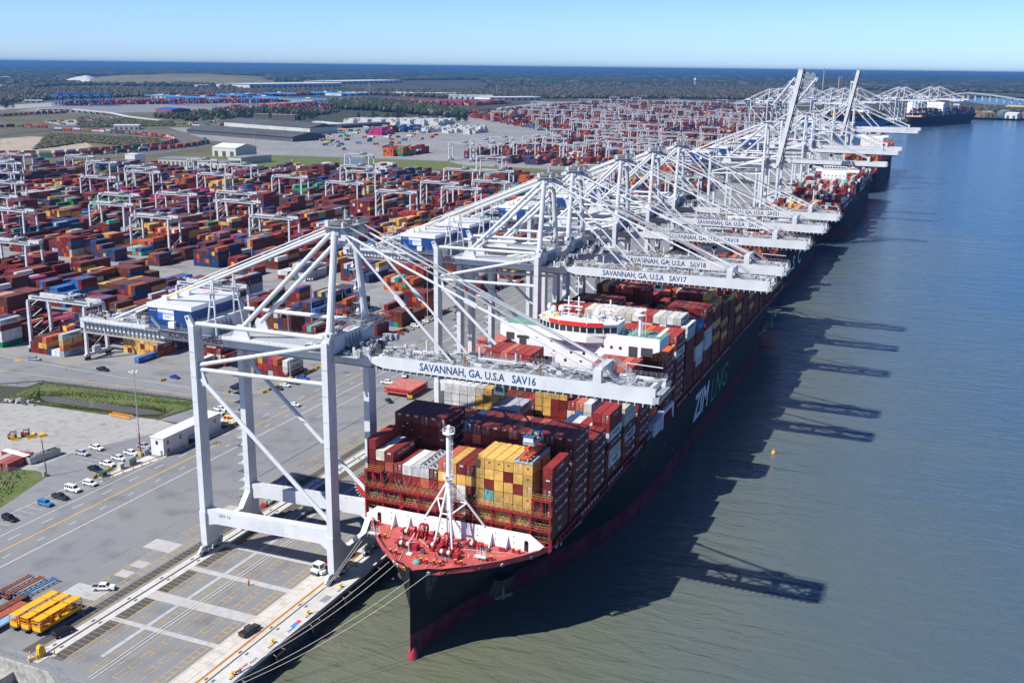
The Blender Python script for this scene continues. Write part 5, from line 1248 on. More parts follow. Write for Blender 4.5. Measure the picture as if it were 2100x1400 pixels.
for x in (-112, -115.5, -101): mb.tube((x, 322, 53.8), (x, 322, 60.5), .3, SHIPW, 8); mb.boxr(x - 2, x + 2, 321.9, 322.1, 58.8, 59.0, SHIPW); mb.boxr(x - 1.6, x + 1.6, 321.2, 321.4, 57.2, 57.6, SHIPW); mb.boxr(x - 1, x + 1, 321, 323, 56.2, 56.3, SHIPW)
for _ in range(60): x = r.uniform(-124, -97.5); y = r.uniform(316, 325); z = r.uniform(.4, 2.6); mb.tube((x, y, 53.8), (x, y, 53.8 + z), .07, r.choice([SHIPW, GREY, DGREY]), 5)
for _ in range(22): mb.box(r.uniform(-123, -98), r.uniform(316, 325), 54.3, r.uniform(.4, 1.6), r.uniform(.4, 1.2), r.uniform(.5, 1.3), r.choice([SHIPW, SHIPW, GREY, YELLOW]))
mb.rail((WHX0 + 5, 314.8, 53.8), (WHX1 - 4, 314.8, 53.8), 1.1, SHIPW, 1.3)
mb.build('radar_mast', ss)
mb = MB()
mb.tube((-90.5, 321.5, 49.7), (-90.5, 321.5, 57.0), .55, SHIPW, 10); mb.tube((-90.5, 321.5, 56.6), (-90.5, 321.5, 56.8), 1.8, SHIPW, 12)
for q in (-1.7, 1.7):
    for q2 in (-1, 1): mb.tube((-90.5 + q, 321.5 + q2, 56.8), (-90.5 + q, 321.5 + q2, 58.4), .06, SHIPW, 5)
mb.boxr(-92.3, -88.7, 320.4, 322.6, 58.3, 58.45, SHIPW)
for z in range(50, 57): mb.boxr(-89.6, -88.6, 321, 321.1, z, z + .1, REDP)
for q in (-89.6, -88.6): mb.tube((q, 321.05, 49.7), (q, 321.05, 57), .08, SHIPW, 6)
r = random.Random(17)
for _ in range(40): x = r.uniform(-97, -83); mb.tube((x, r.uniform(317, 326), 49.7), (x, r.uniform(317, 326), 49.7 + r.uniform(.4, 1.6)), .06, r.choice([SHIPW, GREY]), 5)
mb.build('wing_mast', ss)
mb = MB(); mb.boxr(SX + 24.8, SX + 27.02, 316.0, 326.8, 17.2, 22.0, mat('pale_blue_panel', (.42, .48, .55), .5)); mb.boxr(SX + 24.8, SX + 27.02, 327.2, 328.4, 16.5, 22.2, SHIPW); mb.boxr(SX + 24.8, SX + 27.02, 340.6, 341.8, 17, 22.6, SHIPW); mb.boxr(SX + 24.8, SX + 27.02, 328.4, 340.6, 21.4, 22.6, SHIPW)
for k in range(9): mb.boxr(SX + 26.6, SX + 26.95, 328.6 + k * 1.3, 328.8 + k * 1.3, 18, 21.3, LASHR)
mb.build('side_screen', ship)
mb = MB(); mb.lathe([(.2, 0), (1.5, 1), (1.7, 3), (1.4, 6), (.8, 7.6), (.1, 8)], (0, 0, 0), OR, 12)
o = mb.build('lifeboat', ship); o.rotation_euler = (R(-90), 0, 0); o.location = (SX + 25.0, 315.4, 25.4)
mb = MB(); mb.boxr(-100, -85, 516, 528, 17.7, 40, SHIPW); mb.boxr(-118, -102, 517, 527, 19, 47, mat('funnel_blue', (.03, .05, .12), .5)); mb.boxr(-117, -103, 518, 526, 47, 48.2, DGREY); mb.build('funnel', ship)

# what stands on deck, bay by bay (columns counted from the quay, tiers from the deck)
A, B_, D_, E_, F_ = C_MAROON, C_RED, C_YELLOW, C_WHITE, C_LRED
hA = [7, 6, 6, 5, 5, 5, 5, 5, 6, 6, 6, 6, 7, 7, 7, 7, 7, 7, 1, 7]
tA = {0: [B_, A, A, A], 1: [C_CREAM, A, A], 2: [A, F_, A], 3: [B_, A], 4: [E_, B_], 5: [E_, B_], 6: [E_, F_], 7: [A, B_], 8: [F_, D_, F_], 9: [D_, D_, D_, C_BLUE], 10: [A, D_, E_], 11: [A, D_, A],
      12: [D_, D_, D_, D_, D_], 13: [D_, D_, A, C_TEAL, D_], 14: [D_, D_, D_, D_, D_], 15: [D_, A, D_, D_, D_], 16: [D_, D_, A, D_, D_], 17: [D_, D_, D_, D_, D_], 18: [A], 19: [B_, A, A, A, A, C_BROWN, C_BROWN]}
hB = [8] * 6 + [3, 3] + [8] * 12; hC = [6] * 20; hD = [8] * 6 + [6, 6, 6, 2, 2, 2, 2, 3, 5, 5, 5, 5, 7, 7]
hE = [5] * 9 + [7, 7, 7, 7, 6, 6, 6, 4, 4, 5, 6]; hF = [4, 9, 9, 9, 9, 9, 3, 3, 3, 3, 3, 3, 3, 3, 9, 9, 9, 9, 9, 5]; hF[0] = 9; hF[1:6] = [9] * 5
hG = [6] * 14 + [8] * 6; hH = [8] * 6 + [9] * 14; hI = [10] * 19 + [9]; hJ = [7, 10, 10, 10, 10, 10, 10, 10, 6, 5, 5, 6, 7, 7, 8, 8, 8, 8, 8, 8]; hK = [8] * 10 + [7, 7, 7, 7, 9, 9, 9, 9, 9, 9]
hL = [6] + [10] * 8 + [6, 7, 7, 8, 9, 10, 10, 10, 10, 10, 9]; HS = [hA, hB, hC, hD, hE, hF, hG, hH, hI, hJ, hK, hL]
r = random.Random(41)
for k in range(11): HS.append([max(4, min(10, int(8.6 + 1.6 * math.sin(c * .45 + k * 1.7) + r.uniform(-.8, .8)))) for c in range(19)] + [8 + (k % 2)])
for q in (17, 18): HS[q] = [3] * 20 if q == 18 else HS[q]
SHW = {C_MAROON: 80, C_BROWN: 8, C_RED: 6, C_LRED: 2, C_YELLOW: 2, C_WHITE: 1, C_NAVY: 1}
def colfn_ship(bay):
    def f(b, c, k):
        n = HS[bay][c]; t = n - 1 - k; rr = random.Random(bay * 9973 + c * 131 + k)
        if bay == 0 and c in tA: return tA[c][min(t, len(tA[c]) - 1)]
        if bay == 1: return C_NAVY if (c == 8 and t == 0) else ([C_MAROON, C_MAROON, C_LRED, C_RED][rr.randrange(4)] if 8 < c < 16 else C_MAROON)
        if bay == 2: return C_RED if c == 18 and t == 0 else C_MAROON
        if bay == 3:
            if c < 4 and t < 3: return C_WHITE if rr.random() < .6 else C_GREY
            if c in (4, 5) and t < 3: return C_YELLOW if (c == 5 or t) else C_CREAM
            if c in (6, 7, 8): return [C_GREY, C_RED, C_BROWN][t % 3]
            if c == 19: return [C_RED, C_RED, C_WHITE, C_MAROON, C_CREAM, C_WHITE, C_BROWN][min(t, 6)]
            if c in (14, 15, 16, 17): return [C_RED, C_WHITE, C_NAVY, C_WHITE][(c + t) % 4]
            return C_RED if t == 0 else C_MAROON
        if bay == 4:
            if c in (9, 10, 11): return C_YELLOW if t < 3 and not (c == 11 and t) else C_MAROON
            if c == 12: return C_YELLOW if t == 0 else C_MAROON
            if c in (13, 14, 15): return [C_RED, C_LRED, C_WHITE][c - 13] if t == 0 else [C_CREAM, C_BLUE, C_WHITE][c - 13]
            if c == 19: return [C_CREAM, C_CREAM, C_BROWN, C_WHITE, C_MAROON, C_MAROON][min(t, 5)]
        if bay == 5: return (C_PINK if c == 16 and t == 0 and False else ([C_RED, C_RED, C_LRED, C_RED, C_RED][c % 5] if t == 0 else C_MAROON))
        if bay == 7 and t == 0: return [C_RED, C_RED, C_LRED, C_ORANGE, C_RED, C_LRED][c % 6]
        if bay == 8:
            if t == 0: return C_MAROON if c < 1 else (C_RED if c < 5 else (C_CREAM if c < 13 and c % 2 else (C_WHITE if c < 13 or c > 14 else C_RED)))
            if t == 1: return C_NAVY if c in (10, 17) else (C_WHITE if c % 3 else C_RED)
        if bay in (9,) and c > 17 and t == 0: return C_BLUE
        if bay in (11, 12, 14, 16): 
            if t in (3, 5) and c > 15: return C_YELLOW
        if c == 19 and bay in (9, 10) and t in (3, 4, 5): return C_WHITE
        if t == 0 and rr.random() < .3: return [C_RED, C_LRED, C_ORANGE][rr.randrange(3)]
        return wchoice(rr, SHW)
    return f
def ship_lab(bay, where):
    def f(b, c, k, n):
        t = n - 1 - k
        return 'deck container, %s, %s column from quay, %s' % ('top tier' if t == 0 else '%s tier down' % ORD[t], ORD[c], where)
    return f
for i, h in enumerate(HS):
    if i >= len(BAYY): break
    where = ('bay %d of six before the white superstructure' % (i + 1)) if i < 6 else 'bay %d behind the white superstructure' % (i - 5)
    where = '%s bay from bow' % ORD[i]
    grid([h], (lambda f: (lambda b, c, k: f(b, c, k)))(colfn_ship(i)), -136.3, BAYY[i], 2.62, 15, 12.19, 19.55, 2.8, ship_lab(i, where), 'containers stacked on the deck of the black ship')
# open grey platforms resting on the first bay
for (x0, x1, zz, lab) in ((-136.3 + 2.62 * 5.9, -136.3 + 2.62 * 8, 19.55 + 2.8 * 5, 'grey open platform frame on white containers left of the foremast'), (-136.3 + 2.62 * 16.0, -136.3 + 2.62 * 18, 19.55 + 2.8 * 7, 'grey open platform frame on the yellow containers under the spreader')):
    t = thing('flat_rack', lab, 'platform frame', ((x0 + x1) / 2, 231.3, zz), 0, 'flat racks lying on the first bay'); w = x1 - x0
    PG = mat('flat_rack_grey', (.42, .45, .47), .6, noise=.25, scale=1.5); mb = MB()
    for q in range(2):
        xa = -w / 2 + q * w / 2 + .08; xb = -w / 2 + (q + 1) * w / 2 - .08
        mb.boxr(xa, xa + .25, -6.1, 6.1, .02, .75, PG); mb.boxr(xb - .25, xb, -6.1, 6.1, .02, .75, PG)
        for k in range(13): mb.boxr(xa, xb, -6.05 + k * .99, -5.9 + k * .99, .1, .6, PG)
        for k in range(6): mb.boxr((xa + xb) / 2 - .3, (xa + xb) / 2 + .3, -5.4 + k * 2, -5.0 + k * 2, .6, .95, DGREY)
    mb.build('frame', t)

# ---------------------------------------------------------------- other ships along the quay
def other_ship(name, label, cx, half, ybow, ystern, zd, hullm, redm, red_top, rows, hcol, bays, hfn, deckm=None, house=None, bow_white=None, flip=False, yaw=0.0, loc=None, red=True):
    t = thing('container_ship', label, 'ship', (0, 0, 0), 0, 'container ships along the quay')
    L = ystern - ybow
    dk = [(ybow, 0), (ybow + L * .01, half * .3), (ybow + L * .04, half * .68), (ybow + L * .09, half * .96), (ybow + L * .12, half), (ystern, half * .97)]
    wl = [(ybow, 0), (ybow + L * .02, half * .05), (ybow + L * .09, half * .35), (ybow + L * .2, half * .85), (ybow + L * .28, half), (ystern - L * .15, half), (ystern, half * .4)]
    stn = [ybow + L * f for f in (0, .005, .01, .02, .04, .065, .09, .12, .16, .2, .24, .28, .4, .6, .8, .85, .9, .95, 1)]
    build_hull('hull', t, cx, stn, dk, wl, SW, zd, [hullm, redm], ybow, ystern, red_top)
    mb = MB(); pts = [(y, clampi(y, dk) - .2) for y in stn]
    mb.prism([(cx + h, y) for y, h in pts] + [(cx - h, y) for y, h in reversed(pts)], zd - 1.2, zd - .6, deckm or LASHR)
    mb.boxr(cx - half + 2.4, cx + half - 2.4, ybow + L * .12, ystern - 3, zd - .6, zd + 1.2, deckm or LASHR); mb.build('main_deck', t)
    if bow_white:
        mb = MB(); mb.boxr(cx - half * .85, cx + half * .85, ybow + L * .075, ybow + L * .078, zd - .6, zd + 2.6, bow_white); mb.tube((cx, ybow + L * .05, zd), (cx, ybow + L * .05, zd + 20), .5, SHIPW, 8); mb.build('breakwater', t)
    for (hy0, hy1, top, w) in (house or ()):
        mb = MB(); mb.boxr(cx - half * w, cx + half * w, hy0, hy1, zd, top, SHIPW); mb.boxr(cx - half, cx + half, hy0 + 1, hy1 - 3, top, top + 2.6, SHIPW); mb.boxr(cx - half * .5, cx + half * .5, hy0 + .5, hy1 - 3, top + 2.6, top + 5.4, SHIPW)
        for k in range(int(half * 2 / 2.5)): mb.boxr(cx - half + 1 + k * 2.5, cx - half + 2.9 + k * 2.5, hy0 + .44, hy0 + .48 , top + 3.4, top + 4.8, GLASS) if abs(-half + 1.9 + k * 2.5) < half * .48 else None
        for zz in range(int(zd) + 4, int(top) - 2, 3):
            for k in range(9): mb.boxr(cx - half * w + 2 + k * 3.6, cx - half * w + 2.9 + k * 3.6, hy0 - .06, hy0 - .02, zz, zz + 1, GLASS)
        mb.tube((cx, (hy0 + hy1) / 2, top + 5), (cx, (hy0 + hy1) / 2, top + 12), .5, SHIPW, 8); mb.build('superstructure', t)
    X0 = cx - rows * 2.55 / 2
    for i, y in enumerate(bays):
        h = [hfn(i, c) for c in range(rows)]
        grid([h], (lambda i: (lambda b, c, k: hcol(i, c, k, h)))(i), X0, y, 2.55, 15, 12.19, zd + 1.3, 2.75, lambda b, c, k, n: 'container', 'containers', boost=0.0)
    return t
def rc(w, seed): return lambda i, c, k, h: wchoice(random.Random(seed + i * 7919 + c * 104729 + k * 31), w)
def hf(lo, hi, seed): return lambda i, c: int(random.Random(seed + i * 37 + c // 2).uniform(lo, hi) + .5)
HULLG = mat('dark_blue_grey_hull', (.014, .018, .028), .75, spec=.2, noise=.2, scale=.1)
t2 = other_ship('s', 'dark grey container ship second from the camera, letters on its side', -117.5, 20.0, 612, 868, 17.0, HULLG, HULLR, .0, 15, rc({C_MAROON: 30, C_RED: 20, C_YELLOW: 22, C_LRED: 10, C_BROWN: 10, C_WHITE: 4}, 3),
    [640 + 15 * k for k in range(15) if k not in (3,)], hf(4, 6.5, 5), house=[(684, 694, 40, .7)])
for s_, y in (('M', 695), ('S', 719), ('C', 745)): text(s_, LWHITE, 13, (-97.4, y, 7.5), '+x', t2, bold=.3, sx=1.6)
t3 = other_ship('s', 'black container ship with mixed red and white containers, third from the camera', -110.5, 22.5, 885, 1235, 18.0, HULLG, HULLR, 1.0, 17, rc({C_MAROON: 26, C_RED: 22, C_WHITE: 30, C_GREY: 8, C_BROWN: 8, C_NAVY: 6, C_TEAL: 2, C_LRED: 8}, 8),
    [932 + 15.2 * k for k in range(19) if k not in (7, 8)], hf(3, 7.4, 9), house=[(1042, 1052, 41, .5)], bow_white=mat('cream_bulwark', (.62, .50, .32), .6))
t4 = other_ship('s', 'container ship stacked with orange containers behind the lowered booms', -112, 20.0, 1290, 1640, 18.0, HULLG, HULLR, 1.0, 15, rc({C_ORANGE: 80, C_LRED: 12, C_GREEN: 3, C_NAVY: 4, C_WHITE: 3}, 18),
    [1335 + 15.2 * k for k in range(19) if k not in (9,)], hf(4, 7.4, 19), house=[(1472, 1484, 50, .7)])
HULLSKY = mat('light_blue_hull', (.03, .22, .50), .5, noise=.1, scale=.1)
AN = -math.atan2(145, 381)
t5 = other_ship('s', 'container ship with a light blue hull at the far bend of the quay', 0, 24.0, 0, 400, 18.0, HULLSKY, HULLR, -2.5, 18, rc({C_MAROON: 1}, 28), [], hf(6, 8.4, 29), house=[(130, 144, 50, .9)])
t5.location = (-188, 2838, 0); t5.rotation_euler = (0, 0, AN + math.pi)
t6 = other_ship('s', 'farthest container ship, dark hull with a cream bulwark at its bow', 0, 24.0, 0, 400, 20.0, HULLG, HULLR, 0.5, 18, rc({C_MAROON: 1}, 38), [], hf(5, 8, 39), house=[(160, 174, 52, .9), (290, 305, 56, .55)], bow_white=mat('cream_bulwark', (.62, .50, .32), .6))
t6.location = (-140, 2960, 0); t6.rotation_euler = (0, 0, AN)
PM = {k: mat(CNAME[k].replace(' ', '_') + '_container_paint', v, .6, noise=.1) for k, v in PAL.items()}
def deck_cargo(t, seed, WV, lo, hi, z0, skip):
    mb = MB(); r = random.Random(seed)
    for k in range(22):
        y = 50 + k * 15.4
        if skip[0] < y < skip[1]: continue
        for c in range(18):
            n = int(r.uniform(lo, hi))
            for z in range(n):
                if c in (0, 17) or z > n - 3 or k == 0: mb.box(-23 + c * 2.55 + 1.3, y + 6, z0 + z * 2.75 + 1.3, 2.46, 12.2, 2.65, PM[wchoice(r, WV)])
    o = mb.build('deck_cargo', t); o['kind'] = 'stuff'
deck_cargo(t5, 91, {C_MAROON: 50, C_BROWN: 25, C_RED: 10, C_YELLOW: 12, C_WHITE: 3, C_NAVY: 6}, 6, 8.5, 19.3, (118, 142))
deck_cargo(t6, 90, {C_MAROON: 30, C_BROWN: 12, C_RED: 16, C_WHITE: 12, C_NAVY: 12, C_TEAL: 5, C_YELLOW: 3, C_GREEN: 2, C_BLUE: 6}, 4, 7.5, 21.3, (148, 172))
mb = MB(); mb.boxr(-5, 5, 292, 304, 56, 68, mat('funnel_sky_blue', (.03, .22, .5), .5)); mb.build('funnel', t6)

# ================================================================== CONTAINER YARDS
YG = 'containers stacked in the yard rows behind the quay'
def yend(x): return clampi(-x, [(262, 1290), (500, 1225), (640, 1200), (905, 1095), (1030, 1075), (1190, 985), (1420, 850), (1500, 700)])
PK = list(YW)
def block(x0, ys, ye, seed, dens=1.0, lo=1.6, hi=5.4, lab=None, ncol=8, weights=None, front=None, fcol=None, tierh=2.72):
    r = random.Random(seed); nb = int((ye - ys) / 12.95)
    if nb < 1: return
    H = []; CC = []; base = r.uniform(lo, hi); dom = wchoice(r, weights or YW)
    for b in range(nb):
        if r.random() < .42: base = r.uniform(lo, hi); dom = wchoice(r, weights or YW)
        gap = r.random() > dens; tilt = r.uniform(-.35, .35); row = []; h = base
        for c in range(ncol):
            if r.random() < .3: h = base + r.uniform(-1.6, .9)
            row.append(0 if gap else max(0, min(5, int(h + tilt * (c - ncol / 2) + .5))))
        H.append(row); CC.append([[(dom if r.random() < .45 else wchoice(r, weights or YW)) for _ in range(6)] for c in range(ncol)])
    if front:
        for b, row in enumerate(front): H[b] = row
    def col(b, c, k):
        if fcol and (b, c) in fcol and H[b][c] - 1 - k < len(fcol[(b, c)]): return fcol[(b, c)][H[b][c] - 1 - k]
        return CC[b][c][k]
    grid(H, col, x0, ys, 2.62, 12.95, 12.19, .05, tierh, lab or (lambda b, c, k, n: 'yard container'), YG, boost=1.0 if lab else 0.0)
def yard_lab(bn, rown):
    def f(b, c, k, n):
        t = n - 1 - k
        return 'yard container, %s, %s lane, %s, %s row' % ('on top' if t == 0 else '%s tier down' % ORD[t], ORD[c], bn, ORD[b])
    return f
M_, Br, Rd, Nv, Or, Yl, Wh, Gn, Pk = C_MAROON, C_BROWN, C_RED, C_NAVY, C_ORANGE, C_YELLOW, C_WHITE, C_GREEN, C_PINK
fr = {0: dict(front=[[3, 4, 3, 3, 3, 2, 3], [0] * 7, [0] * 7], fcol={(0, 6): [Wh, Wh, M_], (0, 5): [M_, M_], (0, 4): [Or, M_, Rd]}),
      1: dict(front=[[0, 0, 0, 0, 0, 2, 1, 0], [0, 0, 3, 4, 5, 4, 3, 2]], fcol={(0, 5): [Wh, M_], (1, 4): [Yl, Yl, M_, Yl], (1, 5): [Yl, M_, Yl], (0, 6): [Rd]}),
      2: dict(front=[[0, 0, 0, 0, 0, 0, 0, 1], [3, 3, 4, 4, 4, 5, 5, 4], [4, 4, 5, 5, 4, 4, 5, 4]], fcol={(0, 7): [C_BLUE], **{(1, c): [Yl, Yl, M_ if c % 3 == 1 else Yl, Yl] for c in range(8)}, (1, 7): [Yl, Yl, Br]}),
      3: dict(front=[[2, 3, 3, 3, 1, 1, 1, 4], [3, 3, 4, 4, 4, 4, 2, 2], [4, 5, 5, 4, 5, 5, 4, 4]], fcol={(0, 7): [Wh, Yl, Or, C_GREY], (0, 6): [Wh], (0, 5): [C_WHITE], (0, 3): [Or, Yl, M_], (0, 2): [M_, Yl, M_], (0, 1): [Br, M_, M_]})}
names = {0: 'first block from quay road', 1: 'second block from quay road', 2: 'third block from quay road', 3: 'fourth block from quay road', 4: 'fifth block from quay road', 5: 'sixth block from quay road', 6: 'seventh block from quay road'}
for k in range(0, 8):
    X = -281.0 - 39 * k
    kw = fr.get(k, {})
    ys = {0: 369, 1: 360, 2: 360, 3: 354}.get(k, 354)
    dens = {0: .62, 1: .72, 2: .9}.get(k, .97)
    block(X, ys, 512, 100 + k, dens, 2.0 if k < 3 else 2.4, 5.6, yard_lab(names.get(k, 'inland block'), 1), 7 if k == 0 else 8, **kw)
def yard_lab2(bn):
    def f(b, c, k, n):
        t = n - 1 - k
        return 'container past cross street, %s, %s lane, %s, %s row' % ('on top' if t == 0 else '%s down' % ORD[t], ORD[c], bn.replace('quay ', ''), ORD[b])
    return f
for k in range(0, 31):
    X = -281.0 - 39 * k; ye = yend(X)
    if ye < 570: continue
    block(X, 553 if k % 5 else 566, min(ye, 806), 200 + k, .93 if k > 1 else .8, 2.2, 5.7, yard_lab2(names[k]) if k < 7 else None)
    if ye > 850: block(X, 832, min(ye, 1070), 300 + k, .9, 1.8, 5.4)
    if ye > 1110: block(X, 1092, ye, 400 + k, .8, 1.2, 5.2)
# far yard beyond the grass strip
FW = dict(YW); FW[C_ORANGE] = 12; FW[C_RED] = 10; FW[C_LRED] = 5
for k in range(0, 11):
    X = -300 - 39 * k * 1.0
    block(X, 1392 if k < 9 else 1440, 1985, 500 + k, .94, 1.5, 5.6, weights=FW)
for k in range(0, 26):
    X = -300 - 39 * k
    y0 = 2012 if k < 12 else 2080 + (k - 12) * 46
    block(X - 15, y0, (2130, 2200, 2270, 2330)[k] if k < 4 else 2690, 560 + k, .93, 1.8, 5.6, weights=FW)
for k in range(0, 24):
    X = -345 - 42 * k
    block(X, 2735, 3380 if k > 3 else 2950 + 60 * k, 620 + k, .93, 2.2, 5.6, weights=YW)
    if k > 6: block(X, 3420, 4080, 660 + k, .9, 2.2, 5.6, weights=YW)
# white refrigerated boxes in tall blocks, and loose stacks in the open area
WW = {C_WHITE: 90, C_CREAM: 5, C_GREY: 3}
for k in range(7): block(-1330 + k * 30, 2130 + k * 13, 2230 + k * 13, 700 + k, 1, 4.6, 5.6, weights=WW, ncol=10)
p = (-1092.1, 1968.2); block(p[0] - 10, p[1] - 20, p[1] + 60, 720, 1, 4, 5.4, weights={C_NAVY: 4, C_BLUE: 5, C_WHITE: 2, C_TEAL: 3}, ncol=12)
p = (-1090.0, 1835.4); block(p[0], p[1], p[1] + 60, 721, 1, 4, 5.4, weights={C_PINK: 9, C_BLUE: 1, C_RED: 1}, ncol=12)
p = (-1099.3, 1923.5); block(p[0] - 5, p[1], p[1] + 60, 722, 1, 4, 5.4, weights={C_MAROON: 9, C_WHITE: 1, C_BROWN: 3}, ncol=8)
for q, (u, v, w) in enumerate(((785, 320, {C_MAROON: 3, C_ORANGE: 5}), (805, 320, {C_ORANGE: 5, C_GREEN: 3, C_RED: 2}), (815, 318, {C_WHITE: 5, C_RED: 4}), (836, 316, {C_WHITE: 5, C_RED: 3, C_MAROON: 3}))):
    p = site(u, v); block(p[0], p[1], p[1] + 39, 730 + q, 1, 4.6, 5.4, weights=w, ncol=7)
p = (-688.5, 1169.2); block(p[0], p[1], p[1] + 30, 740, 1, 4.6, 5.4, weights={C_WHITE: 6, C_MAROON: 4, C_RED: 3}, ncol=8)
for q in range(5): block(-1040 + q * 24, 1965 + 60 * (q % 2), 2060 + 60 * (q % 2), 750 + q, .9, 2, 4.5, weights=WW, ncol=6)
# rail terminal in the distance
TW = {C_PINK: 22, C_MAROON: 22, C_RED: 18, C_YELLOW: 6, C_WHITE: 8, C_NAVY: 8, C_BROWN: 8, C_GREEN: 3}
for u, v, L in ((345, 203, 500), (368, 202, 480), (395, 201, 450), (430, 201, 500), (455, 201, 520), (480, 200, 520), (535, 222, 300), (560, 221, 330), (590, 219, 360), (620, 217, 420), (650, 216, 450), (680, 215, 420), (710, 214, 380), (180, 214, 300), (215, 213, 300), (250, 213, 300), (285, 212, 300)):
    p = site(u, v); block(p[0], p[1], p[1] + L, u, 1, 3.4, 5.6, weights=TW, ncol=18)
for u in range(125, 530, 13):
    p = site(u, 216 - (u - 125) * .012); block(p[0], p[1], p[1] + 170, u, .9, 1, 4.4, weights=TW, ncol=10)
for u in range(430, 720, 12):
    p = site(u, 226 - (u - 430) * .012); block(p[0], p[1], p[1] + 120, u, .9, 1, 4.4, weights=TW, ncol=10)
for u in range(700, 960, 15):
    p = site(u, 214 + (u - 700) * .01); block(p[0], p[1], p[1] + 330, u, .95, 2.5, 5.4, weights=TW, ncol=16)

# ------------------------------------------------ rubber tyred gantries
RG = 'white yard gantries straddling the container rows'
RWH = mat('gantry_white_paint', (.56, .58, .60), .5, noise=.12, scale=.4, stain=(.30, .30, .29), stain_amt=.5, stain_scale=.6)
def make_rtg():
    t = thing('yard_gantry', 'gantry', 'gantry crane', (0, 0, 0), 0, RG); W = 17.3; Ht = 25.5; S = 6.5
    for x in (-W, W):
        for y in (-S, S):
            mb = MB(); mb.beam((x, y, 1.8), (x, y * .93, Ht - 1), 1.5, 1.3, RWH, 1.2, 1.1); mb.build('leg', t)
        mb = MB(); mb.boxr(x - .6, x + .6, -S - 1.5, S + 1.5, 1.8, 3.0, RWH); mb.boxr(x - .4, x + .4, -S, S, Ht - 1.5, Ht - .3, RWH)
        mb.boxr(x - .7, x + .7, -2.6, 1.6, 3.0, 5.6, RWH); mb.build('sill_beam', t)
        for y in (-S, S):
            mb = MB()
            for q in (-1, 1): mb.tube((x - .35, y + q * .95, .8), (x + .35, y + q * .95, .8), .8, BLACK, 12)
            mb.boxr(x - .5, x + .5, y - 1.5, y + 1.5, 1.2, 2.0, DGREY); mb.build('wheel', t)
    for y in (-3.4, 3.4):
        mb = MB(); mb.boxr(-W - 1.6, W + 1.6, y - .55, y + .55, Ht - .6, Ht + 1.2, RWH); mb.rail((-W, y * 1.25, Ht + 1.2), (W, y * 1.25, Ht + 1.2), 1.1, GREY, 2); mb.boxr(-W, W, y * 1.2 - .5, y * 1.2 + .5, Ht + 1.0, Ht + 1.06, GREY); mb.build('girder', t)
    mb = MB(); z = 3
    for k in range(8): 
        y0, y1 = (-3, 3) if k % 2 else (3, -3); mb.beam((-W - 1.1, y0, z), (-W - 1.1, y1, z + 2.6), .7, .1, GREY); z += 2.7
    for x in (-W, W): mb.beam((x, -S, 3), (x, S, 11), .25, .25, GREY); mb.beam((x, S, 3), (x, -S, 11), .25, .25, GREY)
    mb.build('stair', t)
    mb = MB(); mb.boxr(3, 9, -4.4, 4.4, Ht + 1.3, Ht + 1.8, DGREY); mb.boxr(4, 8, -3, 3, Ht + 1.8, Ht + 3.1, GREY); mb.boxr(3.4, 4.6, -1, 1, Ht + 3.1, Ht + 4, RWH)
    r = random.Random(2)
    for _ in range(14): mb.box(r.uniform(3.2, 8.8), r.uniform(-4, 4), Ht + 2.4, r.uniform(.4, 1.4), r.uniform(.4, 1.2), r.uniform(.6, 1.6), r.choice([GREY, DGREY, RWH]))
    mb.build('trolley', t)
    mb = MB(); mb.boxr(9.4, 11.4, -1.2, 1.2, Ht - 3.4, Ht - .9, RWH); mb.boxr(9.6, 11.2, -1.24, -1.2, Ht - 3, Ht - 1.6, GLASS); mb.build('driver_cab', t)
    mb = MB(); mb.boxr(5, 7, -6, 6, 14.2, 14.6, OR); mb.boxr(5.2, 6.8, -1.4, 1.4, 14.6, 15.6, DGREY)
    for a in (5.3, 6.7):
        for c in (-1.2, 1.2): mb.tube((a, c, 15.6), (a, c * 1.6, Ht + 1.4), .05, DGREY, 4)
    mb.build('spreader', t); return t
rtg0 = make_rtg()
RT = [(3, 362), (6.9, 473), (9.6, 579), (11.6, 635), (13.7, 714), (17.5, 854), (12.9, 788), (9, 640), (8.6, 716), (15.7, 914), (14, 890), (8.3, 747), (7.2, 699), (5.3, 637), (9.4, 883), (12, 960), (10.8, 865), (11, 1145), (4.7, 820), (5.4, 905), (6, 1032), (3.6, 872), (4, 938), (6.8, 1200),
      (2.5, 420), (7, 600), (10, 690), (13, 850), (16, 780), (19, 880), (20, 940), (18, 960), (22, 900), (5, 1040), (3, 1150), (1, 640), (0, 720), (2, 780), (1, 930), (0, 1080), (2, 1180), (8, 960), (14, 990), (24, 850), (16, 640), (21, 790), (12, 520), (10, 430), (9, 1010), (7, 860)]
seen = []; n = 0
RT2 = []
for q in range(11):
    for y in (1420, 1475, 1560, 1640, 1730, 1830, 1930):
        rr = random.Random(q * 77 + y)
        if rr.random() < .62: RT2.append((-300 - 39 * q + 16.5, y + rr.uniform(-25, 25)))
for q in range(22):
    for y in (2060, 2180, 2330, 2480, 2620):
        rr = random.Random(q * 71 + y)
        if rr.random() < .55 and (q < 12 or y > 2080 + (q - 12) * 46): RT2.append((-315 - 39 * q + 16.5, y + rr.uniform(-40, 40)))
for q in range(24):
    for y in (2800, 3000, 3200, 3600, 3900):
        rr = random.Random(q * 73 + y)
        if rr.random() < .5 and (q > 6 or y < 3100): RT2.append((-345 - 42 * q + 16.5, y + rr.uniform(-60, 60)))
pos = [(-264.5 - 39 * round(a), y) for a, y in RT]
pos = [p for i, p in enumerate(pos) if all(abs(p[0] - o[0]) > 5 or abs(p[1] - o[1]) > 17 for o in pos[:i])]
def rank(items):
    out = []
    for i, p in enumerate(sorted(items, key=lambda p: p[1])): out.append((p, i + 1))
    return out
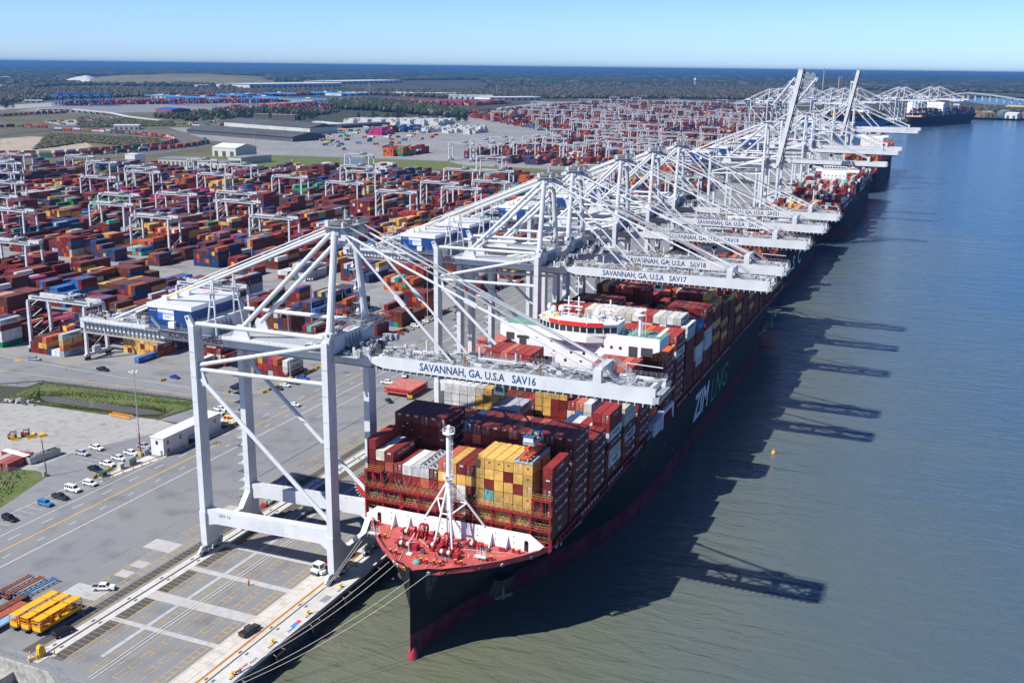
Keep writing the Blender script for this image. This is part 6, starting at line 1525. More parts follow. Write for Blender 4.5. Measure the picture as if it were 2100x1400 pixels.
for (x, y), i in rank(pos):
    kk = round((-264.5 - x) / 39) + 1
    lab = 'white yard gantry over %s block inland, %s counting away from the camera' % (ORD[kk - 1], ORD[i - 1])
    if i == 1: rtg0.location = (x, y, 0); rtg0['label'] = 'white yard gantry nearest the camera, over the front container block'
    else: dup(rtg0, (x, y, 0), 0, lab)
for (x, y), i in rank(RT2):
    t = dup(rtg0, (x, y, 0), 0, 'white gantry in the far yard, %s counting away from the grass strip' % ORD[i - 1])

# blue rail-mounted gantries of the distant terminal
BLG = mat('gantry_blue_paint', (.03, .12, .34), .5, noise=.1); BLL = mat('gantry_light_blue', (.05, .26, .58), .5, noise=.1)
def blue_gantry(wide):
    t = thing('rail_gantry', 'g', 'gantry crane', (0, 0, 0), 0, 'blue gantries of the distant rail terminal'); W, Ht, m = (70, 26, BLL) if wide else (14, 30, BLG)
    for x in (-W * (.55 if wide else 1), W * (.55 if wide else 1)):
        for y in (-8, 8): mb = MB(); mb.beam((x, y, 0), (x, y, Ht), 1.5, 1.5, m); mb.build('leg', t)
    mb = MB(); mb.boxr(-W, W, -8, -4, Ht, Ht + 4, m); mb.boxr(-W, W, 4, 8, Ht, Ht + 4, m); mb.boxr(-8, 8, -9, 9, Ht + 4, Ht + 7, WHITE if wide else m); mb.build('girder', t); return t
bg0 = blue_gantry(True); bg1 = blue_gantry(False); first = [True, True]; cnt = [0, 0]
for u, v in ((335, 214), (370, 216), (480, 212), (510, 211), (545, 217), (420, 218), (575, 207), (670, 205), (700, 206), (635, 222)):
    p = site(u, v); cnt[0] += 1; lab = 'wide pale blue rail gantry, %s of its row' % ORD[cnt[0] - 1]
    if first[0]: bg0.location = (*p, 0); bg0['label'] = lab; first[0] = False
    else: dup(bg0, (*p, 0), 0, lab)
for k in range(18):
    u = 119 + k * 7.0 if k < 16 else (507 + (k - 16) * 12); v = 217.5 - (k % 3); p = site(u, v); cnt[1] += 1; lab = 'narrow dark blue gantry, %s from the left of its row' % ORD[cnt[1] - 1]
    if first[1]: bg1.location = (*p, 0); bg1['label'] = lab; first[1] = False
    else: dup(bg1, (*p, 0), 0, lab)

# ================================================================== VEHICLES
HLAMP = mat('headlamp_glass', (.6, .62, .62), .2, noise=0); TLAMP = mat('tail_lamp_red', (.35, .01, .01), .3, noise=0); HUB = mat('wheel_rim', (.35, .36, .37), .4, metal=.6)
def shell(mb, prof, hw, m, top=None):
    """body from a side outline [(x, z)], half-width hw, upper points (z > top) drawn in"""
    w = [(hw if (top is None or z <= top) else hw * .86) for x, z in prof]; n = len(prof); i = len(mb.v); k = mb.mi(m)
    mb.v += [(x, -q, z) for (x, z), q in zip(prof, w)] + [(x, q, z) for (x, z), q in zip(prof, w)]
    mb.f.append(tuple(i + j for j in range(n))); mb.m.append(k); mb.f.append(tuple(i + n + n - 1 - j for j in range(n))); mb.m.append(k)
    for j in range(n): j2 = (j + 1) % n; mb.f.append((i + j2, i + j, i + n + j, i + n + j2)); mb.m.append(k)
def arches(x0, x1, wx, zb=.42, r_=.46):
    pts = [(x0, zb)]
    for c in wx:
        for k in range(7): a = math.pi - k * math.pi / 6; pts.append((c + r_ * math.cos(a), zb + r_ * math.sin(a) * .95))
    pts.append((x1, zb)); return pts
def make_vehicle(kind, color, label, loc, rz, group=None):
    L = {'pickup': 5.9, 'suv': 5.1, 'van': 5.6, 'sedan': 4.7, 'minivan': 5.0}[kind]; x0, x1 = -L / 2, L / 2; wb = L * .305; hw = 1.0 if kind != 'sedan' else .93
    cat_ = {'pickup': 'pickup truck', 'suv': 'car', 'van': 'van', 'sedan': 'car', 'minivan': 'car'}[kind]
    t = thing({'pickup': 'pickup_truck', 'suv': 'parked_car', 'van': 'van', 'sedan': 'parked_car', 'minivan': 'parked_car'}[kind], label, cat_, (*loc, .06), rz, group)
    low = arches(x0, x1, (-wb, wb))
    if kind == 'pickup': up = [(x1, .95), (x1 - .25, 1.12), (x1 - 1.55, 1.18), (x0, 1.15)]; cab = [(.95 + .55, 1.16), (.55 + .2, 1.85), (-.95, 1.9), (-1.25, 1.16)]
    elif kind == 'van': up = [(x1, .95), (x1 - .3, 1.15), (x1 - 1.2, 1.3), (x0, 1.3)]; cab = [(x1 - 1.15, 1.28), (x1 - 1.9, 2.15), (x0 + .15, 2.2), (x0, 1.28)]
    elif kind == 'sedan': up = [(x1, .75), (x1 - .3, .92), (x1 - 1.4, 1.0), (x0 + .1, .98)]; cab = [(x1 - 1.3, .98), (x1 - 2.0, 1.42), (x0 + 1.3, 1.45), (x0 + .5, .98)]
    elif kind == 'minivan': up = [(x1, .8), (x1 - .3, 1.0), (x1 - 1.1, 1.1), (x0, 1.08)]; cab = [(x1 - 1.0, 1.08), (x1 - 2.0, 1.7), (x0 + .3, 1.75), (x0, 1.08)]
    else: up = [(x1, .95), (x1 - .2, 1.1), (x1 - 1.3, 1.15), (x0, 1.15)]; cab = [(x1 - 1.3, 1.13), (x1 - 2.0, 1.82), (x0 + .2, 1.85), (x0, 1.13)]
    mb = MB(); shell(mb, low + up, hw, CARP, .9); zt = max(z for x, z in cab); shell(mb, cab, hw * .93, CARP, zt - .3); 
    b = mb.build('body', t); b.color = (*color, 1)
    mb = MB()   # glass set just proud of the cab
    cx = [p[0] for p in cab]; zb = cab[0][1]; q = hw * .93
    def side(s, a, c, z0, z1, inset=.86):
        f = lambda z: q * (1 - (1 - .86) * max(0, (z - (zt - .3))) / .3 if z > zt - .3 else 1)
        y0, y1 = s * (q + .012), s * (q * .87 + .03)
        pts = [(a[0], y0, z0), (c[0], y0, z0), (c[1], y1, z1), (a[1], y1, z1)]; mb.poly(pts if s < 0 else pts[::-1], GLASS)
    n = {'pickup': 2, 'van': 4, 'sedan': 2, 'minivan': 3, 'suv': 3}[kind]; X0, X1 = cab[3][0] + .15, cab[0][0] - .45; T0, T1 = cab[2][0] + .15, cab[1][0] - .05
    for s in (-1, 1):
        for k in range(n):
            f0, f1 = k / n + .02, (k + 1) / n - .03
            side(s, (X0 + (X1 - X0) * f0, T0 + (T1 - T0) * f0), (X0 + (X1 - X0) * f1, T0 + (T1 - T0) * f1), zb + .06, zt - .12)
    a, c = Vector((cab[0][0], 0, cab[0][1])), Vector((cab[1][0], 0, cab[1][1])); nn = Vector((c.z - a.z, 0, a.x - c.x)).normalized() * .02
    p0, p1 = a.lerp(c, .1) + nn, a.lerp(c, .88) + nn; mb.poly([(p0.x, -q * .9, p0.z), (p0.x, q * .9, p0.z), (p1.x, q * .78, p1.z), (p1.x, -q * .78, p1.z)], GLASS)
    a, c = Vector((cab[3][0], 0, cab[3][1])), Vector((cab[2][0], 0, cab[2][1])); nn = Vector((-(c.z - a.z), 0, c.x - a.x)).normalized() * .02
    p0, p1 = a.lerp(c, .2) + nn, a.lerp(c, .85) + nn; mb.poly([(p0.x, q * .85, p0.z), (p0.x, -q * .85, p0.z), (p1.x, -q * .76, p1.z), (p1.x, q * .76, p1.z)], GLASS)
    mb.build('window', t)
    if kind == 'pickup':
        mb = MB(); mb.boxr(x0 + .12, cab[3][0] - .08, -.82, .82, 1.155, 1.17, BLACK)
        mb.boxr(x0 + .02, cab[3][0], -.98, -.88, 1.15, 1.26, CARP); mb.boxr(x0 + .02, cab[3][0], .88, .98, 1.15, 1.26, CARP); mb.boxr(x0, x0 + .1, -.9, .9, 1.15, 1.25, CARP); o = mb.build('load_bed', t); o.color = (*color, 1)
    for sx in (-wb, wb):
        for s in (-1, 1):
            mb = MB(); mb.tube((sx, s * (hw - .24), .38), (sx, s * (hw + .01), .38), .38, BLACK, 14); mb.tube((sx, s * (hw), .38), (sx, s * (hw + .025), .38), .22, HUB, 10); mb.build('wheel', t)
    for s in (-1, 1):
        mb = MB(); mb.box(x1 - .02, s * .72, .82 if kind != 'sedan' else .68, .08, .34, .18, HLAMP); mb.build('headlight', t)
        mb = MB(); mb.box(x0 + .01, s * .82, .95 if kind != 'sedan' else .8, .06, .2, .3, TLAMP); mb.build('tail_light', t)
    mb = MB(); mb.boxr(x1 - .08, x1 + .06, -hw * .9, hw * .9, .42, .62, DGREY); mb.boxr(x0 - .08, x0 + .06, -hw * .9, hw * .9, .45, .62, DGREY); mb.build('bumper', t)
    return t
VW, VB, VS, VBL, VGR, VRD = (.72, .73, .74), (.012, .012, .014), (.36, .38, .40), (.02, .12, .30), (.02, .03, .03), (.35, .02, .02)
PKG = 'vehicles parked beside the port road'
V = make_vehicle
V('pickup', VW, 'white crew cab pickup crossing the pale patch beside the landside crane rail', (-195.2, 188.6), R(26))
V('pickup', (.05, .05, .045), 'dark pickup truck on the concrete strip beside the orange cable trench', (-147.2, 186.4), R(84))
V('suv', VB, 'black estate car parked beside the yellow cage trailers', (-187.6, 167.4), R(78))
V('suv', VB, 'black estate car alone at the left edge of the marked stalls', (-252.5, 210.2), R(-4), PKG)
V('suv', (.04, .20, .42), 'light blue estate car in the stalls between black and dark green vehicles', (-251.6, 223.0), R(-3), PKG)
V('pickup', (.02, .035, .03), 'dark green pickup between the blue car and the white van', (-251.5, 228.8), R(-3), PKG)
V('van', VW, 'white passenger van in the stalls beside the road', (-252.4, 235.0), R(-3), PKG)
V('minivan', VW, 'white people carrier next to the white passenger van', (-251.2, 241.2), R(-4), PKG)
V('pickup', VB, 'black pickup nearest the yellow barriers', (-258.8, 251.3), R(-8), PKG)
V('pickup', VW, 'white pickup parked just behind the black pickup', (-258.6, 256.8), R(-5), PKG)
V('pickup', (.62, .64, .66), 'white pickup in the middle of the row by the light mast', (-259.0, 262.6), R(-5), PKG)
V('pickup', VW, 'white pickup last in the row before the light mast', (-258.8, 268.4), R(-5), PKG)
V('pickup', VS, 'silver pickup standing behind the light mast by the office', (-259.6, 275.6), R(-5), PKG)
V('pickup', (.40, .46, .52), 'silver blue pickup alone on the gravel side of the car park', (-274.3, 261.0), R(-5), PKG)
V('pickup', VW, 'white pickup alone farthest back in the car park', (-273.6, 267.2), R(-6), PKG)
V('pickup', VB, 'black pickup on the access road by the traffic cone', (-344.8, 344.6), R(0))
V('sedan', (.02, .04, .34), 'bright blue sports saloon beside a yellow barrier', (-307.8, 348.8), R(-5))
V('pickup', VS, 'silver pickup parked at the left before the container stacks', (-385.6, 344.2), R(20))
V('pickup', VB, 'black pickup by the cone behind the crane leg', (-273.4, 347.0), R(-2))
V('pickup', (.02, .10, .42), 'bright blue pickup beside the yellow lamp base', (-256.4, 371.2), R(-6))
V('sedan', (.03, .05, .035), 'dark green car by the yellow barrier line', (-257.6, 354.4), R(-5))
V('sedan', VW, 'white car between the dark green car and a black pickup', (-257.2, 359.2), R(-5))
V('pickup', VB, 'black pickup behind the white car by the barrier line', (-256.6, 364.2), R(-5))
V('sedan', VW, 'white saloon driving down the middle of the apron', (-238.4, 338.6), R(-2))
V('pickup', VW, 'white pickup nearest the office end, first of a cluster', (-261.4, 321.2), R(-5), PKG)
V('pickup', (.65, .67, .7), 'white pickup behind the first of the office cluster', (-259.8, 317.4), R(-5), PKG)
V('pickup', VB, 'black pickup in the cluster beside the crane leg', (-259.4, 313.4), R(-8), PKG)
V('pickup', VW, 'white pickup truck with a red rack on the apron', (-219.6, 381.4), R(0))
V('pickup', (.7, .72, .7), 'white utility pickup facing the camera on the apron', (-218.2, 393.6), R(-58))
V('sedan', VB, 'black saloon beside the red hatch covers', (-206.2, 359.0), R(-38))
for k, (c, kd, nm) in enumerate(((VW, 'sedan', 'white car'), (VRD, 'sedan', 'red car'), (VB, 'suv', 'black car'), (VRD, 'sedan', 'dark red car'), (VB, 'sedan', 'black saloon'), (VS, 'sedan', 'silver car'), (VW, 'suv', 'white car'), (VS, 'sedan', 'grey car'), (VW, 'sedan', 'white saloon'), (VS, 'suv', 'silver car'))):
    V(kd, c, '%s, %s in the row parked along the barriers' % (nm, ORD[k]), (-257.4, 443.5 + k * 5.6), R(-6), 'cars parked along the barrier line')
for k in range(8):
    V('sedan' if k % 2 else 'suv', [VW, VS, VB, VW, VRD, VS, VW, VB][k], '%s car, %s in the distant row beyond the second crane' % (['white', 'silver', 'black', 'white', 'red', 'grey', 'white', 'black'][k], ORD[k]), (-257.0, 560 + k * 6.2), R(-6), 'cars parked along the far barrier line')

# ---- the office and its surroundings
t = thing('office_building', 'white two storey prefabricated office building with small windows beside the port road', 'building', (0, 0, 0))
OX0, OX1, OY0, OY1, OH = -252.6, -247.0, 271.6, 303.0, 6.6
OW = mat('white_sheet_wall', (.66, .67, .67), .6, noise=.05, scale=.5, stain=(.45, .42, .38), stain_amt=.3, stain_scale=.4)
mb = MB(); mb.boxr(OX0, OX1, OY0, OY1, 0.04, OH, OW); mb.build('wall', t)
mb = MB(); mb.boxr(OX0 - .25, OX1 + .25, OY0 - .25, OY1 + .25, OH, OH + .25, ROOFW); mb.build('roof', t)
wf = mat('window_frame', (.30, .25, .20), .6)
for y, z in ((273.4, 4.6), (273.4, 1.7), (280, 4.6), (292.5, 4.6), (299, 4.6)):
    mb = MB(); mb.boxr(OX1 + .01, OX1 + .05, y, y + 1.1, z - .75, z + .75, GLASS); mb.boxr(OX1 + .05, OX1 + .08, y + .5, y + .6, z - .75, z + .75, OW); mb.boxr(OX1 + .05, OX1 + .08, y, y + 1.1, z - .05, z + .05, OW); mb.build('window', t)
mb = MB(); mb.boxr(OX0 + 2.2, OX0 + 3.2, OY0 - .05, OY0 - .01, 4.1, 5.5, GLASS); mb.build('window', t)
mb = MB(); mb.boxr(OX0 + 4.1, OX0 + 5.0, OY0 - .05, OY0 - .01, .05, 2.1, mat('blue_grey_door', (.12, .20, .30), .5)); mb.build('door', t)
mb = MB(); mb.prism([(OX1 + .02, 3.6), (OX1 + .02, 3.45), (OX1 + 2.2, 2.9), (OX1 + 2.2, 3.0)], 284.0, 291.5, mat('pale_blue_awning', (.36, .44, .52), .6), 'y'); mb.boxr(OX1 + .01, OX1 + .06, 284.5, 291, .05, 2.6, GLASS); mb.build('awning', t)
mb = MB(); mb.tube((-246.9, 274.5, .9), (-244.8, 300, .9), .03, YELLOW)
t = thing('guard_rail', 'yellow and brown posted guard rail running along the road past the office', 'guard rail', (0, 0, 0))
RB_ = mat('weathered_rail', (.30, .21, .08), .7, noise=.3)
prs = [(-250.4, 245.5), (-248.6, 258), (-246.3, 272), (-244.6, 300), (-244.4, 312)]
for a, b_ in zip(prs, prs[1:]):
    n = int(math.dist(a, b_) / 3.4)
    for k in range(n):
        x = a[0] + (b_[0] - a[0]) * k / n; y = a[1] + (b_[1] - a[1]) * k / n; mb = MB(); mb.boxr(x - .12, x + .12, y - .12, y + .12, .06, 1.1, YELLOW); mb.boxr(x - .4, x + .4, y - .4, y + .4, .03, .12, CONC); mb.build('post', t)
    mb = MB(); mb.beam((*a, .95), (*b_, .95), .1, .25, RB_); mb.build('rail', t)
mb = MB(); mb.boxr(-252.6, -244.6, 304, 311, .06, 1.6, CONC); mb.boxr(-252.6, -244.6, 304, 311, 1.6, 1.64, CONC)
sheet('walkway', [(-253, 252), (-249.6, 250), (-246.2, 272), (-244.2, 304), (-247, 304), (-247, 270), (-253, 270)], .045, CONC)
t = thing('pump_skid', 'loading platform with a yellow tank and red valves at the end of the office', 'platform', (0, 0, 0))
mb = MB(); mb.boxr(-253, -245.2, 305.0, 313.0, 1.1, 1.35, CONC)
for x in (-252.6, -245.6):
    for y in (305.4, 309, 312.6): mb.boxr(x - .15, x + .15, y - .15, y + .15, .03, 1.1, DGREY)
mb.rail((-245.3, 305, 1.35), (-245.3, 313, 1.35), 1.0, YELLOW, 1.6, .08); mb.build('deck', t)
mb = MB(); mb.tube((-252, 312, 2.1), (-246.2, 312.2, 2.1), .5, YELLOW, 12); mb.tube((-246.2, 312.2, 2.1), (-245.6, 312.2, 2.1), .5, mat('blue_cap', (.02, .12, .4), .5), 12); mb.build('tank', t)
mb = MB(); mb.tube((-251.2, 310.6, 1.4), (-251.2, 310.6, 2.3), .5, REDP, 10); mb.tube((-249.6, 310.8, 1.4), (-249.6, 310.8, 2.3), .5, REDP, 10); mb.boxr(-249.4, -247.4, 306.4, 308.4, 1.36, 1.8, YELLOW); mb.build('valve', t)
for (x, y, sx, sy, sz, m, lab, nm) in ((-252.8, 248.6, 1.7, 2.0, 1.8, mat('dark_green_box', (.05, .12, .07), .5), 'dark green transformer cabinet inside yellow rails', 'cabinet'), (-252.6, 256.6, 1.6, 2.0, 1.9, mat('cream_cabinet', (.52, .52, .44), .5), 'cream coloured generator set beside the grey cabinet', 'generator'),
                              (-252.0, 260.8, 1.8, 3.4, 2.6, mat('grey_green_cabinet', (.26, .31, .31), .5), 'tall grey green switch cabinet between generator and light mast', 'cabinet'), (-254.4, 270.6, 1.6, 2.6, 1.8, GREY, 'grey machinery skid beside the foot of the light mast', 'generator')):
    t = thing('equipment_' + nm, lab, nm, (x, y, .05)); mb = MB(); mb.boxr(-sx / 2, sx / 2, -sy / 2, sy / 2, .15, sz, m); mb.boxr(-sx / 2 - .08, sx / 2 + .08, -sy / 2 - .08, sy / 2 + .08, sz, sz + .1, m)
    mb.boxr(-sx / 2 - .2, sx / 2 + .2, -sy / 2 - .2, sy / 2 + .2, 0, .15, CONC); mb.build('casing', t)
    mb = MB(); [mb.boxr(sx / 2 + .005, sx / 2 + .03, -sy / 2 + .15, sy / 2 - .15, .4 + k * .25, .5 + k * .25, DGREY) for k in range(5)]; mb.build('louvre', t)
def barrier(x, y, rz, lab, L=3.2, col=None, group='yellow concrete barriers'):
    global _bar
    if '_bar' not in globals():
        mb = MB(); mb.prism([(-.35, 0), (.35, 0), (.28, .2), (.14, .45), (.1, .95), (-.1, .95), (-.14, .45), (-.28, .2)], -1.5, 1.5, YELLOW, 'y'); _bar = mb.build('traffic_barrier'); o = _bar
    else: o = _bar.copy(); COL.objects.link(o)
    o.location = (x, y, .06); o.rotation_euler = (0, 0, rz); tag(o, lab, 'barrier', group)
barrier(-254.6, 246.8, R(20), 'yellow barrier nearest the black pickup in the car park'); barrier(-254.9, 253.6, R(5), 'yellow barrier between the green cabinet and the cream generator')
barrier(-309.8, 343.6, R(-10), 'yellow barrier beside the bright blue car'); barrier(-391.6, 340.6, R(-60), 'yellow barrier at the left before the container stacks'); barrier(-273.8, 342.2, R(20), 'short yellow barrier by the cone near the crane leg')
barrier(-184.9, 156.2, R(-14), 'yellow concrete barrier closing the rail end by the fence')
for k in range(44):
    y = 348 + k * 4.05
    if 366 < y < 369.5: continue
    barrier(-259.9 - (.25 if k % 3 else 0), y, R((k * 37) % 7 - 3), 'yellow barrier in the long line beside the stacks, %s from its near end' % ORD[k], group='yellow barriers lined up along the quay road')
def cone(x, y, lab):
    mb = MB(); mb.boxr(-.3, .3, -.3, .3, 0, .06, BLACK); mb.lathe([(.24, .06), (.05, 1.0)], (0, 0, 0), OR, 10); mb.lathe([(.16, .5), (.13, .66)], (0, 0, .0), ROOFW, 10); o = mb.build('traffic_cone', loc=(x, y, .06)); tag(o, lab, 'traffic cone', 'orange traffic cones')
cone(-360.6, 338.8, 'orange cone on the access road left of the black pickup'); cone(-311.6, 344.8, 'orange cone beside the bright blue car'); cone(-275.0, 341.4, 'orange cone by the short yellow barrier'); cone(-265.8, 351.2, 'orange cone at the near end of the barrier line')

# ---- light masts
def make_mast(h=31):
    t = thing('light_mast', 'm', 'light mast', (0, 0, 0), 0, 'tall light masts')
    mb = MB(); mb.tube((0, 0, 1.6), (0, 0, h), .24, GREY, 10, r2=.12); mb.build('pole', t)
    mb = MB(); mb.boxr(-.9, .9, -.9, .9, .05, 1.5, mat('yellow_mast_base', (.50, .38, .16), .8, noise=.2, scale=2)); mb.build('base', t)
    for k in range(5): a = k * 1.257; mb = MB(); mb.beam((0, 0, h), (1.1 * math.cos(a), 1.1 * math.sin(a), h), .08, .08, GREY); mb.box(1.25 * math.cos(a), 1.25 * math.sin(a), h - .15, .6, .6, .3, ROOFW); mb.build('lamp', t)
    return t
mast = make_mast(); mast.location = (-255.2, 269.0, 0); mast['label'] = 'tall light mast with red painted foot beside the white office'
mb = MB(); mb.tube((0, 0, 1.6), (0, 0, 8.5), .27, mat('faded_red_paint', (.36, .06, .04), .6), 10); mb.build('painted_foot', mast)
m2 = make_mast(30); m2.location = (-260.6, 368.0, 0); m2['label'] = 'light mast on a yellow base beside the bright blue pickup'
for x, y, lab in ((-256.8, 490.4, 'light mast on a yellow base near the middle cranes'), (-294.8, 436.8, 'light mast among the first stacks behind the crane mast'), (-352, 412, 'light mast rising left of the blue machine house'), (-404, 535, 'light mast standing in the cross street'), (-262, 620, 'light mast on the quay road beyond the second crane'), (-262, 760, 'light mast farthest along the quay road'),
                  (-446, 345, 'light mast by the yellow lamp base at the left stacks'), (-500, 535, 'second light mast in the cross street from the quay'), (-600, 536, 'third light mast in the cross street from the quay'), (-560, 690, 'light mast between yard gantries in the inner yard'), (-640, 820, 'light mast deep in the inner yard, left'), (-480, 819, 'light mast in the second cross street'), (-760, 820, 'light mast at the far left of the second cross street'), (-380, 819, 'light mast in the second cross street nearest the quay')):
    dup(m2, (x, y, 0), 0, lab)
k = 0
for u, v in ((72, 265), (132, 292), (160, 340), (180, 258), (218, 292), (292, 282), (405, 292), (445, 270), (522, 286), (560, 262), (610, 268), (660, 252), (742, 240), (812, 238), (856, 236), (1000, 262), (1090, 300), (1180, 262), (1290, 280), (1380, 250), (920, 300), (820, 300), (700, 330), (600, 330), (350, 330), (240, 320), (1450, 320), (1240, 330)):
    k += 1; dup(m2, (*site(u, v), 0), 0, 'distant light mast on the skyline of the yards, %s from the start' % ORD[k - 1])

# ---- things on the left lot
t0 = thing('storage_container', 'red container with white roof at the left edge of the lot', 'shipping container', (-291.0, 247.8, .06), R(90), 'containers on the left lot')
put('body', CM['body'], t0, color=(.30, .03, .025, 1)); put('door', CM['door'], t0, color=(.30, .03, .025, 1)); mb = MB(); mb.boxr(-1.22, 1.22, -6.08, 6.08, CH, CH + .03, ROOFW); mb.build('roof', t0)
t0.rotation_euler = (0, 0, R(84))
for (x, y, rz, c, lab) in ((-291.6, 241.6, 5, (.42, .40, .36, 1), 'rusty white container at the left edge, end on'), (-289.0, 242.0, 5, (.34, .10, .08, 1), 'faded red container beside the rusty white one'), (-286.4, 242.6, 5, (.30, .06, .05, 1), 'faded red container nearest the pale road on the left lot')):
    t = thing('storage_container', lab, 'shipping container', (x, y + 2, .06), R(rz), 'containers on the left lot'); put('body', CM['body'], t, color=c); put('door', CM['door'], t, color=c)
t = thing('open_top_container', 'pale grey open top container full of scrap beside the wooden pole', 'shipping container', (-283.2, 252.4, .06), R(-7), 'containers on the left lot')
put('door', CM['door'], t, color=(.42, .42, .40, 1)); mb = MB(); LG = mat('pale_grey_panel', (.42, .43, .42), .6, noise=.15, stain=(.2, .12, .07), stain_amt=.5, stain_scale=1)
for s in (-1, 1): mb.boxr(s * 1.2 - .06, s * 1.2 + .06, -6, 6, .02, 2.5, LG)
mb.boxr(-1.14, 1.14, 5.9, 6, .02, 2.5, LG); mb.boxr(-1.14, 1.14, -6, 5.9, .02, .3, DGREY); r = random.Random(3)
for _ in range(16): mb.box(r.uniform(-.8, .8), r.uniform(-5, 5), 1.6, r.uniform(.3, .8), r.uniform(.6, 3), r.uniform(.6, 2.2), r.choice([DGREY, GREY, mat('scrap_green', (.08, .14, .12), .8)]))
mb.build('body', t)
t = thing('utility_pole', 'weathered wooden pole beside the grey open top container', 'pole', (-269.6, 240.8, 0)); mb = MB(); mb.tube((0, 0, 0), (-.9, .2, 13.0), .22, mat('weathered_wood', (.16, .12, .09), .9, noise=.3, scale=3), 8, r2=.15); mb.build('pole', t); mb = MB(); mb.boxr(-1.6, -.7, -.5, .4, .05, 1.7, GREY); mb.build('meter_box', t)
def forklift(x, y, rz, c, lab):
    t = thing('forklift', lab, 'forklift', (x, y, .05), rz, 'forklifts at the back of the gravel lot'); m = mat('forklift_%s' % ('yellow' if c else 'red'), (.55, .28, .04) if c else (.35, .03, .03), .5, noise=.2)
    mb = MB(); mb.boxr(-1.4, 1.0, -.7, .7, .5, 1.5, m); mb.boxr(-1.6, -1.0, -.7, .7, .6, 1.8, DGREY); mb.build('body', t)
    mb = MB(); [mb.tube((a, b_, 1.5), (a * .8, b_, 2.6), .05, DGREY, 5) for a in (-.9, .8) for b_ in (-.6, .6)]; mb.boxr(-.9, .8, -.65, .65, 2.6, 2.7, DGREY); mb.build('roll_cage', t)
    mb = MB(); mb.boxr(1.1, 1.3, -.5, -.35, .2, 3.4, DGREY); mb.boxr(1.1, 1.3, .35, .5, .2, 3.4, DGREY); mb.boxr(1.3, 2.6, -.5, -.35, .2, .28, DGREY); mb.boxr(1.3, 2.6, .35, .5, .2, .28, DGREY); mb.build('mast', t)
    for a in (-1, .8):
        for b_ in (-.75, .75): mb = MB(); mb.tube((a, b_ - .12, .42), (a, b_ + .12, .42), .42, BLACK, 10); mb.build('wheel', t)
forklift(-309.4, 263.0, R(20), 1, 'yellow forklift at the left of the gravel lot'); forklift(-306.8, 266.6, R(30), 0, 'red and black forklift beside the yellow one')
for k, (x, y, rz) in enumerate(((-306.2, 269.8, 60), (-302.6, 270.2, 75), (-304.6, 266.8, -20), (-300.8, 269.0, -30), (-307.2, 262.2, -35), (-303.6, 266.0, -30))): barrier(x, y, R(rz), 'weathered barrier in the pen around the forklifts, %s' % ORD[k], group='barriers round the forklifts')
t = thing('gangway_frame', 'orange steel lifting frame lying on the gravel beside the ditch', 'lifting frame', (-291.2, 298.2, .05), R(0)); ORY = mat('orange_yellow_paint', (.75, .33, .02), .5, noise=.15, scale=1.5)
mb = MB()
for y in (-1, 1): mb.boxr(-5, 5, y - .12, y + .12, .9, 1.2, ORY); mb.boxr(-5, 5, y - .1, y + .1, .3, .45, ORY)
for q in range(8): mb.beam((-5 + q * 1.3, -1, 1), (-5 + (q + 1) * 1.3, 1, 1), .15, .15, ORY); mb.boxr(-5 + q * 1.4, -4.8 + q * 1.4, -1, 1, .9, 1.1, ORY)
for a in (-4, 4):
    for b_ in (-1, 1): mb.boxr(a - .15, a + .15, b_ - .15, b_ + .15, 0, 1, ORY)
mb.build('frame', t)
t = thing('debris_heap', 'low heap of rubble and dark scrap at the left end of the ditch', 'debris', (-340.4, 296.4, .03)); mb = MB(); r = random.Random(8)
for _ in range(40): mb.box(r.gauss(0, 4.5), r.gauss(0, 1.2), .3, r.uniform(.3, 2.2), r.uniform(.3, 1.2), r.uniform(.3, .9), r.choice([DGREY, CONCW, GREY, STEEL]))
mb.build('rubble', t)
# guardrail along the access road
t = thing('crash_barrier', 'long dark crash barrier on short posts between access road and ditch', 'crash barrier', (0, 0, 0)); GRM = mat('dull_guardrail', (.14, .13, .12), .6, noise=.3)
gp_ = [(-400, 281), (-354.6, 320.2), (-316.6, 324.2), (-278, 327.4), (-274, 322.6)]
for a, b_ in zip(gp_, gp_[1:]):
    mb = MB(); mb.beam((*a, .75), (*b_, .75), .1, .4, GRM); n = int(math.dist(a, b_) / 2); mb.build('rail', t)
    for k in range(n): x = a[0] + (b_[0] - a[0]) * k / n; y = a[1] + (b_[1] - a[1]) * k / n; mb = MB(); mb.boxr(x - .1, x + .1, y - .1, y + .1, 0, .95, STEEL); mb.build('post', t) if k % 2 == 0 else None
# chain link fences
def fence(pts, lab, h=2.4, step=3.2, wall=None, lean=0):
    t = thing('chain_fence', lab, 'fence', (0, 0, 0), 0, 'chain link fences')
    for a, b_ in zip(pts, pts[1:]):
        n = max(1, int(math.dist(a, b_) / step))
        for k in range(n): x = a[0] + (b_[0] - a[0]) * k / n; y = a[1] + (b_[1] - a[1]) * k / n; mb = MB(); mb.tube((x, y, .1), (x, y, h), .05, GREY, 6); mb.build('post', t)
        mb = MB()
        for z in (.3, h * .5, h * .75, h - .1): mb.tube((*a, z), (*b_, z), .018, GREY, 4)
        m_ = int(math.dist(a, b_) / .5)
        for k in range(m_): f = k / m_; x = a[0] + (b_[0] - a[0]) * f; y = a[1] + (b_[1] - a[1]) * f; mb.tube((x, y, .1), (x, y, h), .008, GREY, 3, caps=False)
        mb.build('mesh_panel', t)
fence([(-215, 155.2), (-193.4, 154.8), (-184.3, 154.6), (-178, 154.4), (-173.2, 152.0), (-150, 149.8)], 'chain link fence along the retaining wall at the end of the quay')
fence([(-300, 231.5), (-285.6, 236.6), (-277.4, 240.4), (-270.6, 240.6)], 'chain link fence behind the grass verge on the left', 2.2)
